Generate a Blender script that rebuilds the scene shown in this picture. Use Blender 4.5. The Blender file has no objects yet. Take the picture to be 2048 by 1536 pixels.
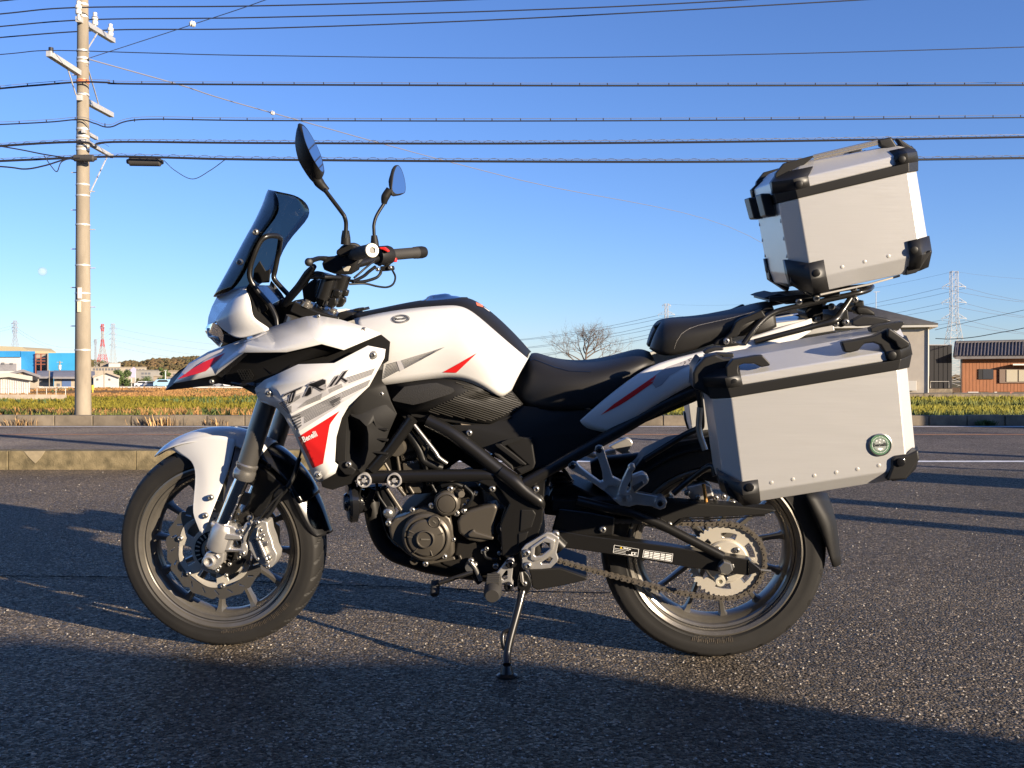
import bpy, bmesh, math, random
from mathutils import Vector, Matrix, noise
from mathutils.bvhtree import BVHTree
random.seed(7)
R = math.radians
SC = bpy.context.scene
COL = SC.collection

# ------------------------------------------------------------------ camera
EYE = Vector((0.0, 0.0, 0.77))
FPX = 2000.0                      # focal length in pixels of the 2048 px wide photograph
PITCH = math.atan(16.0 / FPX)
cam_d = bpy.data.cameras.new("camera")
cam_d.sensor_width = 36.0
cam_d.lens = FPX / 2048.0 * 36.0
cam_d.clip_start = 0.05
cam_d.clip_end = 9000.0
cam = bpy.data.objects.new("camera", cam_d)
COL.objects.link(cam)
cam.location = EYE
cam.rotation_euler = (math.pi / 2 - PITCH, 0, 0)
SC.camera = cam
CAMR = cam.rotation_euler.to_matrix()

# ------------------------------------------------------------------ sky, sun, exposure
SUN_EL = R(13.0)
LDIR = Vector((-0.785, 0.62, 0.0)).normalized()          # way the light travels over the ground
SUN_FROM = Vector((-LDIR.x * math.cos(SUN_EL), -LDIR.y * math.cos(SUN_EL), math.sin(SUN_EL)))
world = bpy.data.worlds.new("World")
SC.world = world
world.use_nodes = True
nt = world.node_tree
nt.nodes.clear()
wo = nt.nodes.new("ShaderNodeOutputWorld")
bg = nt.nodes.new("ShaderNodeBackground")
sky = nt.nodes.new("ShaderNodeTexSky")
sky.sky_type = 'NISHITA'
sky.sun_disc = False
sky.sun_elevation = SUN_EL
sky.sun_rotation = math.atan2(SUN_FROM.x, SUN_FROM.y)
sky.altitude = 0
sky.air_density = 1.0
sky.dust_density = 0.0
sky.ozone_density = 4.2
bg.inputs["Strength"].default_value = 0.070
tint = nt.nodes.new("ShaderNodeMix"); tint.data_type = 'RGBA'; tint.blend_type = 'MULTIPLY'; tint.inputs[0].default_value = 1.0
tint.inputs[7].default_value = (1.0, 1.03, 1.36, 1.0)
nt.links.new(sky.outputs[0], tint.inputs[6]); nt.links.new(tint.outputs[2], bg.inputs[0])
nt.links.new(bg.outputs[0], wo.inputs[0])
sun_d = bpy.data.lights.new("sun", 'SUN')
sun_d.energy = 5.0
sun_d.angle = R(0.53)
sun_d.color = (1.0, 0.835, 0.63)
sun = bpy.data.objects.new("sun", sun_d)
COL.objects.link(sun)
sun.rotation_euler = SUN_FROM.to_track_quat('Z', 'Y').to_euler()
SC.view_settings.view_transform = 'Standard'
SC.view_settings.look = 'None'
SC.view_settings.exposure = 1.15
SC.view_settings.gamma = 1.0
SC.view_settings.use_curve_mapping = False
SC.cycles.max_bounces = 6
SC.cycles.use_denoising = True

# ------------------------------------------------------------------ tagging
def tag(o, label=None, cat=None, group=None, kind=None):
    if label: o["label"] = label
    if cat: o["category"] = cat
    if group: o["group"] = group
    if kind: o["kind"] = kind
    return o

def empty(name, label, cat, loc=(0, 0, 0), rotz=0.0, group=None):
    o = bpy.data.objects.new(name, None)
    COL.objects.link(o)
    o.empty_display_size = 0.2
    o.location = loc
    o.rotation_euler = (0, 0, rotz)
    return tag(o, label, cat, group)

# ------------------------------------------------------------------ materials
MATS = {}
def mat(name, col, rough=0.5, metal=0.0, coat=0.0, vary=0.0, vscale=8.0, bump=0.0, bscale=60.0,
        spec=0.5, col2=None, trans=0.0, ior=1.45, stretch=None, bdist=0.002, rvary=0.0, detail=4.0, alpha=1.0):
    if name in MATS: return MATS[name]
    m = bpy.data.materials.new(name)
    m.use_nodes = True
    t = m.node_tree
    p = t.nodes["Principled BSDF"]
    c = (*col, 1.0)
    p.inputs["Base Color"].default_value = c
    p.inputs["Roughness"].default_value = rough
    p.inputs["Metallic"].default_value = metal
    p.inputs["Coat Weight"].default_value = coat
    p.inputs["Coat Roughness"].default_value = 0.08
    p.inputs["Specular IOR Level"].default_value = spec
    p.inputs["IOR"].default_value = ior
    p.inputs["Transmission Weight"].default_value = trans
    p.inputs["Alpha"].default_value = alpha
    tc = t.nodes.new("ShaderNodeTexCoord")
    src = tc.outputs["Object"]
    if stretch:
        mp = t.nodes.new("ShaderNodeMapping")
        mp.inputs["Scale"].default_value = stretch
        t.links.new(src, mp.inputs[0]); src = mp.outputs[0]
    if vary > 0 or col2 or rvary > 0:
        n = t.nodes.new("ShaderNodeTexNoise")
        n.inputs["Scale"].default_value = vscale
        n.inputs["Detail"].default_value = detail
        n.inputs["Roughness"].default_value = 0.6
        t.links.new(src, n.inputs["Vector"])
        if vary > 0 or col2:
            r = t.nodes.new("ShaderNodeValToRGB")
            r.color_ramp.elements[0].position = 0.32
            r.color_ramp.elements[1].position = 0.68
            a = tuple(x * (1 - vary) for x in col)
            b = col2 if col2 else tuple(min(1, x * (1 + vary)) for x in col)
            r.color_ramp.elements[0].color = (*a, 1)
            r.color_ramp.elements[1].color = (*b, 1)
            t.links.new(n.outputs[0], r.inputs[0])
            t.links.new(r.outputs[0], p.inputs["Base Color"])
        if rvary > 0:
            mr = t.nodes.new("ShaderNodeMapRange")
            mr.inputs[1].default_value = 0.3; mr.inputs[2].default_value = 0.7
            mr.inputs[3].default_value = max(0, rough - rvary); mr.inputs[4].default_value = min(1, rough + rvary)
            t.links.new(n.outputs[0], mr.inputs[0]); t.links.new(mr.outputs[0], p.inputs["Roughness"])
    if bump > 0:
        n2 = t.nodes.new("ShaderNodeTexNoise")
        n2.inputs["Scale"].default_value = bscale
        n2.inputs["Detail"].default_value = 3.0
        t.links.new(src, n2.inputs["Vector"])
        b = t.nodes.new("ShaderNodeBump")
        b.inputs["Strength"].default_value = bump
        b.inputs["Distance"].default_value = bdist
        t.links.new(n2.outputs[0], b.inputs["Height"])
        t.links.new(b.outputs[0], p.inputs["Normal"])
    MATS[name] = m
    return m

# ------------------------------------------------------------------ pixels of the photograph -> directions
def crop(x0, y0, s):
    return lambda x, y: (x0 + x / s, y0 + y / s)
A = crop(320, 540, 3.414); Bc = crop(400, 230, 3.656); C = crop(220, 840, 3.340); D = crop(650, 780, 3.340)
E = crop(1000, 840, 2.845); F = crop(1180, 940, 3.938); G = crop(1440, 250, 3.939); H = crop(1300, 600, 3.491)
I = crop(0, 0, 3.657); J = crop(0, 600, 4.267); K = crop(1080, 520, 6.4); M = crop(1700, 520, 4.517)
N = crop(680, 560, 3.103); O = crop(560, 740, 5.907); Q = crop(1100, 860, 7.681); Rr = crop(400, 980, 7.678)
T = crop(580, 440, 6.4); U = crop(1280, 560, 4.096); V = crop(0, 700, 9.035); W = crop(200, 640, 6.982)
c1 = crop(230, 1000, 5.12); c2 = crop(450, 880, 3.656); c3 = crop(1200, 1040, 5.485); c4 = crop(1430, 940, 4.04)
c5 = crop(830, 740, 5.907); c6 = crop(960, 1040, 4.518); c7 = crop(400, 560, 6.4); c8 = crop(1360, 640, 7.877)
c9 = crop(1640, 620, 9.309); c10 = crop(1470, 320, 10.97); c11 = crop(1690, 260, 12.8); c12 = crop(660, 920, 5.907)
c14 = crop(1280, 780, 6.982); c15 = crop(1820, 640, 6.982); c16 = crop(60, 420, 3.49)

def ray(px, py):
    return CAMR @ Vector(((px - 1024.0) / FPX, (768.0 - py) / FPX, -1.0))
def at(px, py, y):                 # point seen at pixel, y metres ahead of the camera
    d = ray(px, py)
    return EYE + d * (y / d.y)
def ground(px, py, z=0.0):
    d = ray(px, py)
    return EYE + d * ((z - EYE.z) / d.z)

class Frame:
    """origin + axes (ex rearwards, ey to the bike's right, ez up); u counts metres to the bike's left"""
    def __init__(s, o, ex, ey, ez):
        s.o, s.ex, s.ey, s.ez = o, ex, ey, ez
    def __call__(s, px, py, u):
        d = ray(px, py)
        k = (-u - (EYE - s.o).dot(s.ey)) / d.dot(s.ey)
        return EYE + d * k
    def loc(s, x, u, z):
        return s.o + s.ex * x - s.ey * u + s.ez * z
    def uv(s, p):
        q = p - s.o
        return q.dot(s.ex), -q.dot(s.ey), q.dot(s.ez)
    def mir(s, p):
        return p - s.ey * (2 * (p - s.o).dot(s.ey))

# ------------------------------------------------------------------ mesh building (points in world space, stored in the root's space)
CUR = {"root": None, "inv": Matrix.Identity(4)}
def use_root(o):
    bpy.context.view_layer.update()
    CUR["root"] = o
    CUR["inv"] = o.matrix_world.inverted() if o else Matrix.Identity(4)

def finish(bm, name, m, parent=None, bevel=0.0, segs=2, sharp=40, subsurf=0, solid=0.0, solid_off=-1.0, wn=None, smooth=True, mirror=None, kind=None):
    """bm holds world coordinates; parent None = current root"""
    bmesh.ops.remove_doubles(bm, verts=bm.verts, dist=1e-5)
    bmesh.ops.recalc_face_normals(bm, faces=bm.faces)
    if bevel > 0:
        ed = [e for e in bm.edges if len(e.link_faces) == 2 and e.calc_face_angle(0) > R(sharp)]
        if ed:
            bmesh.ops.bevel(bm, geom=ed, offset=bevel, segments=segs, profile=0.6, affect='EDGES', clamp_overlap=True)
    out = []
    copies = [None] + ([mirror] if mirror else [])
    for fr in copies:
        b2 = bm if fr is None else bm.copy()
        if fr is not None:
            for v in b2.verts: v.co = fr.mir(v.co)
            bmesh.ops.reverse_faces(b2, faces=b2.faces)
        me = bpy.data.meshes.new(name)
        b2.transform(CUR["inv"])
        b2.to_mesh(me)
        if fr is None and mirror: bm.transform(CUR["inv"].inverted())
        if fr is not None: b2.free()
        if smooth:
            me.shade_smooth()
            if bevel <= 0 and subsurf == 0: me.set_sharp_from_angle(angle=R(sharp))
        me.materials.append(m)
        o = bpy.data.objects.new(name, me)
        COL.objects.link(o)
        o.parent = parent if (parent is not None) else CUR["root"]
        if subsurf:
            md = o.modifiers.new("subdivision", 'SUBSURF'); md.levels = subsurf; md.render_levels = subsurf
        if solid:
            md = o.modifiers.new("thickness", 'SOLIDIFY'); md.thickness = solid; md.offset = solid_off
        if bevel > 0 and wn is not False:
            md = o.modifiers.new("normals", 'WEIGHTED_NORMAL'); md.keep_sharp = True
        if kind: o["kind"] = kind
        out.append(o)
    bm.free()
    return out[0]

def poly(name, verts, faces, m, parent=None, **k):
    bm = bmesh.new()
    vs = [bm.verts.new(v) for v in verts]
    for f in faces:
        try: bm.faces.new([vs[i] for i in f])
        except ValueError: pass
    return finish(bm, name, m, parent, **k)

def fill_loops(bm, loops):
    es = []
    for lp in loops:
        vs = [bm.verts.new(p) for p in lp]
        for i in range(len(vs)):
            es.append(bm.edges.new((vs[i], vs[(i + 1) % len(vs)])))
    if len(loops) == 1:
        f = bm.faces.new([e.verts[0] for e in es] if False else list(dict.fromkeys(v for e in es for v in e.verts)))
        return [f]
    r = bmesh.ops.triangle_fill(bm, use_beauty=True, use_dissolve=False, edges=es)
    return [g for g in r["geom"] if isinstance(g, bmesh.types.BMFace)]

def slab(name, loops, depth, m, parent=None, bevel=0.002, **k):
    """loops: list of closed world-space outlines (first outer, rest holes); depth: vector to the back face"""
    bm = bmesh.new()
    fs = fill_loops(bm, loops)
    r = bmesh.ops.extrude_face_region(bm, geom=fs)
    for v in [g for g in r["geom"] if isinstance(g, bmesh.types.BMVert)]: v.co += depth
    return finish(bm, name, m, parent, bevel=bevel, **k)

def plate(fr, name, pts, u, t, m, parent=None, holes=(), bevel=0.002, **k):
    """outline in pixels, or (px, py, du), on the frame's plane u; t metres thick away from the viewer"""
    def P(q): return fr(q[0], q[1], u + (q[2] if len(q) > 2 else 0.0))
    return slab(name, [[P(p) for p in pts]] + [[P(p) for p in h] for h in holes], fr.ey * t, m, parent, bevel, **k)

def catmull(P, n=6, closed=False):
    out = []
    L = len(P)
    if L < 3: return list(P)
    for i in range(L if closed else L - 1):
        p0 = P[(i - 1) % L] if (closed or i > 0) else P[0] * 2 - P[1]
        p1 = P[i]; p2 = P[(i + 1) % L]
        p3 = P[(i + 2) % L] if (closed or i + 2 < L) else P[-1] * 2 - P[-2]
        for j in range(n):
            t = j / n
            out.append(0.5 * ((2 * p1) + (p2 - p0) * t + (2 * p0 - 5 * p1 + 4 * p2 - p3) * t * t + (3 * p1 - p0 - 3 * p2 + p3) * t ** 3))
    if not closed: out.append(P[-1])
    return out

def add_tube(bm, P, r, n=10, caps=True, closed=False):
    L = len(P)
    rad = r if isinstance(r, (list, tuple)) else [r] * L
    up = None
    rings = []
    for i in range(L):
        a = P[i - 1] if (i > 0 or closed) else P[i]
        b = P[(i + 1) % L] if (i < L - 1 or closed) else P[i]
        t = (b - a)
        if t.length < 1e-9: t = Vector((0, 0, 1))
        t.normalize()
        if up is None:
            up = t.orthogonal().normalized()
        up = up - t * up.dot(t)
        if up.length < 1e-6: up = t.orthogonal()
        up.normalize()
        s = t.cross(up)
        rings.append([bm.verts.new(P[i] + (up * math.cos(2 * math.pi * j / n) + s * math.sin(2 * math.pi * j / n)) * rad[i]) for j in range(n)])
    for i in range(L - 1 + (1 if closed else 0)):
        A_, B_ = rings[i], rings[(i + 1) % L]
        for j in range(n):
            bm.faces.new((A_[j], A_[(j + 1) % n], B_[(j + 1) % n], B_[j]))
    if caps and not closed:
        bm.faces.new(rings[0][::-1]); bm.faces.new(rings[-1])

def W3(fr, p):
    return p if isinstance(p, Vector) else fr(*p)

def tube(fr, name, pts, r, m, parent=None, n=10, smooth_n=6, closed=False, sharp=50, **k):
    P = [W3(fr, p) for p in pts]
    rr = r
    if smooth_n and len(P) > 2:
        if isinstance(r, (list, tuple)):
            rr = []
            for i in range(len(P) - 1):
                for j in range(smooth_n): rr.append(r[i] + (r[i + 1] - r[i]) * j / smooth_n)
            rr.append(r[-1])
        P = catmull(P, smooth_n, closed)
    bm = bmesh.new()
    add_tube(bm, P, rr, n, True, closed)
    return finish(bm, name, m, parent, sharp=sharp, **k)

def add_lathe(bm, c, axis, prof, n=32, ref=None, fn=None, close=False):
    """prof: (radius, height along axis); fn(i, j, r, h, ang) may alter radius"""
    a = axis.normalized()
    x = (ref - a * ref.dot(a)).normalized() if ref is not None else a.orthogonal().normalized()
    y = a.cross(x)
    rows = []
    for i, (r, h) in enumerate(prof):
        row = []
        if r < 1e-6:
            row = [bm.verts.new(c + a * h)]
        else:
            for j in range(n):
                g = 2 * math.pi * j / n
                rr = fn(i, j, r, h, g) if fn else r
                row.append(bm.verts.new(c + (x * math.cos(g) + y * math.sin(g)) * rr + a * h))
        rows.append(row)
    m_ = len(rows)
    for i in range(m_ - (0 if close else 1)):
        p, q = rows[i], rows[(i + 1) % m_]
        for j in range(n):
            k = (j + 1) % n
            if len(p) == 1 and len(q) == 1: continue
            if len(p) == 1: f = (p[0], q[k], q[j])
            elif len(q) == 1: f = (p[j], p[k], q[0])
            else: f = (p[j], p[k], q[k], q[j])
            try: bm.faces.new(f)
            except ValueError: pass

def lathe(name, c, axis, prof, m, parent=None, n=32, ref=None, fn=None, close=False, sharp=35, **k):
    bm = bmesh.new()
    add_lathe(bm, c, axis, prof, n, ref, fn, close)
    return finish(bm, name, m, parent, sharp=sharp, **k)

def add_box(bm, c, sx, sy, sz, ax=None):
    ax = ax or (Vector((1, 0, 0)), Vector((0, 1, 0)), Vector((0, 0, 1)))
    v = [bm.verts.new(c + ax[0] * (sx * i / 2) + ax[1] * (sy * j / 2) + ax[2] * (sz * k / 2)) for i in (-1, 1) for j in (-1, 1) for k in (-1, 1)]
    for f in ((0, 1, 3, 2), (4, 6, 7, 5), (0, 4, 5, 1), (2, 3, 7, 6), (0, 2, 6, 4), (1, 5, 7, 3)):
        bm.faces.new([v[i] for i in f])

def box(name, c, sx, sy, sz, m, parent=None, ax=None, **k):
    bm = bmesh.new(); add_box(bm, Vector(c), sx, sy, sz, ax)
    return finish(bm, name, m, parent, **k)

def grid(name, rows, m, parent=None, **k):
    """rows of world points -> quads"""
    bm = bmesh.new()
    vs = [[bm.verts.new(p) for p in r] for r in rows]
    for i in range(len(vs) - 1):
        for j in range(len(vs[0]) - 1):
            q = []
            for v in (vs[i][j], vs[i][j + 1], vs[i + 1][j + 1], vs[i + 1][j]):
                if all((v.co - w.co).length > 1e-6 for w in q): q.append(v)
            if len(q) > 2: bm.faces.new(q)
    return finish(bm, name, m, parent, **k)

def bvh_of(objs):
    vs, fs = [], []
    dg = bpy.context.evaluated_depsgraph_get()
    for o in objs:
        ev = o.evaluated_get(dg); me = ev.to_mesh(); b = len(vs)
        mw = o.matrix_world
        vs += [mw @ v.co for v in me.vertices]
        me.calc_loop_triangles(); fs += [[b + i for i in p.vertices] for p in me.loop_triangles]
        ev.to_mesh_clear()
    return BVHTree.FromPolygons(vs, fs)

def bm_cut(bm, size):
    for _ in range(9):
        ed = [e for e in bm.edges if e.calc_length() > size]
        if not ed: break
        bmesh.ops.subdivide_edges(bm, edges=ed, cuts=1)
        bmesh.ops.triangulate(bm, faces=bm.faces)

def stick(name, loops_list, bvh, m, parent, off=0.0015, size=7, kind=None):
    off = max(off, 0.0014); off = off * 1.0
    """thin print laid on a surface: outlines in photograph pixels are carried onto the part along the sight line"""
    bm = bmesh.new()
    for loops in loops_list:
        try: fill_loops(bm, [[Vector((p[0], p[1], 0)) for p in lp] for lp in loops])
        except Exception: pass
    bmesh.ops.triangulate(bm, faces=bm.faces)
    bm_cut(bm, size)
    bad = []
    for v in bm.verts:
        d = ray(v.co.x, v.co.y).normalized()
        h, nrm, _, dist = bvh.ray_cast(EYE, d)
        if h is None: bad.append(v); continue
        if nrm.dot(d) > 0: nrm = -nrm
        v.co = h + nrm * off
    if bad: bmesh.ops.delete(bm, geom=bad, context='VERTS')
    return finish(bm, name, m, parent, kind=kind)

def text_loops(txt, fn, shear=0.0, bold=0.0):
    """letters as triangles; fn maps text units (cap height about 0.7) to pixels; returns triangle loops"""
    cu = bpy.data.curves.new("lettering", 'FONT')
    cu.body = txt; cu.shear = shear; cu.offset = bold; cu.resolution_u = 3; cu.fill_mode = 'FRONT'
    o = bpy.data.objects.new("lettering", cu)
    COL.objects.link(o)
    bpy.context.view_layer.update()
    me = o.to_mesh()
    w = max((v.co.x for v in me.vertices), default=1)
    tri = []
    for p in me.polygons:
        q = [fn(me.vertices[i].co.x / w, me.vertices[i].co.y) for i in p.vertices]
        tri.append([q])
    o.to_mesh_clear()
    bpy.data.objects.remove(o); bpy.data.curves.remove(cu)
    return tri

def stick_text(name, txt, p0, p1, h, bvh, m, parent, shear=0.0, bold=0.0, up=None, off=0.0012):
    """text from pixel p0 (start of baseline) to p1 (end), cap height h pixels"""
    d = Vector((p1[0] - p0[0], p1[1] - p0[1])); L = d.length; d.normalize()
    n = Vector((d.y, -d.x)) if up is None else Vector(up).normalized()
    def fn(x, y): return (p0[0] + d.x * x * L + n.x * y * h / 0.7, p0[1] + d.y * x * L + n.y * y * h / 0.7)
    return stick(name, text_loops(txt, fn, shear, bold), bvh, m, parent, off=off, size=12)

BOLTS = {}
def bolt(fr, px, py, u, r, m, parent=None, name="bolt", kind="dome", axis=None):
    c = W3(fr, (px, py, u)) if not isinstance(px, Vector) else px
    key = (kind, m.name)
    if key not in BOLTS:
        bm = bmesh.new()
        z = Vector((0, 0, 1))
        if kind == "dome": pr = [(1, -0.5), (1, 0.25), (0.85, 0.5), (0.55, 0.68), (0.5, 0.68), (0.45, 0.3), (0, 0.3)]
        elif kind == "hex": pr = [(1, -0.5), (1, 0.55), (0.85, 0.7), (0, 0.7)]
        else: pr = [(1.0, -0.5), (1.0, 0.1), (0.8, 0.2), (0, 0.2)]
        add_lathe(bm, Vector((0, 0, 0)), z, pr, 6 if kind == "hex" else 16)
        bmesh.ops.recalc_face_normals(bm, faces=bm.faces)
        me = bpy.data.meshes.new(name); bm.to_mesh(me); bm.free()
        me.shade_smooth(); me.set_sharp_from_angle(angle=R(35)); me.materials.append(m)
        BOLTS[key] = me
    o = bpy.data.objects.new(name, BOLTS[key])
    COL.objects.link(o)
    o.parent = parent if parent is not None else CUR["root"]
    ax = axis if axis is not None else -fr.ey
    mw = Matrix.Translation(c) @ ax.to_track_quat('Z', 'Y').to_matrix().to_4x4() @ Matrix.Scale(r, 4)
    o.matrix_local = CUR["inv"] @ mw
    return o

def cp(o, parent=None, shift=None):
    c = o.copy(); COL.objects.link(c)
    if parent is not None: c.parent = parent
    for ch in list(o.children): cp(ch, c)
    return c
# ================================================================== materials of the setting
def asphalt(name, base, chip, scale, bumpd, stretch=None, rough=0.62):
    m = bpy.data.materials.new(name); m.use_nodes = True
    t = m.node_tree; p = t.nodes["Principled BSDF"]
    L = t.links.new
    p.inputs['Specular IOR Level'].default_value = 0.2
    p.inputs['Diffuse Roughness'].default_value = 1.0
    tc = t.nodes.new("ShaderNodeTexCoord")
    def tex(kind, sc, **k):
        n = t.nodes.new(kind); n.inputs["Scale"].default_value = sc
        L(tc.outputs["Object"], n.inputs["Vector"])
        for a, b in k.items(): setattr(n, a, b)
        return n
    v = tex("ShaderNodeTexVoronoi", scale, feature='F1')
    v.inputs["Randomness"].default_value = 1.0
    v2 = tex("ShaderNodeTexVoronoi", scale * 2.3, feature='F1')
    big = tex("ShaderNodeTexNoise", 0.9); big.inputs["Detail"].default_value = 5
    # every stone its own grey
    sep = t.nodes.new("ShaderNodeSeparateColor"); L(v.outputs["Color"], sep.inputs[0])
    ramp = t.nodes.new("ShaderNodeValToRGB"); e = ramp.color_ramp.elements
    e[0].position = 0.0; e[0].color = (*[c * 0.35 for c in base], 1)
    e[1].position = 1.0; e[1].color = (*chip, 1)
    q = ramp.color_ramp.elements.new(0.62); q.color = (*base, 1)
    q = ramp.color_ramp.elements.new(0.9); q.color = (*[(a * 2 + b) / 3 for a, b in zip(base, chip)], 1)
    L(sep.outputs[0], ramp.inputs[0])
    mx = t.nodes.new("ShaderNodeMix"); mx.data_type = 'RGBA'; mx.blend_type = 'MULTIPLY'
    r2 = t.nodes.new("ShaderNodeValToRGB"); r2.color_ramp.elements[0].position = 0.3; r2.color_ramp.elements[1].position = 0.7
    r2.color_ramp.elements[0].color = (0.68, 0.67, 0.68, 1); r2.color_ramp.elements[1].color = (1.22, 1.19, 1.15, 1)
    L(big.outputs[0], r2.inputs[0])
    mx.inputs[0].default_value = 1.0
    L(ramp.outputs[0], mx.inputs[6]); L(r2.outputs[0], mx.inputs[7])
    L(mx.outputs[2], p.inputs["Base Color"])
    mr = t.nodes.new("ShaderNodeMapRange"); mr.inputs[3].default_value = rough - 0.2; mr.inputs[4].default_value = rough + 0.25
    L(sep.outputs[1], mr.inputs[0]); L(mr.outputs[0], p.inputs["Roughness"])
    # relief: rounded stones of uneven height
    inv = t.nodes.new("ShaderNodeMath"); inv.operation = 'SUBTRACT'; inv.inputs[0].default_value = 1.0
    L(v.outputs["Distance"], inv.inputs[1])
    ad = t.nodes.new("ShaderNodeMath"); ad.operation = 'MULTIPLY_ADD'; ad.inputs[1].default_value = 0.7
    L(sep.outputs[2], ad.inputs[0]); L(inv.outputs[0], ad.inputs[2])
    ad2 = t.nodes.new("ShaderNodeMath"); ad2.operation = 'MULTIPLY_ADD'; ad2.inputs[1].default_value = -0.35
    L(v2.outputs["Distance"], ad2.inputs[0]); L(ad.outputs[0], ad2.inputs[2])
    b = t.nodes.new("ShaderNodeBump"); b.inputs["Strength"].default_value = 1.0; b.inputs["Distance"].default_value = bumpd
    L(ad2.outputs[0], b.inputs["Height"]); L(b.outputs[0], p.inputs["Normal"])
    return m

M_LOT = asphalt("worn coarse asphalt", (0.195, 0.160, 0.118), (0.70, 0.58, 0.44), 125.0, 0.045)
M_ROAD = asphalt("road asphalt", (0.175, 0.152, 0.138), (0.38, 0.34, 0.30), 90.0, 0.012, rough=0.8)
M_LINEW = mat("white road paint", (0.72, 0.71, 0.68), 0.6, vary=0.25, vscale=9, bump=0.3, bscale=120)
M_LINEO = mat("orange road paint", (0.45, 0.20, 0.06), 0.6, vary=0.4, vscale=9)
M_KERB = mat("weathered concrete", (0.15, 0.125, 0.075), 0.95, vary=0.4, vscale=9, bump=0.8, bscale=90, bdist=0.005, col2=(0.25, 0.20, 0.115), detail=9, spec=0.1)
M_KERB2 = mat("far kerb concrete", (0.165, 0.135, 0.098), 0.95, vary=0.35, vscale=3.5, detail=9, bump=0.4, bscale=40, bdist=0.004)
M_PATCH = mat("pale mortar", (0.27, 0.22, 0.14), 0.9, vary=0.12, vscale=30, bump=0.3, bscale=150)
M_POLE = mat("spun concrete", (0.255, 0.215, 0.16), 0.9, vary=0.22, vscale=5, bump=0.15, bscale=60, stretch=(1, 1, 0.25))
M_GALV = mat("galvanised steel", (0.58, 0.56, 0.52), 0.5, metal=0.4, vary=0.15, vscale=30)
M_PORC = mat("white porcelain", (0.60, 0.575, 0.53), 0.3)
M_CABLE = mat("black cable sheath", (0.018, 0.018, 0.024), 0.6)
M_WIRE = mat("grey bare wire", (0.22, 0.22, 0.25), 0.5, metal=0.3)
M_GUY = mat("pale guy wire", (0.55, 0.53, 0.50), 0.5, metal=0.3)
M_WHITEW = mat("white painted siding", (0.58, 0.56, 0.52), 0.8, vary=0.06, vscale=1.5)
M_CREAM = mat("cream render", (0.42, 0.36, 0.28), 0.85, vary=0.1, vscale=0.8)
M_TAN = mat("tan tile", (0.33, 0.27, 0.20), 0.85, vary=0.1, vscale=0.8)
M_GREYB = mat("grey cladding", (0.30, 0.28, 0.25), 0.85, vary=0.1, vscale=0.5)
M_BLUE = mat("sky blue cladding", (0.04, 0.30, 0.56), 0.6, vary=0.06, vscale=0.3)
M_BLUE2 = mat("deep blue cladding", (0.03, 0.24, 0.52), 0.6, vary=0.08, vscale=0.3)
M_RUST = mat("red oxide steel", (0.30, 0.10, 0.06), 0.7)
M_ROOFG = mat("grey roof sheet", (0.26, 0.25, 0.26), 0.7, vary=0.15, vscale=0.6)
M_ROOFT = mat("glazed dark roof tile", (0.075, 0.066, 0.066), 0.6, vary=0.2, vscale=2)
M_ROOFD = mat("dark slate roof", (0.03, 0.03, 0.034), 0.8, vary=0.2, vscale=2)
M_SIDING = mat("beige siding", (0.40, 0.355, 0.295), 0.85, vary=0.05, vscale=2)
M_TRIMW = mat("white trim", (0.55, 0.52, 0.45), 0.6)
M_BROWN = mat("orange brown corrugated wall", (0.235, 0.092, 0.038), 0.8, vary=0.14, vscale=1.2, stretch=(6, 6, 1))
M_BLACKW = mat("charred black boards", (0.012, 0.011, 0.012), 0.8)
M_GLASSD = mat("dark window glass", (0.035, 0.035, 0.04), 0.12)
M_GLASSC = mat("curtained window", (0.34, 0.30, 0.22), 0.3)
M_FARW = mat("far window band", (0.16, 0.16, 0.17), 0.3)
M_STEELP = mat("pale lattice steel", (0.42, 0.40, 0.38), 0.6, metal=0.1)
M_STEELD = mat("grey lattice steel", (0.38, 0.38, 0.40), 0.6, metal=0.2)
M_RED = mat("haze paled red paint", (0.46, 0.10, 0.09), 0.5)  # mast red paled so that distance haze sits in its colour
M_BARK = mat("grey bark", (0.13, 0.10, 0.08), 0.9, vary=0.2, vscale=10)
M_LEAF = [mat("leaf green", (0.055, 0.085, 0.02), 0.7, vary=0.35, vscale=3), mat("leaf olive", (0.085, 0.085, 0.025), 0.7, vary=0.3, vscale=3),
          mat("leaf dry", (0.20, 0.11, 0.045), 0.8, vary=0.3, vscale=3)]
M_RICE = mat("ripening rice", (0.17, 0.145, 0.012), 0.9, vary=0.25, vscale=0.6, col2=(0.22, 0.185, 0.018))
M_DRY = mat("dry brown grass", (0.30, 0.16, 0.055), 0.85, vary=0.3, vscale=0.7)
M_STRAW = mat("bleached straw", (0.46, 0.29, 0.13), 0.85, vary=0.3, vscale=20)
M_GREEN = mat("roadside grass", (0.12, 0.13, 0.025), 0.8, vary=0.4, vscale=1.0)
M_CARW = mat("white car paint", (0.75, 0.76, 0.78), 0.25, coat=0.5)
M_CARG = mat("silver car paint", (0.45, 0.46, 0.48), 0.3, metal=0.5)
M_CARB = mat("light blue van paint", (0.35, 0.55, 0.70), 0.3, coat=0.5)
M_TYREB = mat("black tyre rubber far", (0.02, 0.02, 0.02), 0.8)
M_MOON = mat("moon dust", (0.55, 0.53, 0.50), 1.0, vary=0.2, vscale=0.08, alpha=0.16)
M_YEL = mat("yellow marker paint", (0.65, 0.50, 0.05), 0.6)
M_LILAC = mat("lilac sign face", (0.50, 0.44, 0.56), 0.6)
M_TANROOF = mat("olive tan roof", (0.40, 0.33, 0.20), 0.7)

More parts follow.
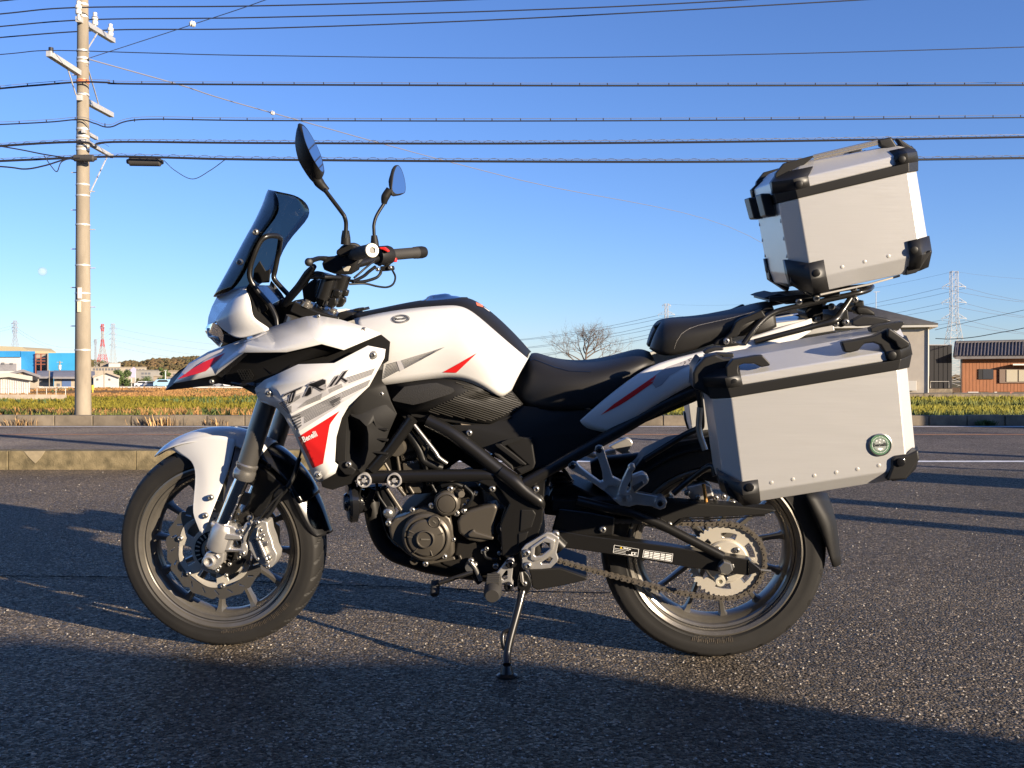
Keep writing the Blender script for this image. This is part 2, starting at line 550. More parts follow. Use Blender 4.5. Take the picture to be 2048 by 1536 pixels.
# ================================================================== ground, road, kerbs
def sheet(name, x0, x1, y0, y1, z, m, kind="structure", nx=1, ny=1):
    bm = bmesh.new()
    vs = [[bm.verts.new((x0 + (x1 - x0) * i / nx, y0 + (y1 - y0) * j / ny, z)) for i in range(nx + 1)] for j in range(ny + 1)]
    for j in range(ny):
        for i in range(nx):
            bm.faces.new((vs[j][i], vs[j][i + 1], vs[j + 1][i + 1], vs[j + 1][i]))
    o = finish(bm, name, m)
    if kind: o["kind"] = kind
    return o

def land_z(y):
    prof = ((-4000, -0.06), (15.6, -0.06), (15.75, 0.12), (17.6, 0.10), (20.5, -0.55), (24, -0.75), (125, -0.75), (150, -0.95), (260, -2.2), (5000, -2.2))
    for (a, za), (b, zb) in zip(prof, prof[1:]):
        if a <= y <= b: return za + (zb - za) * (y - a) / (b - a)
    return -2.2

use_root(None)
sheet("parking_lot", -45, 45, -40, 8.28, 0.0, M_LOT)
sheet("road", -600, 600, 8.281, 15.62, -0.005, M_ROAD)
def fieldmat():
    m = bpy.data.materials.new("fields"); m.use_nodes = True
    t = m.node_tree; p = t.nodes["Principled BSDF"]; L = t.links.new
    p.inputs["Roughness"].default_value = 0.95
    p.inputs["Specular IOR Level"].default_value = 0.1
    tc = t.nodes.new("ShaderNodeTexCoord")
    sp = t.nodes.new("ShaderNodeSeparateXYZ"); L(tc.outputs["Object"], sp.inputs[0])
    mp = t.nodes.new("ShaderNodeMapping"); mp.inputs["Scale"].default_value = (0.25, 1.0, 1.0); L(tc.outputs["Object"], mp.inputs[0])
    n = t.nodes.new("ShaderNodeTexNoise"); n.inputs["Scale"].default_value = 0.35; n.inputs["Detail"].default_value = 6; L(mp.outputs[0], n.inputs[0])
    md = t.nodes.new("ShaderNodeMath"); md.operation = 'MULTIPLY_ADD'; md.inputs[1].default_value = 9.0; L(n.outputs[0], md.inputs[0]); L(sp.outputs[1], md.inputs[2])
    mr = t.nodes.new("ShaderNodeMapRange"); mr.inputs[1].default_value = 15.0; mr.inputs[2].default_value = 155.0; L(md.outputs[0], mr.inputs[0])
    r = t.nodes.new("ShaderNodeValToRGB"); L(mr.outputs[0], r.inputs[0])
    r.color_ramp.interpolation = 'LINEAR'
    el = r.color_ramp.elements
    cols = [(0.0, (0.10, 0.10, 0.03)), (0.09, (0.12, 0.12, 0.03)), (0.17, (0.20, 0.13, 0.045)), (0.225, (0.22, 0.15, 0.045)), (0.235, (0.19, 0.165, 0.014)), (0.42, (0.19, 0.165, 0.016)),
            (0.44, (0.30, 0.19, 0.05)), (0.6, (0.30, 0.17, 0.06)), (0.85, (0.26, 0.15, 0.06)), (1.0, (0.16, 0.13, 0.06))]
    el[0].position, el[0].color = cols[0][0], (*cols[0][1], 1)
    el[1].position, el[1].color = cols[-1][0], (*cols[-1][1], 1)
    for pos, c in cols[1:-1]:
        e = el.new(pos); e.color = (*c, 1)
    n2 = t.nodes.new("ShaderNodeTexNoise"); n2.inputs["Scale"].default_value = 3.0; n2.inputs["Detail"].default_value = 6; L(tc.outputs["Object"], n2.inputs[0])
    r2 = t.nodes.new("ShaderNodeValToRGB"); r2.color_ramp.elements[0].color = (0.45, 0.45, 0.45, 1); r2.color_ramp.elements[1].color = (1.35, 1.3, 1.25, 1)
    r2.color_ramp.elements[0].position = 0.3; r2.color_ramp.elements[1].position = 0.7
    L(n2.outputs[0], r2.inputs[0])
    mx = t.nodes.new("ShaderNodeMix"); mx.data_type = 'RGBA'; mx.blend_type = 'MULTIPLY'; mx.inputs[0].default_value = 1.0
    L(r.outputs[0], mx.inputs[6]); L(r2.outputs[0], mx.inputs[7]); L(mx.outputs[2], p.inputs["Base Color"])
    b = t.nodes.new("ShaderNodeBump"); b.inputs["Strength"].default_value = 0.8; b.inputs["Distance"].default_value = 0.15
    L(n2.outputs[0], b.inputs["Height"]); L(b.outputs[0], p.inputs["Normal"])
    return m
ys = [-4000, -200, -40, 0, 8, 15.6, 15.75, 16.5, 17.6, 19, 20.5, 22, 24, 35, 50, 70, 90, 110, 125, 137, 150, 180, 220, 260, 400, 1000, 5000]
grid("ground", [[Vector((x, y, land_z(y))) for x in (-5000, -900, -300, -120, -60, -20, 0, 20, 60, 120, 300, 900, 5000)] for y in ys], fieldmat(), kind="structure", sharp=180)

def grit():
    vs, fs = [], []
    for _ in range(3600):
        y = 1.0 / random.uniform(1 / 8.0, 1 / 1.75); x = (random.uniform(-60, 2110) - 1024) / FPX * y
        r = random.uniform(.0016, .0042) * (1 + .25 * y / 3); b = len(vs); a = random.uniform(0, 6.28)
        for k in range(4): vs.append((x + r * math.cos(a + k * 1.57) * random.uniform(.6, 1.2), y + r * math.sin(a + k * 1.57) * random.uniform(.6, 1.2), r * .35))
        vs += [(x, y, r * 1.0), (x, y, -r * .2)]
        for k in range(4): fs += [(b + k, b + (k + 1) % 4, b + 4), (b + (k + 1) % 4, b + k, b + 5)]
    me = bpy.data.meshes.new("loose_grit"); me.from_pydata(vs, [], fs); me.materials.append(mat("pale grit", (0.33, 0.30, 0.26), 0.7, vary=.5, vscale=60))
    o = bpy.data.objects.new("loose_grit", me); COL.objects.link(o); o["kind"] = "stuff"
grit()
def seam(pts, w, m):
    bm = bmesh.new(); P = []
    for a, b in zip(pts, pts[1:]):
        for i in range(14): P.append(ground(a[0] + (b[0] - a[0]) * i / 14, a[1] + (b[1] - a[1]) * i / 14, 0.004))
    L_ = [bm.verts.new(p + Vector((random.gauss(0, .002), random.gauss(w / 2, w * .2), 0))) for p in P]; R2 = [bm.verts.new(p - Vector((random.gauss(0, .002), random.gauss(w / 2, w * .2), 0))) for p in P]
    for i in range(len(P) - 1): bm.faces.new((L_[i], L_[i + 1], R2[i + 1], R2[i]))
    finish(bm, "tar_seam", m)["kind"] = "structure"
seam(((-40, 1151), (250, 1154), (640, 1168), (1000, 1181), (1240, 1186)), .012, mat("tar", (0.012, 0.012, 0.013), 0.95, spec=0.0))
def line(name, x0, x1, y, w, m, z=0.0):
    o = sheet(name, x0, x1, y - w / 2, y + w / 2, z, m); return o
line("road_marking", -600, 600, 15.28, 0.16, M_LINEW, -0.001)
line("road_marking", -600, 600, 13.2, 0.15, M_LINEO, -0.001)
line("road_marking", -600, 600, 9.03, 0.15, M_LINEW, -0.001)

kerb = tag(empty("kerb", None, None), kind="structure")
use_root(kerb)
x = -24.09
i = 0
while x < -1.3:
    dz = random.uniform(-0.004, 0.004); dy = random.uniform(-0.004, 0.004)
    bm = bmesh.new(); add_box(bm, Vector((x + 0.525, 8.29 + dy, 0.078 + dz)), 1.0465, 0.17, 0.164)
    finish(bm, "kerb_stone", M_KERB, bevel=0.006, segs=1)
    x += 1.05
pp = [at(200 / 4.267 + 0, 600 + 1290 / 4.267, 8.2035), at(385 / 4.267, 600 + 1288 / 4.267, 8.2035), at(350 / 4.267, 600 + 1345 / 4.267, 8.2035), at(300 / 4.267, 600 + 1395 / 4.267, 8.2035), at(250 / 4.267, 600 + 1350 / 4.267, 8.2035)]
slab("mortar_patch", [pp], Vector((0, 0.02, 0)), M_PATCH, bevel=0.002)
farkerb = tag(empty("kerb", None, None), kind="structure")
use_root(farkerb)
x = -25.0
while x < 25:
    bm = bmesh.new(); add_box(bm, Vector((x + 0.29, 15.72 + random.uniform(-.008, .008), 0.06 + random.uniform(-.006, .006))), 0.585 if random.random() < .9 else 0.57, 0.17, 0.19)
    finish(bm, "kerb_stone", M_KERB2, bevel=0.012, segs=1)
    x += 0.595
use_root(None)

# ================================================================== grass, weeds
def tufts(name, spots, m, h, w, per=4):
    """spots: (x, y, z, scale)"""
    vs, fs = [], []
    for (x, y, z, s) in spots:
        for k in range(per):
            a = random.uniform(0, 6.283); hh = h * s * random.uniform(0.55, 1.2); ww = w * s * random.uniform(.6, 1.3)
            ox, oy = random.gauss(0, w * s * 1.6), random.gauss(0, w * s * 1.6)
            lx, ly = random.gauss(0, hh * 0.3), random.gauss(0, hh * 0.3)
            b = len(vs)
            vs += [(x + ox - ww * math.cos(a), y + oy - ww * math.sin(a), z), (x + ox + ww * math.cos(a), y + oy + ww * math.sin(a), z),
                   (x + ox + lx * .4 + ww * .5 * math.cos(a), y + oy + ly * .4, z + hh * .6), (x + ox + lx, y + oy + ly, z + hh)]
            fs += [(b, b + 1, b + 2), (b, b + 2, b + 3)]
    me = bpy.data.meshes.new(name); me.from_pydata(vs, [], fs); me.materials.append(m)
    o = bpy.data.objects.new(name, me); COL.objects.link(o); o["kind"] = "stuff"
    return o

def spots_in(n, y0, y1, clump=0.0, pxr=(-300, 2350), smin=0.7, smax=1.3, thr=None, sc=0.3, seed=0.0):
    out = []
    while len(out) < n:
        y = 1.0 / random.uniform(1.0 / y1, 1.0 / y0)
        px = random.uniform(*pxr); x = (px - 1024) / FPX * y
        if thr is not None and noise.noise(Vector((x * sc, y * sc, seed))) < thr: continue
        out.append((x, y, land_z(y) - 0.02, random.uniform(smin, smax)))
    return out
LEFT = (-420, 1180)
tufts("roadside_grass", spots_in(6400, 15.9, 21, smin=.5, smax=1.5), M_GREEN, 0.09, 0.010)
tufts("roadside_weeds", spots_in(2600, 16.0, 26, thr=-0.05, sc=0.5, smin=.5, smax=1.6, pxr=LEFT), M_DRY, 0.11, 0.012)
tufts("rice_crop", spots_in(8000, 46, 73, pxr=LEFT), M_RICE, 0.16, 0.045)
tufts("dry_meadow_grass", spots_in(7400, 73, 128, pxr=LEFT, thr=-0.2, sc=0.06), M_DRY, 0.16, 0.10)
tufts("meadow_weeds", spots_in(900, 30, 120, pxr=LEFT, thr=0.2, sc=0.09, seed=3.0), M_LEAF[0], 0.22, 0.08)
tufts("field_edge_grass", spots_in(2600, 26, 46, pxr=LEFT, thr=-0.25, sc=0.15, seed=7.0), M_DRY, 0.13, 0.03)
RIGHT = (1180, 2500)
tufts("green_manure_crop", spots_in(5000, 38, 49, pxr=RIGHT), mat("fresh yellow green shoots", (0.19, 0.17, 0.015), 0.8, vary=0.3, vscale=2), 0.17, 0.05)
tufts("vegetable_rows", spots_in(4300, 52, 70, pxr=RIGHT), mat("fresh yellow green shoots", (0.19, 0.17, 0.015), 0.8), 0.20, 0.06)
tufts("ditch_grass", spots_in(900, 48.5, 53, pxr=RIGHT, thr=-.1, sc=.2), M_GREEN, 0.3, 0.05)

def weed(name, label, cat, c, n, h, spread, m, w=0.006, lean=0.5):
    bm = bmesh.new()
    for _ in range(n):
        a = random.uniform(0, 6.283); r = abs(random.gauss(0, spread * .35))
        b = c + Vector((math.cos(a) * r, math.sin(a) * r * .6, 0))
        d = Vector((math.cos(a) * lean * random.random(), math.sin(a) * lean * random.random(), 1)).normalized()
        L_ = h * random.uniform(.4, 1.1)
        s = Vector((-d.y - .2, d.x + .3, 0)).normalized() * w * random.uniform(.6, 1.5)
        p = [b - s, b + s, b + d * L_ * .6 + s * .8, b + d * L_ * .6 - s * .8, b + d * L_ + Vector((random.gauss(0, .2), random.gauss(0, .2), -random.random() * .35)) * L_ * .6]
        v = [bm.verts.new(q) for q in p]
        bm.faces.new(v[:4]); bm.faces.new((v[3], v[2], v[4]))
    o = finish(bm, name, m, smooth=False)
    return tag(o, label, cat)
weed("dry_weed", "clump of dry straw-coloured weeds hanging over the far kerb right of the pole", "weed", Vector((-5.45, 15.62, 0.0)), 190, 0.20, 0.75, M_STRAW)
weed("dry_weed", "smaller dry straw tuft on the far kerb, left of the front fender", "weed", Vector((-4.6, 15.63, 0.0)), 70, 0.15, 0.5, M_STRAW)
weed("dry_weed", "dry orange weeds at the left end of the far kerb beside the road", "weed", Vector((-7.7, 15.63, 0.0)), 140, 0.15, 0.6, M_STRAW)
weed("green_bush", "dark green bush behind the far kerb under the beak of the motorcycle", "bush", at(440, 832, 16.6) - Vector((0, 0, .02)), 330, 0.17, 0.75, M_LEAF[0], 0.012, 0.7)
weed("green_bush", "dark green weed clump at the far left behind the kerb", "bush", at(10, 832, 16.4) - Vector((0, 0, .02)), 320, 0.17, 0.8, M_LEAF[0], 0.012, 0.7)
weed("green_bush", "low olive bush between the pole and the left edge", "bush", at(92, 828, 17.2) - Vector((0, 0, .02)), 180, 0.13, 0.7, M_LEAF[1], 0.012, 0.7)
weed("green_bush", "small dark weed clump on the far kerb in front of the brown house", "bush", at(1972, 851, 15.55) - Vector((0, 0, .0)), 170, 0.11, 0.22, M_LEAF[0], 0.010, 0.7)

# ================================================================== utility pole
PD = 15.95
def pole_pt(px, py, d=PD): return at(px, py, d)
pole = empty("utility_pole", "tall concrete utility pole with steel crossarms beside the far kerb", "utility pole", tuple(at(166, 833, PD)))
use_root(pole)
bot = at(166, 836, PD); top = at(165.5, -330, PD)
nseg = 24
bm = bmesh.new(); add_tube(bm, [bot.lerp(top, i / nseg) for i in range(nseg + 1)], [0.1265 + (0.066 - 0.1265) * i / nseg for i in range(nseg + 1)], 24)
finish(bm, "pole_shaft", M_POLE)
def pole_r(z): return 0.1265 + (0.066 - 0.1265) * (z - bot.z) / (top.z - bot.z)
def band(py, hh=0.02, m=M_GALV, name="band"):
    c = at(166 - 0.6 * (836 - py) / 1166, py, PD); r = pole_r(c.z) + 0.006
    lathe(name, c, Vector((0, 0, 1)), [(r - .01, -hh), (r, -hh), (r, hh), (r - .01, hh)], m, n=20)
for py in (450, 531, 587, 602, 700, 392, 370, 103, 125, 118, 162, 190, 259, 274, 281, 293, 300, 10, 34): band(py, 0.012 if py > 300 else 0.016)
band(164, 0.03, mat("orange cable band", (0.55, 0.16, 0.05), 0.6), "orange_band")
for py, s in ((420, -1), (459, 1), (498, -1), (536, 1), (575, -1), (614, 1), (652, -1), (383, 1), (345, -1), (150, -1), (240, -1)):
    c = at(166, py, PD); r = pole_r(c.z)
    tube(None, "step_bolt", [c + Vector((s * (r - .01), 0, 0)), c + Vector((s * (r + 0.085), 0, 0))], 0.008, M_GALV, n=6)
def arm(p, q, r=0.042, name="crossarm"):
    d = (q - p); c = (p + q) / 2
    ax = (d.normalized(), d.normalized().cross(Vector((0, 0, 1))).normalized(), d.normalized().cross(Vector((0, 0, 1))).normalized().cross(d.normalized()).normalized())
    bm = bmesh.new(); add_box(bm, c, d.length, r * 2, r * 2, ax)
    return finish(bm, name, M_GALV, bevel=0.004, segs=1)
arm(at(156, 38, 15.75), at(226, 81, 17.6)); arm(at(97, 107, 14.9), at(158, 146, 15.8)); arm(at(158, 195, 15.8), at(223, 230, 17.5))
arm(at(166, 280, 15.8), at(224, 313, 17.2), 0.03); arm(at(166, 262, 15.8), at(193, 277, 16.5), 0.028)
def strut(a, b, r=0.012): tube(None, "brace", [a, b], r, M_GALV, n=6)
strut(at(195, 66, 16.7), at(175, 98, 15.95)); strut(at(133, 130, 15.45), at(152, 190, 15.85)); strut(at(174, 130, 15.9), at(197, 208, 16.8)); strut(at(215, 312, 17.0), at(177, 392, 15.95))
def insulator(p, s=1.0, parent=None):
    o = lathe("insulator", p, Vector((0, 0, 1)), [(0.02 * s, -0.14 * s), (0.02 * s, -0.05 * s), (0.045 * s, -0.05 * s), (0.05 * s, 0), (0.035 * s, 0.02 * s), (0.055 * s, 0.04 * s), (0.05 * s, 0.08 * s), (0.03 * s, 0.1 * s), (0.035 * s, 0.15 * s), (0.0, 0.17 * s)], M_PORC, n=14)
    return o
for px, py, d in ((157, 22, 15.75), (190, 44, 16.6), (221, 66, 17.45)): insulator(at(px, py, d))
lathe("insulator", at(102, 102, 14.95), Vector((0, 0, 1)), [(0, -.03), (.035, -.03), (.035, .05), (0, .06)], M_CABLE, n=12)
slab("number_plate", [[at(155, 575, 15.82), at(162.5, 575, 15.82), at(162.5, 597, 15.82), at(155, 597, 15.82)]], Vector((0, .02, 0)), mat("pink white plate", (0.72, 0.62, 0.55), 0.5), bevel=0.002)
slab("number_plate", [[at(154.5, 603, 15.82), at(161, 603, 15.82), at(161, 624, 15.82), at(154.5, 624, 15.82)]], Vector((0, .02, 0)), mat("cream plate", (0.68, 0.62, 0.42), 0.5), bevel=0.002)
use_root(None)
def closure(p, q, r, label):
    d = (q - p)
    o = lathe("cable_closure", p, d, [(0, 0), (r * .5, 0), (r * .6, .03), (r, .05), (r, d.length - .05), (r * .6, d.length - .03), (r * .5, d.length), (0, d.length)], mat("grey black plastic", (0.045, 0.042, 0.04), 0.7), n=16)
    return tag(o, label, "cable closure")
closure(at(254, 323, 16), at(326, 324, 16), 0.072, "long dark cable closure hanging from the wires right of the pole")
closure(at(143, 316, 15.75), at(193, 317, 15.75), 0.055, "dark cable closure strapped to the pole at the lowest cable")

# ---- cables
def cable(label, pts, d, r, m, name="overhead_cable", group=None):
    if not isinstance(d, (list, tuple)):
        pts = list(pts)
        def ext(a, b, k): return (b[0] + k, b[1] + (b[1] - a[1]) / (b[0] - a[0]) * k)
        if pts[0][0] <= -200: pts.insert(0, ext(pts[1], pts[0], -900))
        if pts[-1][0] >= 2300: pts.append(ext(pts[-2], pts[-1], 1600))
        d = [d] * len(pts)
    P = catmull([at(p[0], p[1], dd) for p, dd in zip(pts, d)], 8)
    bm = bmesh.new(); add_tube(bm, P, r, 6)
    return tag(finish(bm, name, m), label, "cable", group)
cable("topmost cable cutting the upper left corner above the insulators", [(-300, 30), (0, 2), (160, -14), (600, -40), (2400, -180)], 16, .010, M_CABLE)
cable("power line on the left insulator, second from the top", [(-300, 58), (0, 28), (157, 15), (500, 12), (925, 0), (1500, -25), (2400, -80)], 15.75, .010, M_CABLE)
cable("power line on the middle insulator, third from the top", [(-300, 83), (0, 53), (190, 39), (512, 35), (1024, 21), (1480, 0), (2400, -60)], 16.6, .010, M_CABLE)
cable("power line on the right insulator, fourth from the top", [(-300, 104), (0, 75), (221, 60), (512, 57), (1024, 38), (1700, 1), (2400, -42)], 17.45, .0105, M_CABLE)
cable("thin single wire held by the arm tip left of the pole", [(-300, 132), (0, 109), (102, 101), (300, 106), (512, 111), (1024, 116), (1500, 109), (2048, 94), (2400, 80)], 14.95, .0065, M_CABLE)
def bundle(label, pts, d, r, sag=6, ties=60, loops=0):
    o = cable(label, pts, d, r, M_CABLE)
    P = [at(p[0], p[1] - sag, d) for p in pts]
    bm = bmesh.new(); add_tube(bm, catmull(P, 8), 0.004, 5)
    finish(bm, "messenger_wire", M_WIRE, o)
    bm = bmesh.new()
    path = [Vector((*p,)) for p in pts]
    def yat(x):
        for a, b in zip(pts, pts[1:]):
            if a[0] <= x <= b[0]: return a[1] + (b[1] - a[1]) * (x - a[0]) / (b[0] - a[0])
        return pts[-1][1]
    x = pts[0][0] + 10
    while x < pts[-1][0]:
        y = yat(x)
        if loops:
            L_ = [at(x + loops * k / 8, y - abs(math.sin(math.pi * k / 8)) * sag * 1.2, d) for k in range(9)]
            add_tube(bm, L_, 0.0035, 4); x += loops * random.uniform(1.0, 1.25)
        else:
            add_tube(bm, [at(x, y - sag, d), at(x, y + 1, d)], 0.008, 5); x += ties * random.uniform(.9, 1.05)
    finish(bm, "hanger" if not loops else "spiral_hanger", M_CABLE, o)["kind"] = "stuff"
bundle("dark cable bundle with ties at the orange band, upper of the two tied cables", [(-300, 206), (0, 177), (80, 170), (160, 164), (215, 165), (300, 168), (1024, 171), (1500, 171), (2048, 170), (2400, 168)], 15.8, .014, sag=5)
bundle("tied cable below the second crossarm with a slack loop right of the pole", [(-300, 262), (0, 249), (100, 244), (160, 239), (190, 247), (220, 254), (283, 239), (512, 241), (1024, 242), (1500, 240), (2048, 235), (2400, 230)], 15.8, .010, sag=5, ties=57)
bundle("thick cable in spiral hangers, upper of the two lowest", [(-300, 318), (0, 292), (160, 284), (190, 294), (225, 284), (512, 286), (1024, 287), (1500, 283), (2048, 274), (2400, 266)], 15.8, .018, sag=5, loops=26)
bundle("lowest thick cable in spiral hangers running behind the top case", [(-300, 335), (0, 322), (160, 315), (240, 313), (330, 315), (512, 319), (1024, 323), (1500, 323), (2048, 316), (2400, 310)], 15.85, .018, sag=5, loops=30)
cable("black drop cable sagging left of the pole to the closure", [(-200, 322), (0, 333), (50, 338), (90, 331), (130, 319), (160, 316)], 15.7, .012, M_CABLE)
cable("thin cable slanting down from the left edge to the closure on the pole", [(-200, 262), (10, 294), (90, 309), (150, 318)], 15.7, .010, M_CABLE)
cable("short looped cable end just left of the pole", [(88, 311), (103, 333), (114, 343), (122, 325), (138, 317)], 15.7, .008, M_CABLE)
cable("slack loop of thin cable right of the hanging closure", [(328, 321), (350, 341), (385, 358), (420, 341), (452, 318)], 16, .006, M_CABLE)
cable("span wire rising from the pole to the upper right", [(176, 117), (385, 49), (530, 0), (760, -90)], [15.9, 14.5, 13.6, 12.4], .006, M_WIRE)
g2 = cable("long pale guy wire slanting down across the sky to the right", [(176, 118), (360, 170), (545, 226), (1040, 360), (1497, 471), (1745, 640)], [15.9, 17.5, 20, 32, 58, 84], .012, M_WIRE)
def ball(px, py, d, label):
    o = lathe("guy_insulator", at(px, py, d), Vector((1, 0, -.3)), [(0, -.045), (.028, -.04), (.045, -.015), (.03, 0), (.045, .015), (.028, .04), (0, .045)], M_PORC, n=14)
    tag(o, label, "insulator")
ball(385, 48, 14.45, "white ball insulator on the rising span wire"); ball(545, 226, 19.9, "white ball insulator on the pale guy wire above the mirror")

# ================================================================== far things
def away(px, depth):
    v = ray(px, 768); v.z = 0
    return v.normalized() * depth
def fbox(name, x0, x1, yt, yb, d, depth, m, parent=None, zb=None, bevel=0):
    p = at(x0, yb, d); q = at(x1, yt, d)
    return slab(name, [[Vector((p.x, d, p.z)), Vector((q.x, d, p.z)), Vector((q.x, d, q.z)), Vector((p.x, d, q.z))]], away((x0 + x1) / 2, depth), m, parent, bevel=0)
def win(x0, x1, yt, yb, d, m=None, parent=None, name="window"):
    o = fbox(name, x0, x1, yt, yb, d - 0.06, 0.1, m or M_FARW, parent)
    return o
def gable(name, x0, x1, ye, yr, d, depth, m, parent=None, xr=None, over=0.0):
    """roof prism, ridge running away from the viewer"""
    xr = (x0 + x1) / 2 if xr is None else xr
    a, b, c = at(x0, ye, d - over), at(x1, ye, d - over), at(xr, yr, d - over)
    D_ = away((x0 + x1) / 2, depth + 2 * over); t = Vector((0, 0, 0.35))
    vs = [a, b, c, a + D_, b + D_, c + D_, a - t, b - t, c - t, a + D_ - t, b + D_ - t, c + D_ - t]
    return poly(name, vs, [(0, 2, 5, 3), (2, 1, 4, 5), (6, 9, 11, 8), (8, 11, 10, 7), (0, 6, 8, 2), (2, 8, 7, 1), (3, 5, 11, 9), (5, 4, 10, 11), (0, 3, 9, 6), (1, 7, 10, 4)], m, parent)
def gwall(name, x0, x1, ye, yb, yr, d, depth, m, parent=None, xr=None):
    xr = (x0 + x1) / 2 if xr is None else xr
    F_ = [at(x0, yb, d), at(x1, yb, d), at(x1, ye, d), at(xr, yr, d), at(x0, ye, d)]
    return slab(name, [F_], away((x0 + x1) / 2, depth), m, parent, bevel=0)
def hroof(name, x0, x1, ye, yr, d, depth, m, parent=None):
    """pitched roof, ridge parallel to the picture"""
    a, b = at(x0, ye, d), at(x1, ye, d); D_ = away((x0 + x1) / 2, depth); r0, r1 = at(x0, yr, d), at(x1, yr, d)
    r0 = r0 + D_ / 2; r1 = r1 + D_ / 2; t = Vector((0, 0, 0.3))
    vs = [a, b, r1, r0, a + D_, b + D_, a - t, b - t, a + D_ - t, b + D_ - t]
    return poly(name, vs, [(0, 1, 2, 3), (3, 2, 5, 4), (0, 6, 7, 1), (4, 5, 9, 8), (6, 8, 9, 7), (0, 3, 4, 8, 6), (1, 7, 9, 5, 2)], m, parent)

def bld(name, label, cat="building", group=None): 
    o = empty(name, label, cat, (0, 0, 0), 0, group); use_root(o); return o
# blue works
def blue_works():
    o = bld("factory", "sky blue factory with a rust red open bay on the left", "factory"); o.location = at(80, 778, 300); use_root(o)
    fbox("wall", 96, 168, 706, 776, 300, 40, M_BLUE); fbox("wall", 42, 70, 702.5, 776, 301, 40, M_BLUE2); fbox("wall", -120, 42, 702, 714, 301.2, 40, M_BLUE2)
    fbox("lower_wall", -120, 42, 715.5, 776, 299, 40, M_WHITEW)
    fbox("bay_back", 69.9, 96, 709, 776, 318, 4, M_TAN)
    for xx in (71.5, 82, 93): fbox("bay_post", xx - 1, xx + 1, 707, 776, 300.3, 1.2, M_RUST)
    for yy in (708, 716.5, 722, 728.5): fbox("bay_beam", 70, 95, yy - 0.8, yy + .8, 300.1, 1.2, M_RUST)
    fbox("side_wall", 94.6, 97, 706, 776, 299.4, 30, M_GREYB)
    win(-100, 33, 727, 742, 299, M_ROOFG, name="shop_panel"); win(3, 9, 725, 729, 298.8); win(20, 26, 726, 729, 298.8)
    P = [at(x_, y_, 320) for x_, y_ in ((-120, 694), (0, 692), (44, 694), (55, 701), (55, 706), (-120, 706))]
    slab("roof", [P], Vector((0, 20, 0)), M_TANROOF, bevel=0)
blue_works()
def gh(label, x0, x1, ye, yb, yr, d, depth, wm, rm, wins=(), xr=None, door=None, name="house"):
    o = bld(name, label, "house" if name == "house" else "warehouse"); o.location = at((x0 + x1) / 2, yb, d); use_root(o)
    gwall("wall", x0, x1, ye, yb, yr + 1.2, d, depth, wm, xr=xr)
    k = 0.04 * (x1 - x0)
    gable("roof", x0 - k, x1 + k, ye + 0.8, yr, d, depth, rm, xr=xr, over=0.5)
    for w_ in wins: win(*w_, d)
    if door: win(*door, d, mat("blue door panel", (0.10, 0.16, 0.32), 0.5), name="door")
    return o
gh("white warehouse with vertical panels and low gable at the left edge", -60, 60, 752, 790, 745.5, 84, 10, M_WHITEW, M_TRIMW, xr=18, name="warehouse")
pr = CUR["root"]
for k in range(26): fbox("panel_rib", -58 + k * 4.6, -57.4 + k * 4.6, 752.5, 790, 83.95, .08, M_WHITEW)
gh("small white annex with dark eave beside the white warehouse", 60.5, 75, 755.5, 776, 754, 110, 6, M_CREAM, M_ROOFD, wins=((66, 70, 759, 763),))
gh("grey gabled shed behind the white warehouse", 0, 78, 750, 776, 738.5, 135, 9, M_CREAM, M_ROOFG, wins=((47, 48, 742, 750),), xr=46)
def shed_open(label, x0, x1, ye, yr, d, wm, rm, wins, door=None):
    o = bld("house", label, "house"); o.location = at((x0 + x1) / 2, 776, d); use_root(o)
    fbox("wall", x0, x1, ye, 776, d, 10, wm); hroof("roof", x0 - 2, x1 + 2, ye + 1, yr, d - 1, 12, rm)
    for w_ in wins: win(*w_, d)
    if door: win(*door, d, mat("blue door panel", (0.10, 0.16, 0.32), 0.5), name="door")
shed_open("long low grey roofed house left of the pole", 75, 107, 752, 741, 150, M_CREAM, M_ROOFG, ((77, 83, 754, 765), (85, 104, 754, 765)))
shed_open("grey roofed workshop with a wide blue door by the pole", 108, 176, 752.5, 740.5, 148, M_CREAM, M_ROOFG, ((113, 121, 756, 760), (114, 120, 767, 774)), (124, 142, 757, 776))
gh("white gabled two-storey house right of the pole", 187, 238, 751, 776, 742, 170, 12, M_WHITEW, M_CREAM, wins=((193, 196, 748, 751), (221, 225, 748, 751), (193, 197, 757, 761), (217, 221, 757, 761)))
shed_open("pale house half hidden behind the pole", 168, 188, 753, 742, 180, M_CREAM, M_ROOFG, ((181, 186, 758, 766),))
def office(label, x0, x1, yt, yb, d, m, rows, cap=None):
    o = bld("office_block", label, "office building"); o.location = at((x0 + x1) / 2, yb, d); use_root(o)
    fbox("wall", x0, x1, yt, yb, d, 15, m); fbox("parapet", x0 - .5, x1 + .5, yt - 1.2, yt + .01, d - .3, 15.6, cap or m)
    for (a, b, c, e, n) in rows:
        for i_ in range(n):
            w_ = (b - a) / n; win(a + w_ * i_ + w_ * .15, a + w_ * (i_ + 1) - w_ * .15, c, e, d)
office("long cream office block with a row of windows below the hill", 181, 293, 735, 777, 420, M_CREAM, ((185, 240, 736.5, 741, 9), (250, 290, 738, 741, 6)))
office("white rooftop block below the pale pylon", 218, 241, 727, 740, 440, M_WHITEW, ())
office("tan rooftop block below the red and white mast", 200, 217, 727.5, 740, 445, M_TAN, ((206, 213, 730, 733, 2),))
office("grey office block with two window rows behind the car park", 268, 322, 741, 777, 360, M_GREYB, ((282, 302, 745, 749, 3), (282, 302, 752, 755, 3)))
office("tan office block next to the beak of the motorcycle", 307, 348, 752.5, 777, 300, M_TAN, ((313, 346, 755, 759.5, 3), (313, 346, 763, 766, 3)), M_CREAM)
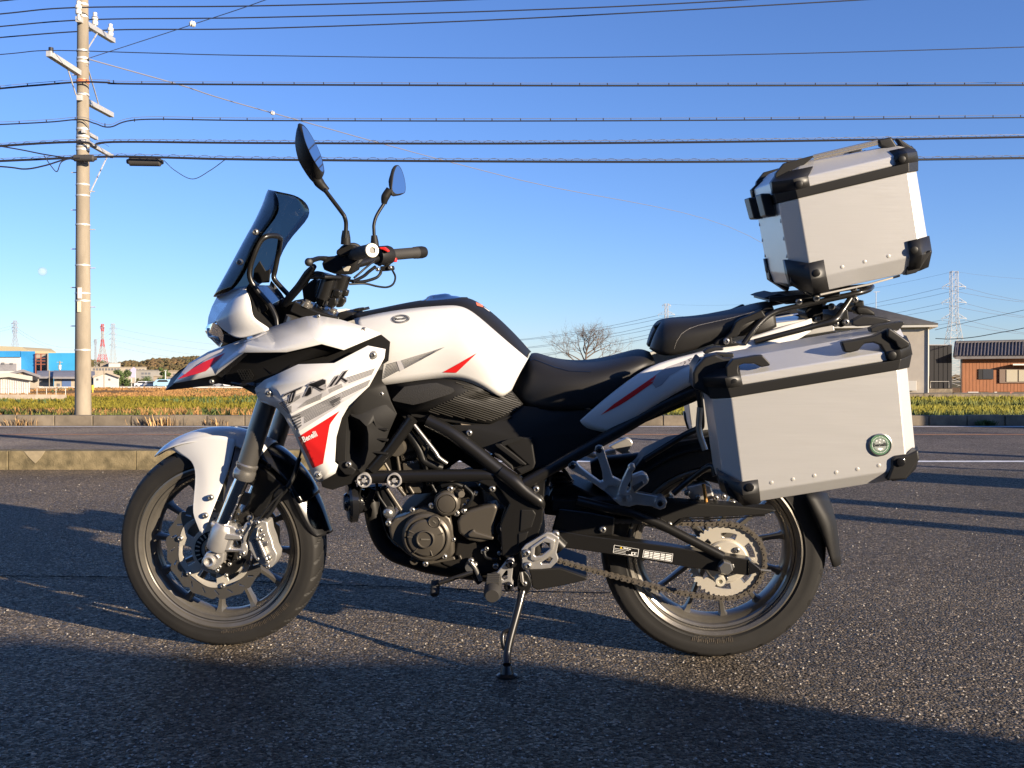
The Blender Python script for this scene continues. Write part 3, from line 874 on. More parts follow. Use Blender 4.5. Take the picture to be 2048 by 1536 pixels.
office("orange brown block behind the tall green tree", 336, 420, 742, 777, 380, M_TAN, ((345, 400, 747, 752, 6),))
sg = bld("sign_board", "tall lilac and white sign board on two posts in the car park", "sign"); sg.location = at(266, 778, 260); use_root(sg)
fbox("post", 262.3, 264, 745, 778, 260, .25, M_WHITEW); fbox("post", 269.6, 271.6, 738, 778, 260, .25, M_WHITEW)
slab("board", [[at(259, 755, 259.8), at(270, 755, 259.8), at(271.6, 738, 259.8), at(267, 734, 259.8), at(261, 739, 259.8)]], Vector((0, .3, 0)), M_LILAC, bevel=0)
lw = tag(empty("low_wall", "low pale concrete wall in front of the white warehouse", "wall", tuple(at(40, 803, 64)))); use_root(lw)
for k in range(6):
    fbox("wall_panel", -60 + k * 32.2, -60 + k * 32.2 + 31.9, 789 + (k == 5) * .3, 806, 64, .2, mat("stained pale concrete", (0.42, 0.34, 0.26), 0.9, vary=0.18, vscale=1.5))
fn_ = tag(empty("mesh_fence", "thin wire fence standing along the low wall", "fence", tuple(at(40, 800, 70)))); use_root(fn_)
for k in range(10): tube(None, "fence_post", [at(-40 + k * 19, 800, 70), at(-40 + k * 19, 777, 70)], .02, M_GALV, n=5)
tube(None, "rail", [at(-60, 777.5, 70), at(133, 777.5, 70)], .012, M_GALV, n=5)
gr = tag(empty("guard_rail", "white guard rail along the far edge of the dry meadow", "guard rail", tuple(at(160, 778, 128)))); use_root(gr)
fbox("rail", -200, 600, 773.2, 775.8, 128, .12, M_WHITEW)
for k in range(38): fbox("post", -200 + k * 21, -199.2 + k * 21, 773, 778, 128.2, .15, M_GALV)

def pylon(label, x, yt, yb, wt, wb, d, m, arms, r, m2=None, bands=None, name="transmission_tower", nlev=11):
    o = bld(name, label, "pylon"); o.location = at(x, yb, d); use_root(o)
    s = d / FPX
    def corner(t, k):
        w_ = (wb + (wt - wb) * min(1, t / 0.62) if t < .62 else wt) * s / 2
        c = at(x, yb + (yt - yb) * t, d)
        return c + Vector((w_ * (1 if k in (1, 2) else -1), w_ * (1 if k in (2, 3) else -1), 0))
    def add(bm, a, b, rr):
        add_tube(bm, [a, b], rr, 4, False)
    segs = [(i_ / nlev, (i_ + 1) / nlev) for i_ in range(nlev)]
    groups = {}
    for i_, (t0, t1) in enumerate(segs):
        mm = m if not bands else (m2 if (i_ // bands) % 2 else m)
        bm = groups.setdefault(mm.name, (bmesh.new(), mm))[0]
        for k in range(4):
            add(bm, corner(t0, k), corner(t1, k), r)
            add(bm, corner(t0, k), corner(t1, (k + 1) % 4), r * .6)
            add(bm, corner(t0, (k + 1) % 4), corner(t1, k), r * .6)
            add(bm, corner(t1, k), corner(t1, (k + 1) % 4), r * .6)
    for bm, mm in groups.values(): finish(bm, "lattice_mast", mm, smooth=False)
    for (ya, hw) in arms:
        bm = bmesh.new()
        t = (yb - ya) / (yb - yt)
        for sg_ in (-1, 1):
            tip = at(x + sg_ * hw, ya + 1, d)
            c0 = at(x + sg_ * wt / 2, ya, d); c1_ = at(x + sg_ * wt / 2, ya - hw * .35, d)
            for dy in (-1, 1):
                add(bm, c0 + Vector((0, dy * wt * s / 2, 0)), tip, r * .9); add(bm, c1_ + Vector((0, dy * wt * s / 2, 0)), tip, r * .7)
                mid = c0.lerp(tip, .5); add(bm, mid, c1_.lerp(tip, .5), r * .6)
            add(bm, tip, tip + Vector((-sg_ * 2 * s, 0, -5 * s)), r * .7)
        finish(bm, "crossarm", m, smooth=False)
    return o
pylon("large steel transmission tower above the brown house roof", 1908, 543, 778, 12, 52, 300, M_STEELP, ((573, 24), (604, 25), (636, 25), (545, 9)), 0.075, nlev=16)
pylon("top of a steel tower just above the pillion seat", 1333, 608, 775, 6, 36, 460, M_STEELP, ((628, 17), (610, 9), (645, 17), (662, 17)), 0.10, nlev=14)
pylon("small grey steel tower above the blue factory", 30, 641, 720, 5, 17, 620, M_STEELD, ((647, 8), (655, 7), (662, 6)), 0.10, nlev=10)
pylon("red and white banded lattice mast right of the pole", 205, 648, 740, 4, 20, 640, M_STEELP, ((653, 5),), 0.17, m2=M_RED, bands=2, name="radio_mast", nlev=12)
pylon("pale pylon with many arms right of the red and white mast", 226, 647, 740, 4, 14, 760, M_STEELP, ((649, 5), (657, 8), (668, 8), (678, 8), (690, 8)), 0.10, nlev=12)
pylon("thin short mast left of the red and white mast", 191, 678, 740, 2.5, 4, 600, M_STEELD, ((680, 3.5), (684, 3.5)), 0.08, name="radio_mast", nlev=10)
use_root(None)
def span(label, a, b, d, sag, r=0.05, m=M_WIRE):
    A_, B_ = at(*a, d[0]), at(*b, d[1])
    P = [A_.lerp(B_, i_ / 12) - Vector((0, 0, sag * 4 * (i_ / 12) * (1 - i_ / 12))) for i_ in range(13)]
    bm = bmesh.new(); add_tube(bm, P, r, 4, False)
    tag(finish(bm, "transmission_line", m), label, "power line", "lines between the steel towers")
for (y0, y1, lv) in ((572, 628, "upper"), (603, 645, "middle"), (636, 662, "lower")):
    for dx, sd in ((-24, "left"), (24, "right")):
        t_ = " tip of the large tower's " + lv + " arm"
        span("thin line falling leftwards from the " + sd + t_, (1908 + dx, y0 + 4), (1333 + dx * .7, y1 + 3), (300, 460), 5)
        span("thin line leaving the frame rightwards from the " + sd + t_, (1908 + dx, y0 + 4), (2500, y0 - 8 + dx * .2), (300, 280), 6)
        span("faint line passing behind the bare tree, %s one of the %s pair" % (sd, lv), (1333 + dx * .7, y1 + 3), (700, 668 + (y1 - 628)), (460, 650), 9, .08)
span("thin ground wire from the large tower's peak falling leftwards", (1908, 543), (1333, 608), (300, 460), 4, .03); span("thin ground wire from the large tower's peak leaving to the right", (1908, 543), (2500, 520), (300, 280), 4, .03)
for y0, lv in ((655, "topmost"), (668, "second"), (680, "third"), (692, "lowest")): span("faint line from the pale pylon to the motorcycle's nose, " + lv + " of four", (226, y0), (760, y0 + 34), (760, 700), 8, .06)
for y0, lv in ((650, "upper"), (656, "lower")): span(lv + " faint line from the small grey tower to the left edge", (30, y0), (-300, y0 + 22), (620, 640), 5, .05); span(lv + " faint line from the small grey tower to the pale pylon", (30, y0 + 3), (226, y0 + 6), (620, 760), 14, .05)
cable("dark service cable sagging to the right above the brown house", [(1871, 677), (1905, 678), (1950, 674), (2000, 665), (2048, 656), (2300, 600)], [83, 82, 80, 78, 76, 70], .03, M_CABLE)
cable("thin wire rising to the right behind the steel tower", [(1870, 660), (1950, 641), (2048, 620), (2300, 560)], [90, 88, 86, 80], .02, M_CABLE)

# ---- houses on the right
def right_houses():
    o = empty("house", "beige two-storey house with dark hip roof behind the left pannier", "house", tuple(at(1800, 786, 84))); use_root(o)
    c = at(1858, 786, 76)              # the corner nearest the viewer
    ang = R(34)
    ax = Vector((-math.cos(ang), math.sin(ang) * 0.42, 0)).normalized()       # along the front, leftwards
    ay = Vector((ax.y, -ax.x, 0)); ay = ay if ay.y > 0 else -ay
    Wd, Dp, Ht = 11.0, 7.0, 5.15
    def P(a, b, z): return c + ax * a + ay * b + Vector((0, 0, z))
    poly("wall", [P(0, 0, 0), P(Wd, 0, 0), P(Wd, Dp, 0), P(0, Dp, 0), P(0, 0, Ht), P(Wd, 0, Ht), P(Wd, Dp, Ht), P(0, Dp, Ht)], [(0, 1, 5, 4), (1, 2, 6, 5), (2, 3, 7, 6), (3, 0, 4, 7)], M_SIDING)
    e = 0.55
    rv = [P(-e, -e, Ht), P(Wd + e, -e, Ht), P(Wd + e, Dp + e, Ht), P(-e, Dp + e, Ht), P(Wd * .42, Dp / 2, Ht + 1.75), P(Wd * .62, Dp / 2, Ht + 1.75)]
    poly("roof", rv, [(0, 1, 5, 4), (1, 2, 5), (2, 3, 4, 5), (3, 0, 4)], M_ROOFD, solid=0.12, solid_off=1)
    lo = [p - Vector((0, 0, .16)) for p in rv[:4]]
    poly("soffit", rv[:4] + lo, [(4, 5, 6, 7), (0, 4, 5, 1), (1, 5, 6, 2), (2, 6, 7, 3), (3, 7, 4, 0)], M_TRIMW)
    for b0, z0 in ((1.0, 3.2), (3.6, 3.2), (1.0, .9), (3.6, .9)):
        poly("window", [P(-.04, b0, z0), P(-.04, b0 + 1.5, z0), P(-.04, b0 + 1.5, z0 + 1.1), P(-.04, b0, z0 + 1.1), P(.02, b0, z0), P(.02, b0 + 1.5, z0), P(.02, b0 + 1.5, z0 + 1.1), P(.02, b0, z0 + 1.1)], [(0, 1, 2, 3), (0, 4, 5, 1), (1, 5, 6, 2), (2, 6, 7, 3), (3, 7, 4, 0)], M_TRIMW)
    tube(None, "downpipe", [P(.08, -.06, 0), P(.08, -.06, Ht - .2)], .05, M_TRIMW, n=8)
    bx = P(1.3, -.25, 0.55)
    bm = bmesh.new(); add_box(bm, bx, .75, .3, .75, (ax, ay, Vector((0, 0, 1)))); finish(bm, "heat_pump", M_TRIMW, bevel=.02)
    tube(None, "antenna_mast", [at(1752, 640, 86), at(1752, 584, 86)], .03, M_GALV, n=6); tube(None, "antenna_bar", [at(1747, 584, 86), at(1759.5, 583.5, 86)], .025, M_GALV, n=6)
    # dark shed
    s = empty("shed", "black boarded shed between the beige house and the brown house", "shed", tuple(at(1880, 780, 80))); use_root(s)
    fbox("wall", 1858.6, 1904, 690.5, 778, 80, 5, M_BLACKW); fbox("plinth", 1857, 1905, 777.5, 787, 79.9, 5.2, M_KERB2); fbox("roof_edge", 1858, 1904.5, 689, 690.6, 79.9, 5.2, M_ROOFG)
    for k in range(5): fbox("board", 1859.6 + k * 9, 1867.8 + k * 9, 692, 777, 79.95, .06, M_BLACKW)
    tube(None, "handrail", [at(1861, 776, 79.7), at(1861, 763, 79.7), at(1898, 763, 79.7), at(1898, 776, 79.7)], .02, M_GALV, n=6, smooth_n=0)
    # brown house
    b = empty("house", "orange brown single-storey house with dark tiled roof at the right edge", "house", tuple(at(1990, 784, 80))); use_root(b)
    fbox("wall", 1923.5, 2160, 714, 783.5, 80, 7, M_BROWN)
    fbox("foundation", 1924, 2160, 783, 790, 80.1, 6.8, M_KERB2)
    fbox("corner_board", 1920.6, 1923.6, 712, 786, 79.9, 7, M_BLACKW)
    for k in range(34): fbox("wall_rib", 1925 + k * 6.9, 1925.9 + k * 6.9, 718, 783, 79.985, .03, M_BROWN)
    d0 = 79.1
    roofP = [at(1909, 713, d0), at(2165, 711, d0), at(2165, 681.5, d0 + 3.5), at(1912, 687, d0 + 3.5)]
    rb = [p - Vector((0, 0, .2)) for p in roofP]
    poly("roof", roofP + rb, [(0, 1, 2, 3), (4, 7, 6, 5), (0, 4, 5, 1), (1, 5, 6, 2), (2, 6, 7, 3), (3, 7, 4, 0)], M_ROOFT)
    bm = bmesh.new(); n_ = 37
    for k in range(n_):
        f = (k + .5) / n_
        a = roofP[0].lerp(roofP[1], f); t_ = roofP[3].lerp(roofP[2], f)
        P2 = [a.lerp(t_, j / 6) + Vector((0, 0, 0.03 + .02 * (j % 2))) for j in range(7)]
        add_tube(bm, P2, .085, 8)
    finish(bm, "tile_rolls", M_ROOFT)["kind"] = "stuff"
    tube(None, "ridge", [roofP[3] + Vector((-.05, 0, .05)), roofP[2] + Vector((0, 0, .05))], .16, M_ROOFT, n=10)
    tube(None, "verge_tile", [roofP[0], roofP[3]], .12, M_ROOFT, n=8)
    fbox("eave_board", 1910, 2165, 712.5, 716, 79.3, .1, M_BLACKW)
    w1 = fbox("window", 1957, 1987, 738, 758.5, 79.9, .1, M_BLACKW); fbox("pane", 1966, 1986.6, 738.6, 757.8, 79.88, .1, M_GLASSD, w1)
    w2 = fbox("window", 1999, 2080, 738, 766, 79.85, .15, mat("brown window frame", (0.12, 0.075, 0.05), 0.6))
    fbox("pane", 2013, 2035, 739.5, 763.5, 79.8, .1, M_GLASSC, w2); fbox("pane", 2037.5, 2062, 740, 763, 79.8, .1, M_GLASSC, w2)
    fbox("awning", 2026, 2100, 727.5, 730.5, 79.0, 1.0, M_TRIMW)
    # retaining wall and clutter
    rw = tag(empty("retaining_wall", "low dark retaining wall at the foot of the houses on the right", "wall", tuple(at(1900, 796, 72)))); use_root(rw)
    for k in range(12): fbox("wall_block", 1500 + k * 58, 1557.4 + k * 58, 787.5, 797.5, 72, 6.0, M_KERB2)
    use_root(None)
    for k, (x0, x1, m_, lab) in enumerate(((1925, 1934, M_RUST, "rusty box by the left corner of the brown house"), (1936, 1957, M_WHITEW, "pale slab leaning against the foot of the brown house"), (1977, 1986, M_BROWN, "brown flower pot under the small window"), (1989, 1994, M_TRIMW, "pale crate beside the brown flower pot"), (2020, 2027, M_RUST, "reddish pot under the large window"))):
        o_ = fbox("box" if k in (0, 3) else ("slab" if k == 1 else "flower_pot"), x0, x1, 783.8, 787.6, 78.6, .6, m_); tag(o_, lab, "box" if k in (0, 3) else ("slab" if k == 1 else "pot"))
right_houses()
use_root(None)

# ---- hill, trees
def hill():
    rows = []
    for j in range(10):
        f = j / 9
        rows.append([at(px, 0, 820 + f * 120) * Vector((1, 1, 0)) if False else Vector((((px - 1024) / FPX) * (820 + f * 120), 820 + f * 120, 0)) for px in range(120, 660, 6)])
    crest = ((120, 737), (180, 722), (195, 723), (215, 728), (235, 730), (250, 725), (262, 724), (280, 727), (300, 721), (320, 719), (345, 719), (365, 716), (385, 715.5), (420, 717), (470, 722), (540, 728), (600, 740), (660, 750))
    def cy(x):
        for a, b in zip(crest, crest[1:]):
            if a[0] <= x <= b[0]: return a[1] + (b[1] - a[1]) * (x - a[0]) / (b[0] - a[0])
        return 752
    for j, r_ in enumerate(rows):
        f = math.sin(min(1, j / 6) * math.pi / 2) if j <= 6 else math.cos((j - 6) / 3 * math.pi / 2)
        for i_, p in enumerate(r_):
            px = 120 + i_ * 6
            hz = (752 - cy(px)) / FPX * 880 + 2.9
            p.z = -2.3 + hz * f + (noise.noise(p * .05) * 2.0 * f)
    o = grid("wooded_hill", rows, mat("autumn woodland floor", (0.07, 0.07, 0.03), 0.9), kind="structure", sharp=180)
    bm = bmesh.new()
    for _ in range(2600):
        px = random.uniform(125, 650); j = random.uniform(0, 6.3) / 9; d_ = 820 + j * 120
        f = math.sin(min(1, j * 9 / 6) * math.pi / 2)
        hz = (752 - cy(px)) / FPX * 880 + 2.9
        c = Vector((((px - 1024) / FPX) * d_, d_, -2.3 + hz * f + .6))
        r_ = random.uniform(1.0, 2.3)
        m4 = Matrix.Translation(c) @ Matrix.Diagonal((r_, r_, r_ * random.uniform(.6, 1.0), 1))
        g_ = bmesh.ops.create_icosphere(bm, subdivisions=1, radius=1.0, matrix=m4)
        for v in g_["verts"]: v.co += Vector((random.gauss(0, .25), random.gauss(0, .25), random.gauss(0, .25)))
    m_ = mat("autumn woodland crowns", (0.075, 0.075, 0.025), 0.9, col2=(0.17, 0.105, 0.045), vary=.3, vscale=0.12)
    finish(bm, "woodland", m_, smooth=False)["kind"] = "stuff"
hill()
def far_wood():
    bm = bmesh.new()
    for _ in range(1500):
        a = random.uniform(-1.35, 1.35); d_ = random.uniform(880, 960); r_ = random.uniform(2.2, 4.2)
        m4 = Matrix.Translation(Vector((math.sin(a) * d_, math.cos(a) * d_, -1.6))) @ Matrix.Diagonal((r_ * 1.8, r_, r_ * random.uniform(.6, 1.0), 1))
        g_ = bmesh.ops.create_icosphere(bm, subdivisions=1, radius=1.0, matrix=m4)
    finish(bm, "distant_wood", MATS["autumn woodland crowns"], smooth=False)["kind"] = "stuff"
far_wood()

def leaf_tree(name, label, x, yb, yt, wpx, d, mats, n=700, group=None):
    o = empty(name, label, "tree", tuple(at(x, yb, d)), 0, group); use_root(o)
    s = d / FPX; h = (yb - yt) * s; w_ = wpx * s; b = at(x, yb, d)
    tube(None, "trunk", [b, b + Vector((.02 * h, 0, h * .35)), b + Vector((0, 0, h * .7))], [h * .05, h * .035, h * .015], M_BARK, n=7)
    bm = bmesh.new()
    cl = [(random.gauss(0, w_ * .22), random.gauss(0, w_ * .22), h * random.uniform(.3, .88), w_ * random.uniform(.14, .25)) for _ in range(16)]
    for _ in range(n):
        cx, cyy, cz, cr = random.choice(cl)
        v = Vector((random.gauss(0, 1), random.gauss(0, 1), random.gauss(0, 1))).normalized() * cr * random.uniform(.6, 1.08)
        p = b + Vector((cx, cyy, cz)) + v
        sz = h * random.uniform(.025, .055)
        t1 = Vector((random.gauss(0, 1), random.gauss(0, 1), random.gauss(0, 1))).normalized(); t2 = t1.orthogonal()
        q = [bm.verts.new(p + t1 * sz), bm.verts.new(p + t2 * sz * .7), bm.verts.new(p - t1 * sz), bm.verts.new(p - t2 * sz * .7)]
        bm.faces.new(q)
    finish(bm, "crown", mats, smooth=False)
    use_root(None)
leaf_tree("tree", "round green tree beside the white gabled house", 246, 778, 739, 36, 200, M_LEAF[0], 1500)
leaf_tree("tree", "slim dark green tree in front of the orange brown block", 326, 778, 733, 17, 280, M_LEAF[0], 900)
leaf_tree("tree", "low green bushy tree behind the parked cars", 298, 777, 754, 30, 240, M_LEAF[0], 900)
leaf_tree("tree", "low olive tree left of the tan office block", 280, 778, 757, 20, 245, M_LEAF[1], 700)
leaf_tree("tree", "dark tree behind the pole at the foot of the hill", 196, 742, 721, 30, 560, M_LEAF[1], 700)

def bare_tree():
    o = empty("bare_tree", "leafless autumn tree rising behind the rider seat", "tree", tuple(at(1172, 784, 95))); use_root(o)
    s = 95 / FPX; b = at(1172, 790, 95)
    bt, br = bmesh.new(), bmesh.new()
    trunk = [b, b + Vector((-.05, 0, 2.2)), at(1171, 728, 95), at(1173, 700, 95)]
    tr = catmull(trunk, 5); add_tube(bt, tr, [0.22 - .16 * i_ / (len(tr) - 1) for i_ in range(len(tr))], 8)
    rnd = random.Random(11)
    def grow(p, d_, L_, r_, lev):
        n_ = 4; P = [p]
        for i_ in range(n_):
            d_ = (d_ + Vector((rnd.gauss(0, .22), rnd.gauss(0, .22), rnd.gauss(.06, .16)))).normalized()
            P.append(P[-1] + d_ * L_ / n_)
        add_tube(br, P, [r_ * (1 - .55 * i_ / n_) for i_ in range(n_ + 1)], 4 if lev > 1 else 6, False)
        if lev >= 5: return
        for k in range(rnd.choice((2, 3, 3)) if lev < 4 else 2):
            q = P[rnd.choice((2, 3, 4))]
            sd = Vector((rnd.gauss(0, 1), rnd.gauss(0, .8), rnd.gauss(.15, .5))).normalized()
            grow(q, (d_ * .8 + sd * .75).normalized(), L_ * rnd.uniform(.55, .8), r_ * .52, lev + 1)
        grow(P[-1], d_, L_ * .72, r_ * .5, lev + 1)
    top_ = trunk[3]
    starts = [(trunk[2], Vector((-1.0, .1, .65)), 1.9), (trunk[2] + Vector((0, 0, .5)), Vector((1.0, -.2, .55)), 2.0), (trunk[2] + Vector((0, 0, .2)), Vector((-.4, .7, .6)), 1.6),
              (trunk[2] - Vector((0, 0, .2)), Vector((1.1, .2, .35)), 1.9), (trunk[2] - Vector((0, 0, .3)), Vector((-1.2, -.2, .28)), 2.0), (trunk[2] + Vector((0, 0, .9)), Vector((.5, .3, .7)), 1.5),
              (top_, Vector((-.55, 0, .8)), 1.3), (top_, Vector((.25, .2, 1)), 1.2), (top_ - Vector((0, 0, .5)), Vector((-.8, .2, .6)), 1.6), (top_ - Vector((0, 0, .4)), Vector((.75, -.3, .6)), 1.5)]
    for p, d_, L_ in starts: grow(p, d_.normalized(), L_ * .98, .075, 1)
    finish(bt, "trunk", M_BARK); finish(br, "branches", mat("brown twigs", (0.13, 0.095, 0.07), 0.9), smooth=False)
    use_root(None)
bare_tree()

# ---- parked cars far off
def car(label, x, yb, d, L_, m, van=False, group="cars in the far car park"):
    o = empty("parked_car", label, "car", tuple(at(x, yb, d)), 0, group); use_root(o)
    c = at(x, yb, d); hh = 1.9 if van else 1.45
    prof = [(-.5, .25), (-.5, .62), (-.44, .70), (-.34, .95 if van else .72), (-.2, 1.0), (.3, 1.0), (.42, .95 if van else .68), (.5, .6), (.5, .25)]
    pts = [c + Vector((a * L_, 0, z * hh)) for a, z in prof]
    slab("body", [pts], Vector((0, 1.6, 0)), m, bevel=.05)
    g_ = [c + Vector((a * L_, -.02, z * hh)) for a, z in ((-.30, .70), (-.18, .93), (.27, .93), (.36, .70))]
    slab("window", [g_], Vector((0, .05, 0)), M_GLASSD, bevel=0)
    for a in (-.32, .32):
        w_ = lathe("wheel", c + Vector((a * L_, -.05, .32)), Vector((0, -1, 0)), [(.3, -.2), (.32, 0), (.2, .02), (.19, 0), (0, 0)], M_TYREB, n=14)
    use_root(None)
car("white car parked nearest the sign board", 282, 776, 215, 3.0, M_CARW); car("silver car with dark windows between the white cars", 299, 776.3, 214, 2.6, M_CARG)
car("light blue and white van beside the beak tip", 324, 776.5, 212, 3.8, M_CARB, True); car("white van seen under the beak of the motorcycle", 455, 776.5, 212, 2.6, M_CARW, True)
car("silver car seen under the beak beside the white van", 436, 776.5, 212, 2.2, M_CARG)
def thin_pole(label, x, yt, yb, d, r, m=M_POLE, head=False, arms=False):
    o = empty("lamp_post" if head else "distant_pole", label, "lamp post" if head else "utility pole", tuple(at(x, yb, d))); use_root(o)
    tube(None, "shaft", [at(x, yb, d), at(x, yt, d)], r, m, n=8)
    if head: fbox("lamp_head", x - 3, x + 3, yt - .6, yt + .8, d - .3, .6, M_GALV)
    if arms: fbox("crossarm", x - 6, x + 6, yt + 2, yt + 3, d, .3, M_GALV); fbox("crossarm", x - 4, x + 4, yt + 8, yt + 9, d, .3, M_GALV); lathe("transformer", at(x, yt + 12.5, d), Vector((0, 0, 1)), [(0, -.5), (.35, -.5), (.35, .5), (0, .5)], M_GALV, n=10)
    use_root(None)
thin_pole("slim white lamp post beside the slim dark tree", 331, 741, 777, 255, .14, M_WHITEW, head=True)
thin_pole("thin grey pole in front of the long low grey roofed house", 98.5, 740, 776, 125, .06)
thin_pole("thin grey pole in front of the white gabled house", 208, 736, 776, 125, .06)
thin_pole("small utility pole with transformer before the blue factory", 119.5, 722, 776, 240, .16, arms=True)
mk = lathe("marker_post", at(185.5, 786, 92), Vector((0, 0, 1)), [(0, -.2), (.05, -.2), (.05, .3), (.13, .3), (.13, .72), (0, .75)], M_YEL, n=10)
tag(mk, "small yellow marker standing in the meadow right of the pole", "marker")

# ---- moon
bm = bmesh.new(); bmesh.ops.create_icosphere(bm, subdivisions=4, radius=8.6 / FPX * 4200, matrix=Matrix.Translation(at(85, 543, 4200)))
mo = tag(finish(bm, "moon", M_MOON), "pale daytime moon left of the utility pole", "moon")

# ---- unseen things added to throw the long evening shadows over the lot
def back_caster():
    n_ = Vector((-LDIR.y, LDIR.x, 0)) * -1          # to the right of the light's way
    n_ = Vector((LDIR.y, -LDIR.x, 0))
    if n_.y < 0: n_ = -n_
    Tn = math.tan(SUN_EL); T0 = 7.0
    pts = [Vector((1.083, 2.115, 0)), Vector((0.55, 2.42, 0)), Vector((-.033, 2.74, 0)), Vector((-.8, 2.73, 0)), Vector((-1.52, 2.97, 0))]
    qt = [(p.dot(n_), p.dot(LDIR)) for p in pts]
    o = empty("shadow_block", "unseen grey block added behind the viewer, outline cut to cast the foreground shadow", "shed", tuple(LDIR * -T0)); use_root(o)
    top_ = [n_ * q + LDIR * -T0 + Vector((0, 0, (t + T0) * Tn)) for q, t in qt]
    q0 = qt[0][0]
    outline = [n_ * q0 + LDIR * -T0, top_[0], top_[1], top_[2], top_[3], top_[4], n_ * -4 + LDIR * -T0 + Vector((0, 0, top_[4].z + .35)), n_ * -4 + LDIR * -T0]
    slab("wall", [outline], LDIR * -2.2, M_GREYB, bevel=0)  # added block, outline worked back from the edge of the foreground shadow
    use_root(None)
back_caster()
def blocker():
    o = empty("sky_blocker", "unseen dark shop building behind the viewer on the left", "building", (-6, -6, 0)); use_root(o)
    n_ = Vector((-LDIR.y, LDIR.x, 0)); n_ = n_ if n_.y < 0 else -n_
    a = n_ * 5 + LDIR * 1.2; b = n_ * 5 - LDIR * 30
    slab("wall", [[a, b, b + Vector((0, 0, 4.5)), a + Vector((0, 0, 4.5))]], n_ * 9, mat("dark brown shop cladding", (0.05, 0.045, 0.04), 0.7), bevel=0)  # unseen block added to cut sky light on lot and motorcycle
    use_root(None)
blocker()
def post(label, G0, s, h, r, name="shadow_post", top=None):  # unseen casters set back along the light from each shadow band
    b = Vector((G0[0], G0[1], 0)) - LDIR * s
    o = empty(name, label, "post", tuple(b)); use_root(o)
    tube(None, "shaft", [b, b + Vector((0, 0, h))], r, M_GALV, n=10)
    if top:
        w_, hh = top
        n_ = Vector((LDIR.y, -LDIR.x, 0))
        bm = bmesh.new(); add_box(bm, b + Vector((0, 0, h + hh / 2 - .02)), w_, .05, hh, (n_, LDIR, Vector((0, 0, 1)))); finish(bm, "board", M_GREYB)
    use_root(None)
def gp(px, py):
    g_ = ground(px, py); return (g_.x, g_.y)
post("unseen steel post off the right edge casting a shadow band behind the rear wheel", gp(2048, 1066), 5.0, 1.55, 0.10)
post("unseen board added off the right edge to cast a wide shadow band by the road", gp(2048, 967), 4.5, 0.5, 0.06, "shadow_board", (0.75, 1.7))  # board added to cast the wide band
post("unseen thin post off the right edge casting a shadow band by the road line", gp(2048, 942), 5.0, 1.9, 0.05)
post("unseen tall post off the right edge casting a shadow band beside the road", gp(2048, 912), 7.0, 3.1, 0.11)
post("unseen thin tall post off the right edge casting a shadow band beyond the road line", gp(2048, 868), 8.0, 5.2, 0.07)
post("utility pole off the right edge whose shade crosses the road on the left", gp(340, 897), 14, 5.0, 0.12, "shade_pole")
post("hoarding added unseen off the right edge to shade the far lane", gp(2200, 857), 6.0, 0.3, 0.08, "shadeboard", (1.2, 4.0))  # board added to put the far lane in shadow
# ================================================================== MOTORCYCLE
WHITE = mat("pearl white paint", (0.68, 0.67, 0.645), 0.28, coat=0.6)
BLACKP = mat("black textured plastic", (0.012, 0.0115, 0.011), 0.55, spec=0.28, bump=0.06, bscale=700, bdist=0.0005)
BLACKG = mat("gloss black plastic", (0.010, 0.010, 0.011), 0.18, coat=0.3)
BLACKS = mat("satin black frame paint", (0.010, 0.0095, 0.009), 0.34, coat=0.15)
BLACKB = mat("black coated bracket", (0.008, 0.008, 0.008), 0.45, spec=0.35)
ENGINE = mat("warm grey engine paint", (0.085, 0.075, 0.061), 0.40, metal=0.35, bump=0.08, bscale=500, bdist=0.0006)
ENGINED = mat("dark engine casting", (0.014, 0.0125, 0.011), 0.75, spec=0.2, bump=0.1, bscale=300, bdist=0.0008)
RUBBER = mat("tyre rubber", (0.0135, 0.0125, 0.0115), 0.66, vary=0.22, vscale=9, bump=0.1, bscale=160, bdist=0.0008)
GRIPR = mat("grip rubber", (0.030, 0.028, 0.026), 0.7)
RIMM = mat("titanium grey rim paint", (0.165, 0.152, 0.132), 0.28, metal=0.6, vary=0.08, vscale=30)
ALU = mat("brushed aluminium sheet", (0.64, 0.63, 0.61), 0.34, metal=0.5, bump=0.16, bscale=45, stretch=(1.2, 30, 60), bdist=0.0006, vary=0.018, vscale=9, detail=8, rvary=0.03)
ALUC = mat("anodised aluminium chamfer", (0.50, 0.48, 0.44), 0.42, metal=0.3, bump=0.04, bscale=400, bdist=0.0004)
CAST = mat("cast aluminium", (0.58, 0.56, 0.53), 0.34, metal=0.7, bump=0.08, bscale=260, bdist=0.0006, vary=.06, vscale=40)
CHROME = mat("hard chrome", (0.75, 0.75, 0.76), 0.08, metal=1.0)
COLLAR = mat("bright fork collar", (0.38, 0.36, 0.33), 0.25, metal=0.8)
STEEL = mat("zinc plated steel", (0.36, 0.35, 0.33), 0.33, metal=0.85)
DISC = mat("brake disc steel", (0.30, 0.28, 0.25), 0.32, metal=0.85)
GOLDA = mat("pale gold carrier", (0.66, 0.61, 0.52), 0.36, metal=0.5)
FORKO = mat("dark anodised fork tube", (0.24, 0.23, 0.215), 0.30, metal=0.8)
BRONZE = mat("bronze pad pin", (0.45, 0.24, 0.07), 0.4, metal=0.7)
SEATM = mat("black seat vinyl", (0.016, 0.015, 0.014), 0.52, bump=0.25, bscale=420, bdist=0.0008)
REDD = mat("red print", (0.70, 0.02, 0.02), 0.32, coat=0.4)
GREYD = mat("grey print", (0.33, 0.32, 0.33), 0.35, coat=0.4)
GREYL = mat("light grey print", (0.52, 0.51, 0.52), 0.35, coat=0.4)
DARKD = mat("charcoal print", (0.10, 0.10, 0.105), 0.35, coat=0.4)
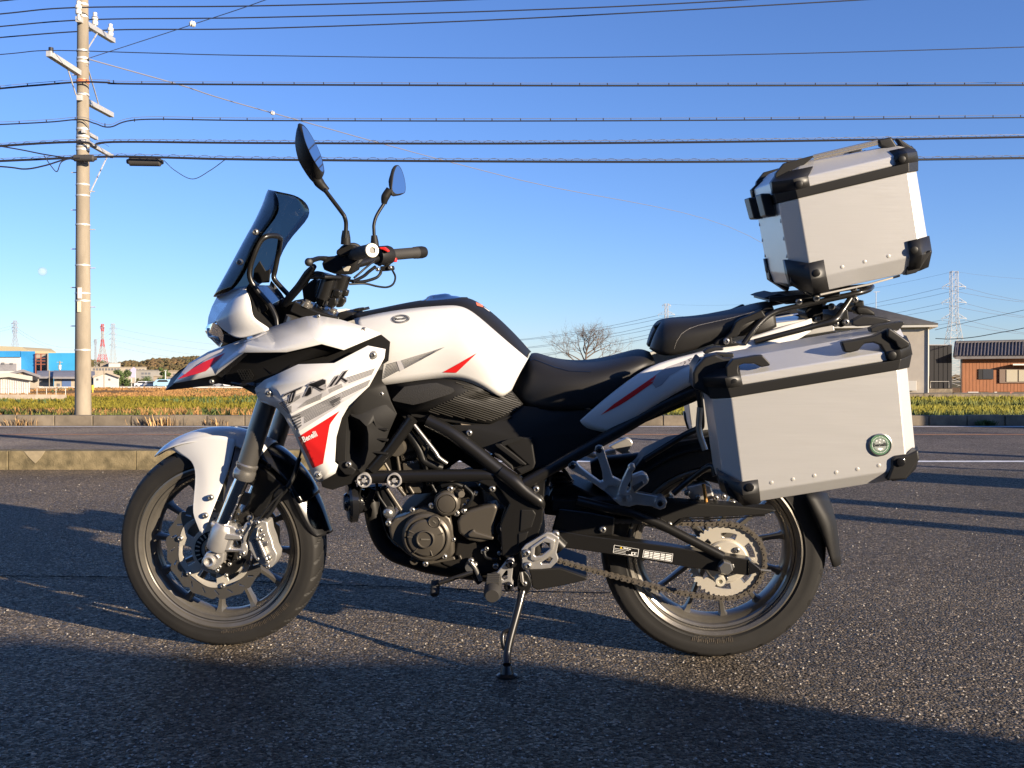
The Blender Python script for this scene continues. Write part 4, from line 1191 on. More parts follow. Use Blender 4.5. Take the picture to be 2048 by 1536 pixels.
BLACKD = mat("black print", (0.012, 0.012, 0.014), 0.35)
WHITED = mat("white print", (0.82, 0.81, 0.78), 0.4)
YELLOWD = mat("yellow print", (0.75, 0.50, 0.03), 0.4)
GREEND = mat("green enamel", (0.10, 0.20, 0.12), 0.35, coat=0.5)
REDP = mat("red switch plastic", (0.65, 0.02, 0.015), 0.4)
SMOKE = mat("smoked screen", (0.065, 0.085, 0.10), 0.03, trans=1.0, ior=1.3)
LENS = mat("clear lamp lens", (0.92, 0.95, 0.97), 0.03, trans=1.0, ior=1.25)
LCD = mat("display glass", (0.03, 0.04, 0.06), 0.04, coat=1.0)
MIRR = mat("mirror glass", (0.88, 0.90, 0.92), 0.02, metal=1.0)
CHAINM = mat("bronze grey chain plate", (0.17, 0.148, 0.122), 0.42, metal=0.6)
CREAMM = mat("pale bar end", (0.62, 0.58, 0.47), 0.4, metal=0.3)
ZUP = Vector((0, 0, 1))

LEAN = R(7.0)
R0 = ground(1419, 1303); F0 = ground(468, 1284)
exh = (R0 - F0); exh.z = 0; exh.normalize()
ey0 = Vector((-exh.y, exh.x, 0))
ezb = (ZUP * math.cos(LEAN) - ey0 * math.sin(LEAN)).normalized()
eyb = (ey0 * math.cos(LEAN) + ZUP * math.sin(LEAN)).normalized()
B = Frame(R0.copy(), exh, eyb, ezb)
WB = (R0 - F0).length
STEER = R(1.0); RAKE = R(25.0)
hx, _, hz = B.uv(B(640, 640, 0))
S0 = B.loc(hx, 0, hz)
axs = (B.ez * math.cos(RAKE) + B.ex * math.sin(RAKE)).normalized()
rot = Matrix.Rotation(-STEER, 3, axs)
S = Frame(S0, rot @ B.ex, rot @ B.ey, rot @ B.ez)

bike = empty("motorcycle", "white and black adventure motorcycle with red and grey graphics on its side stand", "motorcycle")
bike.matrix_world = Matrix.Translation(R0) @ Matrix((B.ex, B.ey, B.ez)).transposed().to_4x4()
use_root(bike)

def g(cr, pts):
    return [(*cr(p[0], p[1]), *p[2:]) for p in pts]
def ng(fr, name, pts, m, parent=None, t=0.003, mirror=None, center=None, bevel=0.0, sub=0, **k):
    """curved panel from an outline (px, py, u) and an optional inner fan point"""
    P = [fr(*p) for p in pts]
    if center:
        V_ = P + [fr(*center)]; n_ = len(P)
        fs = [(i, (i + 1) % n_, n_) for i in range(n_)]
    else:
        V_ = P; fs = [tuple(range(len(P)))]
    o = poly(name, V_, fs, m, parent, mirror=mirror, **k)
    return o
def shell(fr, name, rows, m, parent=None, sub=2, t=0.004, mirror=None, off=1.0, **k):
    """rows of (px, py, u); smooth sheet"""
    o = grid(name, [[W3(fr, p) for p in r] for r in rows], m, parent, subsurf=sub, solid=t, solid_off=off, mirror=mirror, **k)
    for md in o.modifiers:
        if md.type == 'SUBSURF': md.boundary_smooth = 'PRESERVE_CORNERS'
    return o
def circ(fr, c, r, n, ph=0.0):
    return [c + (fr.ex * math.cos(2 * math.pi * i / n + ph) + fr.ez * math.sin(2 * math.pi * i / n + ph)) * (r(2 * math.pi * i / n) if callable(r) else r) for i in range(n)]
def arcslot(fr, c, r0, r1, a0, a1, n=6):
    o = [c + (fr.ex * math.cos(a0 + (a1 - a0) * i / n) + fr.ez * math.sin(a0 + (a1 - a0) * i / n)) * r1 for i in range(n + 1)]
    return o + [c + (fr.ex * math.cos(a1 - (a1 - a0) * i / n) + fr.ez * math.sin(a1 - (a1 - a0) * i / n)) * r0 for i in range(n + 1)]

# ------------------------------------------------------------------ wheels
def make_wheel(fr, c, Rt, hw, N, front):
    ax = -fr.ey
    prof = []
    bead, rimR = 0.219, 0.2205
    side = [(bead, hw * .70), (0.2335, hw * .80), (0.2365, hw * .90), (0.2405, hw * .955), (0.2425, hw * .945), (0.236 + (Rt - .236) * .3, hw), (0.236 + (Rt - .236) * .5, hw * .985)]
    tread = []
    r1 = 0.236 + (Rt - .236) * .62; n_ = 13
    for i in range(n_):
        a = math.pi / 2 * (1 - i / (n_ - 1))
        tread.append((r1 + (Rt - r1) * math.cos(a), hw * .965 * math.sin(a) ** 0.9 if a > 0 else 0))
    half = side + tread
    prof = half + [(r, -h) for r, h in half[-2::-1]]
    prof = prof + [(bead - .004, -hw * .7), (bead - .004, hw * .7)]
    seg = N * 24
    def fn(i, j, r, h, gg):
        if r > r1 + .002:
            s = abs(h) / hw
            ph = (gg * N / (2 * math.pi) + (s * (0.95 if front else -1.5)) + (0.5 if h < 0 else 0)) % 1.0
            lo, hi = (0.12, 0.93) if front else (0.25, 0.95)
            if lo < s < hi and ph < 3.1 / 24 and (front or int(gg * N / (2 * math.pi)) % 2 == 0 or s > .55): return r - 0.006
        return r
    bm = bmesh.new()
    # rim: stepped well on both sides
    rp = [(0.229, hw * .74), (0.2345, hw * .84), (0.2345, hw * .90), (0.230, hw * .925), (0.2215, hw * .84), (0.2205, hw * .74), (0.2165, hw * .68), (0.2085, hw * .62), (0.2065, hw * .5), (0.2025, hw * .44), (0.1985, hw * .36), (0.195, hw * .26), (0.1935, 0.010)]
    rp = rp + [(r, -h) for r, h in rp[::-1]] + [(0.206, -.01), (0.206, .01)]
    add_lathe(bm, c, ax, rp, 120, fr.ex, close=True)
    w = finish(bm, "front_wheel" if front else "rear_wheel", RIMM, sharp=28)
    lathe("tyre", c, ax, prof, RUBBER, w, seg, fr.ex, fn, close=True, sharp=48)
    hub = [(0, .062), (.018, .062), (.018, .05), (.034, .05), (.036, .035), (.045, .03), (.047, 0.0), (.045, -.03), (.036, -.035), (.034, -.05), (0, -.05)]
    lathe("hub", c, ax, hub, RIMM, w, 40, fr.ex)
    b0 = R(5 if front else -10)
    for k in range(12):
        a = b0 + k * math.pi / 6
        d = fr.ex * math.cos(a) - fr.ez * math.sin(a); s_ = fr.ex * math.sin(a) + fr.ez * math.cos(a)
        sec = [(.040, .014, .020), (.09, .0085, .0135), (.16, .007, .012), (.186, .009, .015), (.1985, .016, .021)]
        bm = bmesh.new(); prev = None
        for (r, ww, tt) in sec:
            q = [bm.verts.new(c + d * r + s_ * (ww * i) + ax * (tt * j)) for i, j in ((-.6, 1), (.6, 1), (1, .3), (.7, -1), (-.7, -1), (-1, .3))]
            if prev:
                for i in range(6): bm.faces.new((prev[i], prev[(i + 1) % 6], q[(i + 1) % 6], q[i]))
            prev = q
        finish(bm, "spoke", RIMM, w, sharp=35)
    return w
Cr = B.loc(0, 0, 0.304)
rearw = make_wheel(B, Cr, 0.304, 0.074, 20, False)
# front wheel centre: on the ground line, through the pixel of the hub
Cf = S(449, 1086, 0.0)
frontw = make_wheel(S, Cf, 0.2935, 0.057, 36, True)
print("front wheel low point", min((frontw.matrix_world @ Vector(v)).z for ch in frontw.children if ch.name.startswith("tyre") for v in [x.co for x in ch.data.vertices]))
print("rear wheel low point", min((rearw.matrix_world @ Vector(v)).z for ch in rearw.children if ch.name.startswith("tyre") for v in [x.co for x in ch.data.vertices]))
def tyre_marks(c, r0, r1, a0, a1, n, w, m):
    bv = bvh_of([o for o in w.children if o.name.startswith("tyre")])
    out = []
    for k in range(n):
        a = R(a0 + (a1 - a0) * k / n); b = R(a0 + (a1 - a0) * (k + random.uniform(.25, .6)) / n); ro = r0 + (r1 - r0) * random.uniform(0, .35); ri = r1 - (r1 - r0) * random.uniform(0, .3)
        out.append([[(c[0] + r_ * math.cos(t), c[1] + r_ * math.sin(t)) for r_, t in ((ro, a), (ri, a), (ri, b), (ro, b))]])
    bpy.context.view_layer.update()
    stick("sidewall_label", out, bv, mat("worn sidewall label", (.06, .048, .035), .8), w, off=.0014, size=30, kind="stuff")
bpy.context.view_layer.update()
tyre_marks((449, 1086), 171, 181, 92, 42, 46, frontw, None)
tyre_marks((1429, 1096), 178, 192, 104, 78, 22, rearw, None)
# front brake disc (left) and its carrier
def wave(a): return 0.1385 + 0.0055 * (1 if (a * 12 / (2 * math.pi)) % 1 < .62 else -1) * (1 if True else 0)
cd = Cf - S.ey * 0.072
def discr(a):
    t = (a * 10 / (2 * math.pi)) % 1
    return 0.141 - 0.010 * max(0, 1 - abs(t - .5) / .16) ** 1.2 - 0.003 * math.cos(2 * math.pi * t)
holes = [circ(S, cd, 0.108, 60)]
for k in range(20):
    a = k * 2 * math.pi / 20
    p = cd + (S.ex * math.cos(a) + S.ez * math.sin(a)) * 0.122
    d = (S.ex * math.cos(a + .7) + S.ez * math.sin(a + .7)); n_ = d.cross(S.ey)
    holes.append([p + d * .009 + n_ * .0022, p + d * .009 - n_ * .0022, p - d * .009 - n_ * .0022, p - d * .009 + n_ * .0022])
slab("brake_disc", [circ(S, cd, discr, 160)] + holes, S.ey * 0.005, DISC, frontw, bevel=0)
ch = []
for k in range(6):
    a = k * math.pi / 3 + .2
    ch.append(arcslot(S, cd, 0.068, 0.094, a - .33, a + .33))
slab("disc_carrier", [circ(S, cd - S.ey * .002, lambda a: 0.1085 - .006 * (0.5 + .5 * math.cos(a * 6 + .9)), 90), circ(S, cd - S.ey * .002, 0.030, 30)] + ch, S.ey * 0.006, GOLDA, frontw, bevel=0.0008, segs=1)
for k in range(6):
    a = k * math.pi / 3 + .72
    bolt(S, cd + (S.ex * math.cos(a) + S.ez * math.sin(a)) * 0.102 - S.ey * .004, 0, 0, 0.008, STEEL, frontw, "bobbin", axis=-S.ey)
sl = [circ(S, cd - S.ey * .006, .056, 40), circ(S, cd - S.ey * .006, .038, 30)]
slab("sensor_ring", sl, S.ey * .003, BLACKB, frontw, bevel=0)
for k in range(24):
    a = k * math.pi / 12
    p = cd - S.ey * .0075 + (S.ex * math.cos(a) + S.ez * math.sin(a)) * .047
    box("sensor_slot", p, .012, .003, .003, GOLDA, frontw, ax=(S.ex * math.cos(a) + S.ez * math.sin(a), S.ey, (S.ex * math.cos(a) + S.ez * math.sin(a)).cross(S.ey)))
cdr = Cf + S.ey * 0.072
slab("brake_disc", [circ(S, cdr, discr, 80), circ(S, cdr, 0.100, 40)], S.ey * 0.005, DISC, frontw, bevel=0)

# ------------------------------------------------------------------ fork, caliper, fender (all turn with the bar)
fork = tube(S, "fork", [(*Rr(330, 590), .108), (488, 948, .108)], 0.0205, CHROME, n=28, smooth_n=0, mirror=S)
for mir in (None, S):
    pass
tube(S, "fork_outer_tube", [(486, 953, .108), (527, 826, .108), (592, 636, .108)], 0.0272, FORKO, fork, n=32, smooth_n=0, mirror=S)
lathe("fork_collar", S(489.5, 944, .108), S(527, 826, .108) - S(486, 953, .108), [(.022, -.018), (.0285, -.018), (.0305, -.012), (.0305, .004), (.0285, .008), (.0285, .014), (.0305, .018), (.0305, .024), (.027, .028)], COLLAR, fork, n=32, mirror=S)
foot = [(165, 480), (250, 540), (520, 560), (560, 615), (650, 590), (690, 500), (770, 500), (775, 570), (735, 760), (715, 830), (752, 910), (690, 1025), (600, 1025), (590, 960), (370, 960), (350, 1110), (290, 1170), (210, 1245), (10, 1185), (20, 1080), (90, 960), (155, 930), (122, 820), (150, 690), (205, 590), (140, 575)]
plate(S, "fork_foot", g(Rr, foot), .128, .040, CAST, fork, holes=[g(Rr, [(505, 775), (630, 790), (615, 900), (455, 905)])], bevel=0.006)
lathe("fork_clamp", S(*Rr(360, 620), .108), S(527, 826, .108) - S(486, 953, .108), [(.020, -.055), (.031, -.055), (.033, -.045), (.033, .005), (.030, .014), (.0275, .02), (.021, .02)], CAST, fork, n=28, mirror=S)
lathe("axle_nut", S(*Rr(140, 1095), .130), -S.ey, [(0, -.08), (.0165, -.08), (.0165, .004), (.013, .006), (.009, .004), (.009, -.012), (0, -.012)], CAST, fork, n=28)
plate(S, "foot_rib", g(Rr, [(210, 640), (610, 700), (640, 745), (620, 765), (450, 765), (230, 745)]), .136, .015, CAST, fork, bevel=.004)
plate(S, "foot_rib", g(Rr, [(250, 985), (300, 1050), (270, 1060), (230, 1000)]), .134, .012, CAST, fork, bevel=.003)
for px, py in ((635, 630), (655, 975)): bolt(S, *Rr(px, py), .131, .0085, STEEL, fork)
cal = [(760, 640), (860, 510), (950, 470), (1030, 490), (1055, 640), (1105, 770), (1130, 880), (1182, 980), (1170, 1080), (1105, 1185), (1040, 1215), (975, 1190), (830, 1055), (750, 900), (728, 740)]
caliper = plate(S, "brake_caliper", g(Rr, cal), .132, .05, CAST, None, bevel=.005, segs=2)
plate(S, "caliper_bridge", g(Rr, [(868, 590), (905, 575), (880, 690), (1060, 1110), (1050, 1140), (1000, 1110), (850, 720)]), .147, .012, CAST, caliper, bevel=.003)
plate(S, "caliper_window", g(Rr, [(950, 800), (1040, 790), (1040, 860), (940, 890)]), .1445, .01, STEEL, caliper, bevel=.003)
plate(S, "caliper_window", g(Rr, [(925, 930), (960, 940), (1000, 1020), (960, 1000)]), .1445, .01, STEEL, caliper, bevel=.003)
for px, py, r_ in ((930, 620, .006), (970, 695, .006), (1045, 1040, .009), (1045, 1175, .007), (885, 500, .007), (900, 740, .008), (950, 760, .006), (885, 1060, .005)): bolt(S, *Rr(px, py), .143, r_, STEEL, caliper)
plate(S, "brake_pad", g(Rr, [(1000, 640), (1050, 640), (1065, 740), (1010, 735)]), .128, .03, BRONZE, caliper, bevel=.003); plate(S, "brake_pad", g(Rr, [(1040, 880), (1110, 880), (1130, 940), (1100, 970)]), .130, .03, BRONZE, caliper, bevel=.003)
plate(S, "caliper_bracket", g(Rr, [(560, 400), (700, 330), (830, 420), (760, 520), (640, 560)]), .105, .02, ENGINED, caliper, bevel=.004)
bolt(S, *Rr(770, 430), .108, .009, STEEL, caliper)
plate(S, "sensor_bracket", g(Rr, [(240, 1230), (300, 1160), (470, 1110), (560, 1060), (640, 1050), (700, 1090), (560, 1260), (420, 1330), (320, 1310)]), .1, .012, BLACKB, caliper, bevel=.003)
for px, py in ((265, 1235), (300, 1180), (455, 1140), (400, 1310), (600, 1035)): bolt(S, *Rr(px, py), .104, .006, STEEL, caliper)
plate(S, "disc_cover", g(Rr, [(640, 1060), (715, 1090), (620, 1240), (480, 1290), (430, 1270), (560, 1170)]), .092, .004, GOLDA, caliper, bevel=.001, holes=[g(Rr, [(580, 1110), (610, 1110), (600, 1165), (575, 1165)]), g(Rr, [(505, 1215), (540, 1205), (545, 1250), (510, 1260)])])
tube(S, "brake_hose", [(*Rr(720, 790), .14), (*Rr(760, 690), .145), (*Rr(890, 480), .14), (*Rr(1060, 250), .13), (*c2(400, 400), .12), (*c2(470, 320), .11), (*c2(545, 120), .09), (*c2(560, 40), .08)], .0032, BLACKB, caliper, n=8)
tube(S, "hose_sleeve", [(*c2(455, 345), .114), (*c2(500, 270), .103), (*c2(545, 130), .092)], .0062, BLACKB, caliper, n=10)
tube(S, "sensor_cable", [(*c2(300, 570), .13), (*c2(340, 520), .125), (*c2(400, 420), .118), (*c2(450, 360), .112)], .0055, BLACKB, caliper, n=8)
plate(S, "hose_clamp", g(c2, [(355, 400), (400, 345), (440, 340), (450, 370), (400, 440), (350, 420)]), .12, .01, BLACKB, caliper, bevel=.002)

# fender: curved sheet round the wheel
def fpt(th, w, r0, drop, hw_):
    r = r0 - drop * abs(w) ** 2.2
    return Cf - S.ex * (math.cos(R(th)) * r) + S.ez * (math.sin(R(th)) * r) - S.ey * (w * hw_)
def interp(tab, x):
    for a, b in zip(tab, tab[1:]):
        if a[0] <= x <= b[0]:
            t = (x - a[0]) / (b[0] - a[0]); return [p + (q - p) * t for p, q in zip(a[1:], b[1:])]
    return list(tab[-1][1:])
ftab = [(53, .318, .004, .012), (58, .324, .010, .034), (66, .330, .018, .055), (80, .336, .026, .072), (100, .338, .03, .078), (122, .334, .034, .078), (140, .328, .036, .074), (152, .322, .036, .070)]
rows = []
th = 53
while th <= 118:
    r0, dr, hw_ = interp(ftab, th); rows.append([fpt(th, w, r0, dr, hw_) for w in (1, .85, .6, .3, 0, -.3, -.6, -.85, -1)]); th += 5
fender = grid("front_fender", rows, WHITE, subsurf=1, solid=.003)
rows = []
th = 104
while th <= 152:
    r0, dr, hw_ = interp(ftab, th); rows.append([fpt(th, w, r0 - .003, dr, hw_ * .985) for w in (1, .85, .6, .3, 0, -.3, -.6, -.85, -1)]); th += 4
grid("fender_rear", rows, BLACKG, fender, subsurf=1, solid=.003)
rows = []
for th, r0, dr, hw_ in ((140, .320, .045, .066), (150, .318, .05, .067), (158, .316, .05, .067), (166, .316, .045, .064), (171, .318, .04, .058), (173, .320, .03, .05)):
    rows.append([fpt(th, w, r0, dr, hw_) for w in (1, .85, .6, .3, 0, -.3, -.6, -.85, -1)])
grid("mud_flap", rows, BLACKG, fender, subsurf=1, solid=.004)
fl = [(395, 262, .058), (480, 250, .066), (545, 268, .075), (575, 300, .080), (585, 350, .082), (548, 590, .10), (558, 650, .104), (615, 772, .108), (640, 740, .108), (705, 560, .102), (790, 330, .092), (838, 128, .080), (760, 108, .078), (640, 98, .074), (500, 130, .066), (400, 190, .05)]
# side flank as strips so that it bends
tops = [(400, 190, .047), (500, 128, .064), (640, 98, .075), (760, 106, .080), (838, 128, .083)]
mids = [(470, 235, .062), (545, 210, .074), (650, 200, .083), (740, 215, .088), (815, 240, .090)]
lows = [(540, 262, .073), (578, 290, .080), (640, 330, .092), (710, 360, .096), (785, 345, .096)]
l2 = [(582, 345, .084), (583, 370, .086), (640, 430, .099), (690, 450, .102), (748, 450, .100)]
l3 = [(548, 590, .100), (560, 592, .101), (610, 595, .106), (650, 590, .107), (690, 588, .105)]
l4 = [(560, 650, .104), (570, 655, .105), (605, 665, .108), (635, 665, .108), (662, 665, .107)]
l5 = [(608, 760, .108), (610, 762, .108), (616, 768, .109), (622, 765, .109), (630, 752, .108)]
shell(S, "fender_side", [g(C, r_) for r_ in (tops, mids, lows, l2, l3, l4, l5)], WHITE, fender, sub=2, t=.004, mirror=S)
plate(S, "fender_brace", g(C, [(850, 130), (930, 150), (985, 190), (985, 290), (860, 260), (830, 600), (760, 720), (740, 600)]), .058, .004, GREYL, fender, bevel=.001)
for px, py in ((672, 518), (636, 638)): bolt(S, *C(px, py), .111, .0082, STEEL, fender)
bolt(S, *C(1060, 312), .082, .008, BLACKB, fender)
plate(S, "fork_brace", g(C, [(1000, 320), (1060, 350), (1200, 470), (1090, 500), (1020, 640), (940, 660), (900, 640), (960, 420)]), .07, .14, BLACKB, fender, bevel=.004)

# ------------------------------------------------------------------ bar, controls, mirrors
class BarFrame(Frame):
    def __call__(s, px, py, u): return Frame.__call__(s, px, py, u * 0.74)
SB = BarFrame(S.o, S.ex, S.ey, S.ez)
gl = [(*T(1047, 390), .425), (*T(900, 420), .335), (*T(770, 470), .25), (*T(640, 560), .15), (*T(575, 600), .06)]
bar = tube(SB, "handlebar", gl + [S.mir(SB(*p)) for p in gl[::-1]], .011, BLACKS, n=14)
ga = (SB(*gl[0]) - SB(*gl[1])).normalized()
ge = SB(*gl[0])
lathe("grip", ge - ga * .125, ga, [(.012, 0), (.019, 0), (.019, .006), (.0165, .01), (.0165, .115), (.018, .12), (.018, .125), (.012, .125)], GRIPR, bar, n=28)
lathe("bar_end", ge - ga * .002, ga, [(.012, -.004), (.0172, -.004), (.0172, .004), (.0155, .006), (.0085, .006), (.0085, -.004), (0, -.004)], CREAMM, bar, n=28)
lathe("switch_housing", ge - ga * .175, ga, [(.012, 0), (.027, 0), (.029, .006), (.029, .045), (.026, .05), (.012, .05)], BLACKP, bar, n=24)
plate(SB, "switch_block", g(T, [(640, 420), (760, 330), (860, 330), (880, 480), (820, 640), (720, 700), (560, 690), (420, 640), (400, 560), (440, 470), (560, 460)]), .30, .06, BLACKP, bar, bevel=.008)
plate(SB, "mirror_clamp", g(T, [(590, 390), (680, 320), (800, 310), (850, 350), (800, 430), (650, 470), (585, 440)]), .31, .04, BLACKP, bar, bevel=.006)
plate(SB, "switch_face", g(T, [(665, 600), (770, 590), (775, 600), (745, 655), (690, 655)]), .3015, .01, CREAMM, bar, bevel=.001)
tube(SB, "clutch_lever", [(*T(240, 540), .41), (*T(300, 512), .38), (*T(400, 490), .31), (*T(560, 520), .26)], [.010, .006, .006, .009], BLACKB, bar, n=12)
lathe("lever_ball", SB(*T(240, 540), .412), ga, [(0, -.011), (.008, -.008), (.0105, 0), (.008, .008), (0, .011)], BLACKB, bar, n=16)
# right side
grr = [S.mir(ge), S.mir(SB(*gl[1]))]
gar = (grr[0] - grr[1]).normalized()
lathe("grip", grr[0] - gar * .125, gar, [(.012, 0), (.020, 0), (.020, .006), (.0165, .01), (.0165, .10), (.018, .104), (.018, .115), (.012, .115)], GRIPR, bar, n=28)
lathe("bar_end", grr[0] - gar * .01, gar, [(.012, 0), (.0185, 0), (.0185, .022), (.0165, .032), (.008, .034), (0, .03)], BLACKP, bar, n=28)
lathe("switch_housing", grr[0] - gar * .175, gar, [(.012, 0), (.026, 0), (.028, .006), (.028, .042), (.026, .05), (.012, .05)], BLACKP, bar, n=24)
plate(SB, "kill_switch", g(T, [(1138, 347), (1210, 345), (1265, 395), (1245, 415), (1190, 385), (1150, 375)]), -.20, .02, REDP, bar, bevel=.003)
plate(SB, "start_button", g(T, [(1295, 485), (1355, 482), (1358, 538), (1290, 540)]), -.275, .02, REDP, bar, bevel=.003)
plate(SB, "brake_reservoir", g(T, [(1130, 440), (1190, 400), (1270, 440), (1280, 560), (1230, 600), (1140, 560)]), -.25, .03, BLACKP, bar, bevel=.006)
plate(SB, "lever_clamp", g(T, [(1150, 590), (1310, 585), (1320, 640), (1230, 655), (1150, 660)]), -.25, .03, BLACKP, bar, bevel=.004)
for px, py in ((1142, 425), (1145, 568), (1120, 632), (1280, 610)): bolt(SB, *T(px, py), -.245, .006, STEEL, bar)
tube(SB, "brake_hose", [(*T(1165, 650), -.25), (*T(1150, 695), -.24), (*T(1090, 745), -.22), (*T(920, 790), -.16), (*T(760, 775), -.1)], .0045, BLACKB, bar, n=8)
tube(SB, "throttle_cable", [(*T(1310, 640), -.26), (*T(1348, 730), -.25), (*T(1320, 820), -.23), (*T(1240, 860), -.2), (*T(1120, 850), -.16), (*T(960, 815), -.12), (*T(760, 822), -.08)], .003, BLACKB, bar, n=8)
tube(SB, "throttle_cable", [(*T(1090, 600), -.24), (*T(1010, 660), -.2), (*T(940, 720), -.15), (*T(800, 790), -.08)], .005, BLACKB, bar, n=8)
tube(SB, "cable", [(*T(1080, 520), -.1), (*T(960, 620), -.06), (*T(880, 690), -.04), (*T(820, 740), -.02)], .003, BLACKB, bar, n=8)
tube(SB, "wiring_sleeve", [(*T(310, 590), .27), (*T(230, 690), .24), (*T(120, 850), .2), (*T(0, 990), .15), (*T(-60, 1070), .12)], [.007, .011, .011, .011, .010], BLACKB, bar, n=10)
tube(SB, "clutch_cable", [(*T(420, 690), .2), (*T(330, 680), .19), (*T(260, 720), .19), (*T(190, 830), .16)], .0055, BLACKB, bar, n=8)
tube(SB, "clutch_cable", [(*T(230, 730), .16), (*T(500, 730), .1), (*T(640, 740), .05)], .006, BLACKB, bar, n=8)
# risers and clamps
for s_ in (.05, -.05):
    tube(SB, "riser", [(*T(690 if s_ < 0 else 520, 700), s_), (*T(590 if s_ < 0 else 420, 1010), s_)], .021, BLACKS, bar, n=18, smooth_n=0)
plate(SB, "riser_clamp", g(T, [(560, 880), (640, 900), (635, 960), (600, 1000), (545, 980)]), .07, .03, BLACKS, bar, bevel=.004)
plate(SB, "riser_clamp", g(T, [(500, 1000), (590, 1000), (585, 1080), (530, 1130), (470, 1110)]), .07, .03, BLACKS, bar, bevel=.004)
plate(SB, "riser_clamp", g(T, [(650, 880), (735, 900), (710, 985), (640, 960)]), -.03, .03, BLACKS, bar, bevel=.004)
plate(SB, "riser_clamp", g(T, [(620, 985), (695, 990), (690, 1050), (640, 1120), (580, 1120)]), -.03, .03, BLACKS, bar, bevel=.004)
tc_ = SB(600, 645, 0)
def ring_pts(c, ex, ey, rx, ry, n): return [c + ex * math.cos(2 * math.pi * i / n) * rx + ey * math.sin(2 * math.pi * i / n) * ry for i in range(n)]
slab("top_clamp", [[SB(*T(50, 1040), .13), SB(*T(330, 1170), .12), SB(*T(640, 1250), .10), SB(*T(640, 1190), -.05), SB(*T(560, 1110), -.13), SB(*T(300, 1050), -.13)]], -axs * .03, BLACKS, bar, bevel=.004)
for px, py, u_, r_ in ((205, 1100, .108, .017), (370, 1130, .0, .015), (540, 1200, -.02, .018)):
    lathe("fork_cap", SB(*T(px, py), u_) + axs * .004, axs, [(0, .012), (r_ * .5, .012), (r_ * .55, .006), (r_ * .95, .006), (r_, 0), (r_, -.006), (0, -.006)], COLLAR, bar, n=24)
plate(SB, "headstock_cover", g(T, [(330, 780), (400, 740), (560, 760), (560, 900), (470, 1010), (420, 1130), (330, 1080), (300, 950)]), .03, .08, BLACKS, bar, bevel=.008)
plate(SB, "brake_line_block", g(T, [(150, 880), (260, 780), (330, 740), (360, 880), (320, 1060), (170, 1030)]), .0, .03, BLACKB, bar, bevel=.004)
# mirrors
def mirror_obj(name, stem, boot, rim, spine, neck, glass_in=.93):
    st = tube(S, name, stem, .0050, BLACKB, bar, n=12, smooth_n=5)
    P = [SB(*p) for p in boot]
    d = (P[1] - P[0])
    lathe("mirror_boot", P[0], d, [(0, 0), (.0125, 0), (.0115, d.length * .5), (.0085, d.length), (0, d.length)], BLACKP, st, n=18)
    rm = catmull([SB(*p) for p in rim], 3, True); sp = catmull([SB(*p) for p in spine], 5)
    c = sum(rm, Vector()) / len(rm)
    n_ = len(rm)
    vs = []; fs = []
    gl_ = [c + (p - c) * glass_in for p in rm]
    near = [min(sp, key=lambda q: (q - p).length) for p in rm]
    for _ in range(2): near = [(near[i - 1] + near[i] * 2 + near[(i + 1) % n_]) / 4 for i in range(n_)]
    rows_ = [gl_, rm] + [[p.lerp(q, f) + (p - c) * (.10 * math.sin(math.pi * f)) for p, q in zip(rm, near)] for f in (.12, .35, .65, 1.0)]
    for r_ in rows_: vs += r_
    for i in range(len(rows_) - 1):
        for j in range(n_):
            fs.append((i * n_ + j, i * n_ + (j + 1) % n_, (i + 1) * n_ + (j + 1) % n_, (i + 1) * n_ + j))
    fs.append(tuple((len(rows_) - 1) * n_ + j for j in range(n_)))
    h_ = poly("mirror_housing", vs, fs, BLACKP, st, sharp=75)
    poly("mirror_glass", [p for p in gl_], [tuple(range(n_))], MIRR, st)
    tube(SB, "mirror_neck", neck, [.008, .0125, .012], BLACKP, st, n=14)
    return st
mirror_obj("mirror", [(*Bc(1062, 900), .33), (*Bc(1068, 800), .33), (*Bc(1058, 750), .335), (*Bc(1035, 710), .34), (*Bc(910, 545), .385)],
           [(*Bc(1066, 945), .325), (*Bc(1066, 845), .33)],
           g(Bc, [(742, 68, .42), (748, 110, .455), (768, 190, .475), (810, 290, .475), (855, 370, .455), (895, 425, .42), (910, 410, .375), (890, 310, .345), (850, 215, .34), (800, 125, .355), (765, 80, .385)]),
           g(Bc, [(712, 90, .42), (686, 150, .42), (694, 230, .42), (716, 320, .42), (748, 412, .41), (835, 500, .40), (905, 568, .385), (938, 545, .382)]), g(Bc, [(930, 555, .384), (872, 495, .395), (835, 425, .41)]))
mirror_obj("mirror", [(*Bc(1276, 950), -.25), (*Bc(1272, 850), -.25), (*Bc(1272, 800), -.252), (*Bc(1292, 735), -.26), (*Bc(1350, 640), -.28)],
           [(*Bc(1280, 975), -.25), (*Bc(1273, 880), -.25)],
           g(Bc, [(1440, 368, -.33), (1418, 420, -.30), (1408, 490, -.28), (1405, 550, -.275), (1432, 580, -.29), (1470, 577, -.32), (1500, 565, -.35), (1502, 500, -.365), (1485, 425, -.365), (1462, 378, -.35)]),
           g(Bc, [(1400, 400, -.31), (1376, 480, -.29), (1332, 555, -.28), (1320, 592, -.28), (1345, 655, -.28), (1400, 590, -.28)]), g(Bc, [(1345, 650, -.28), (1355, 600, -.28), (1390, 545, -.285)]), .95)

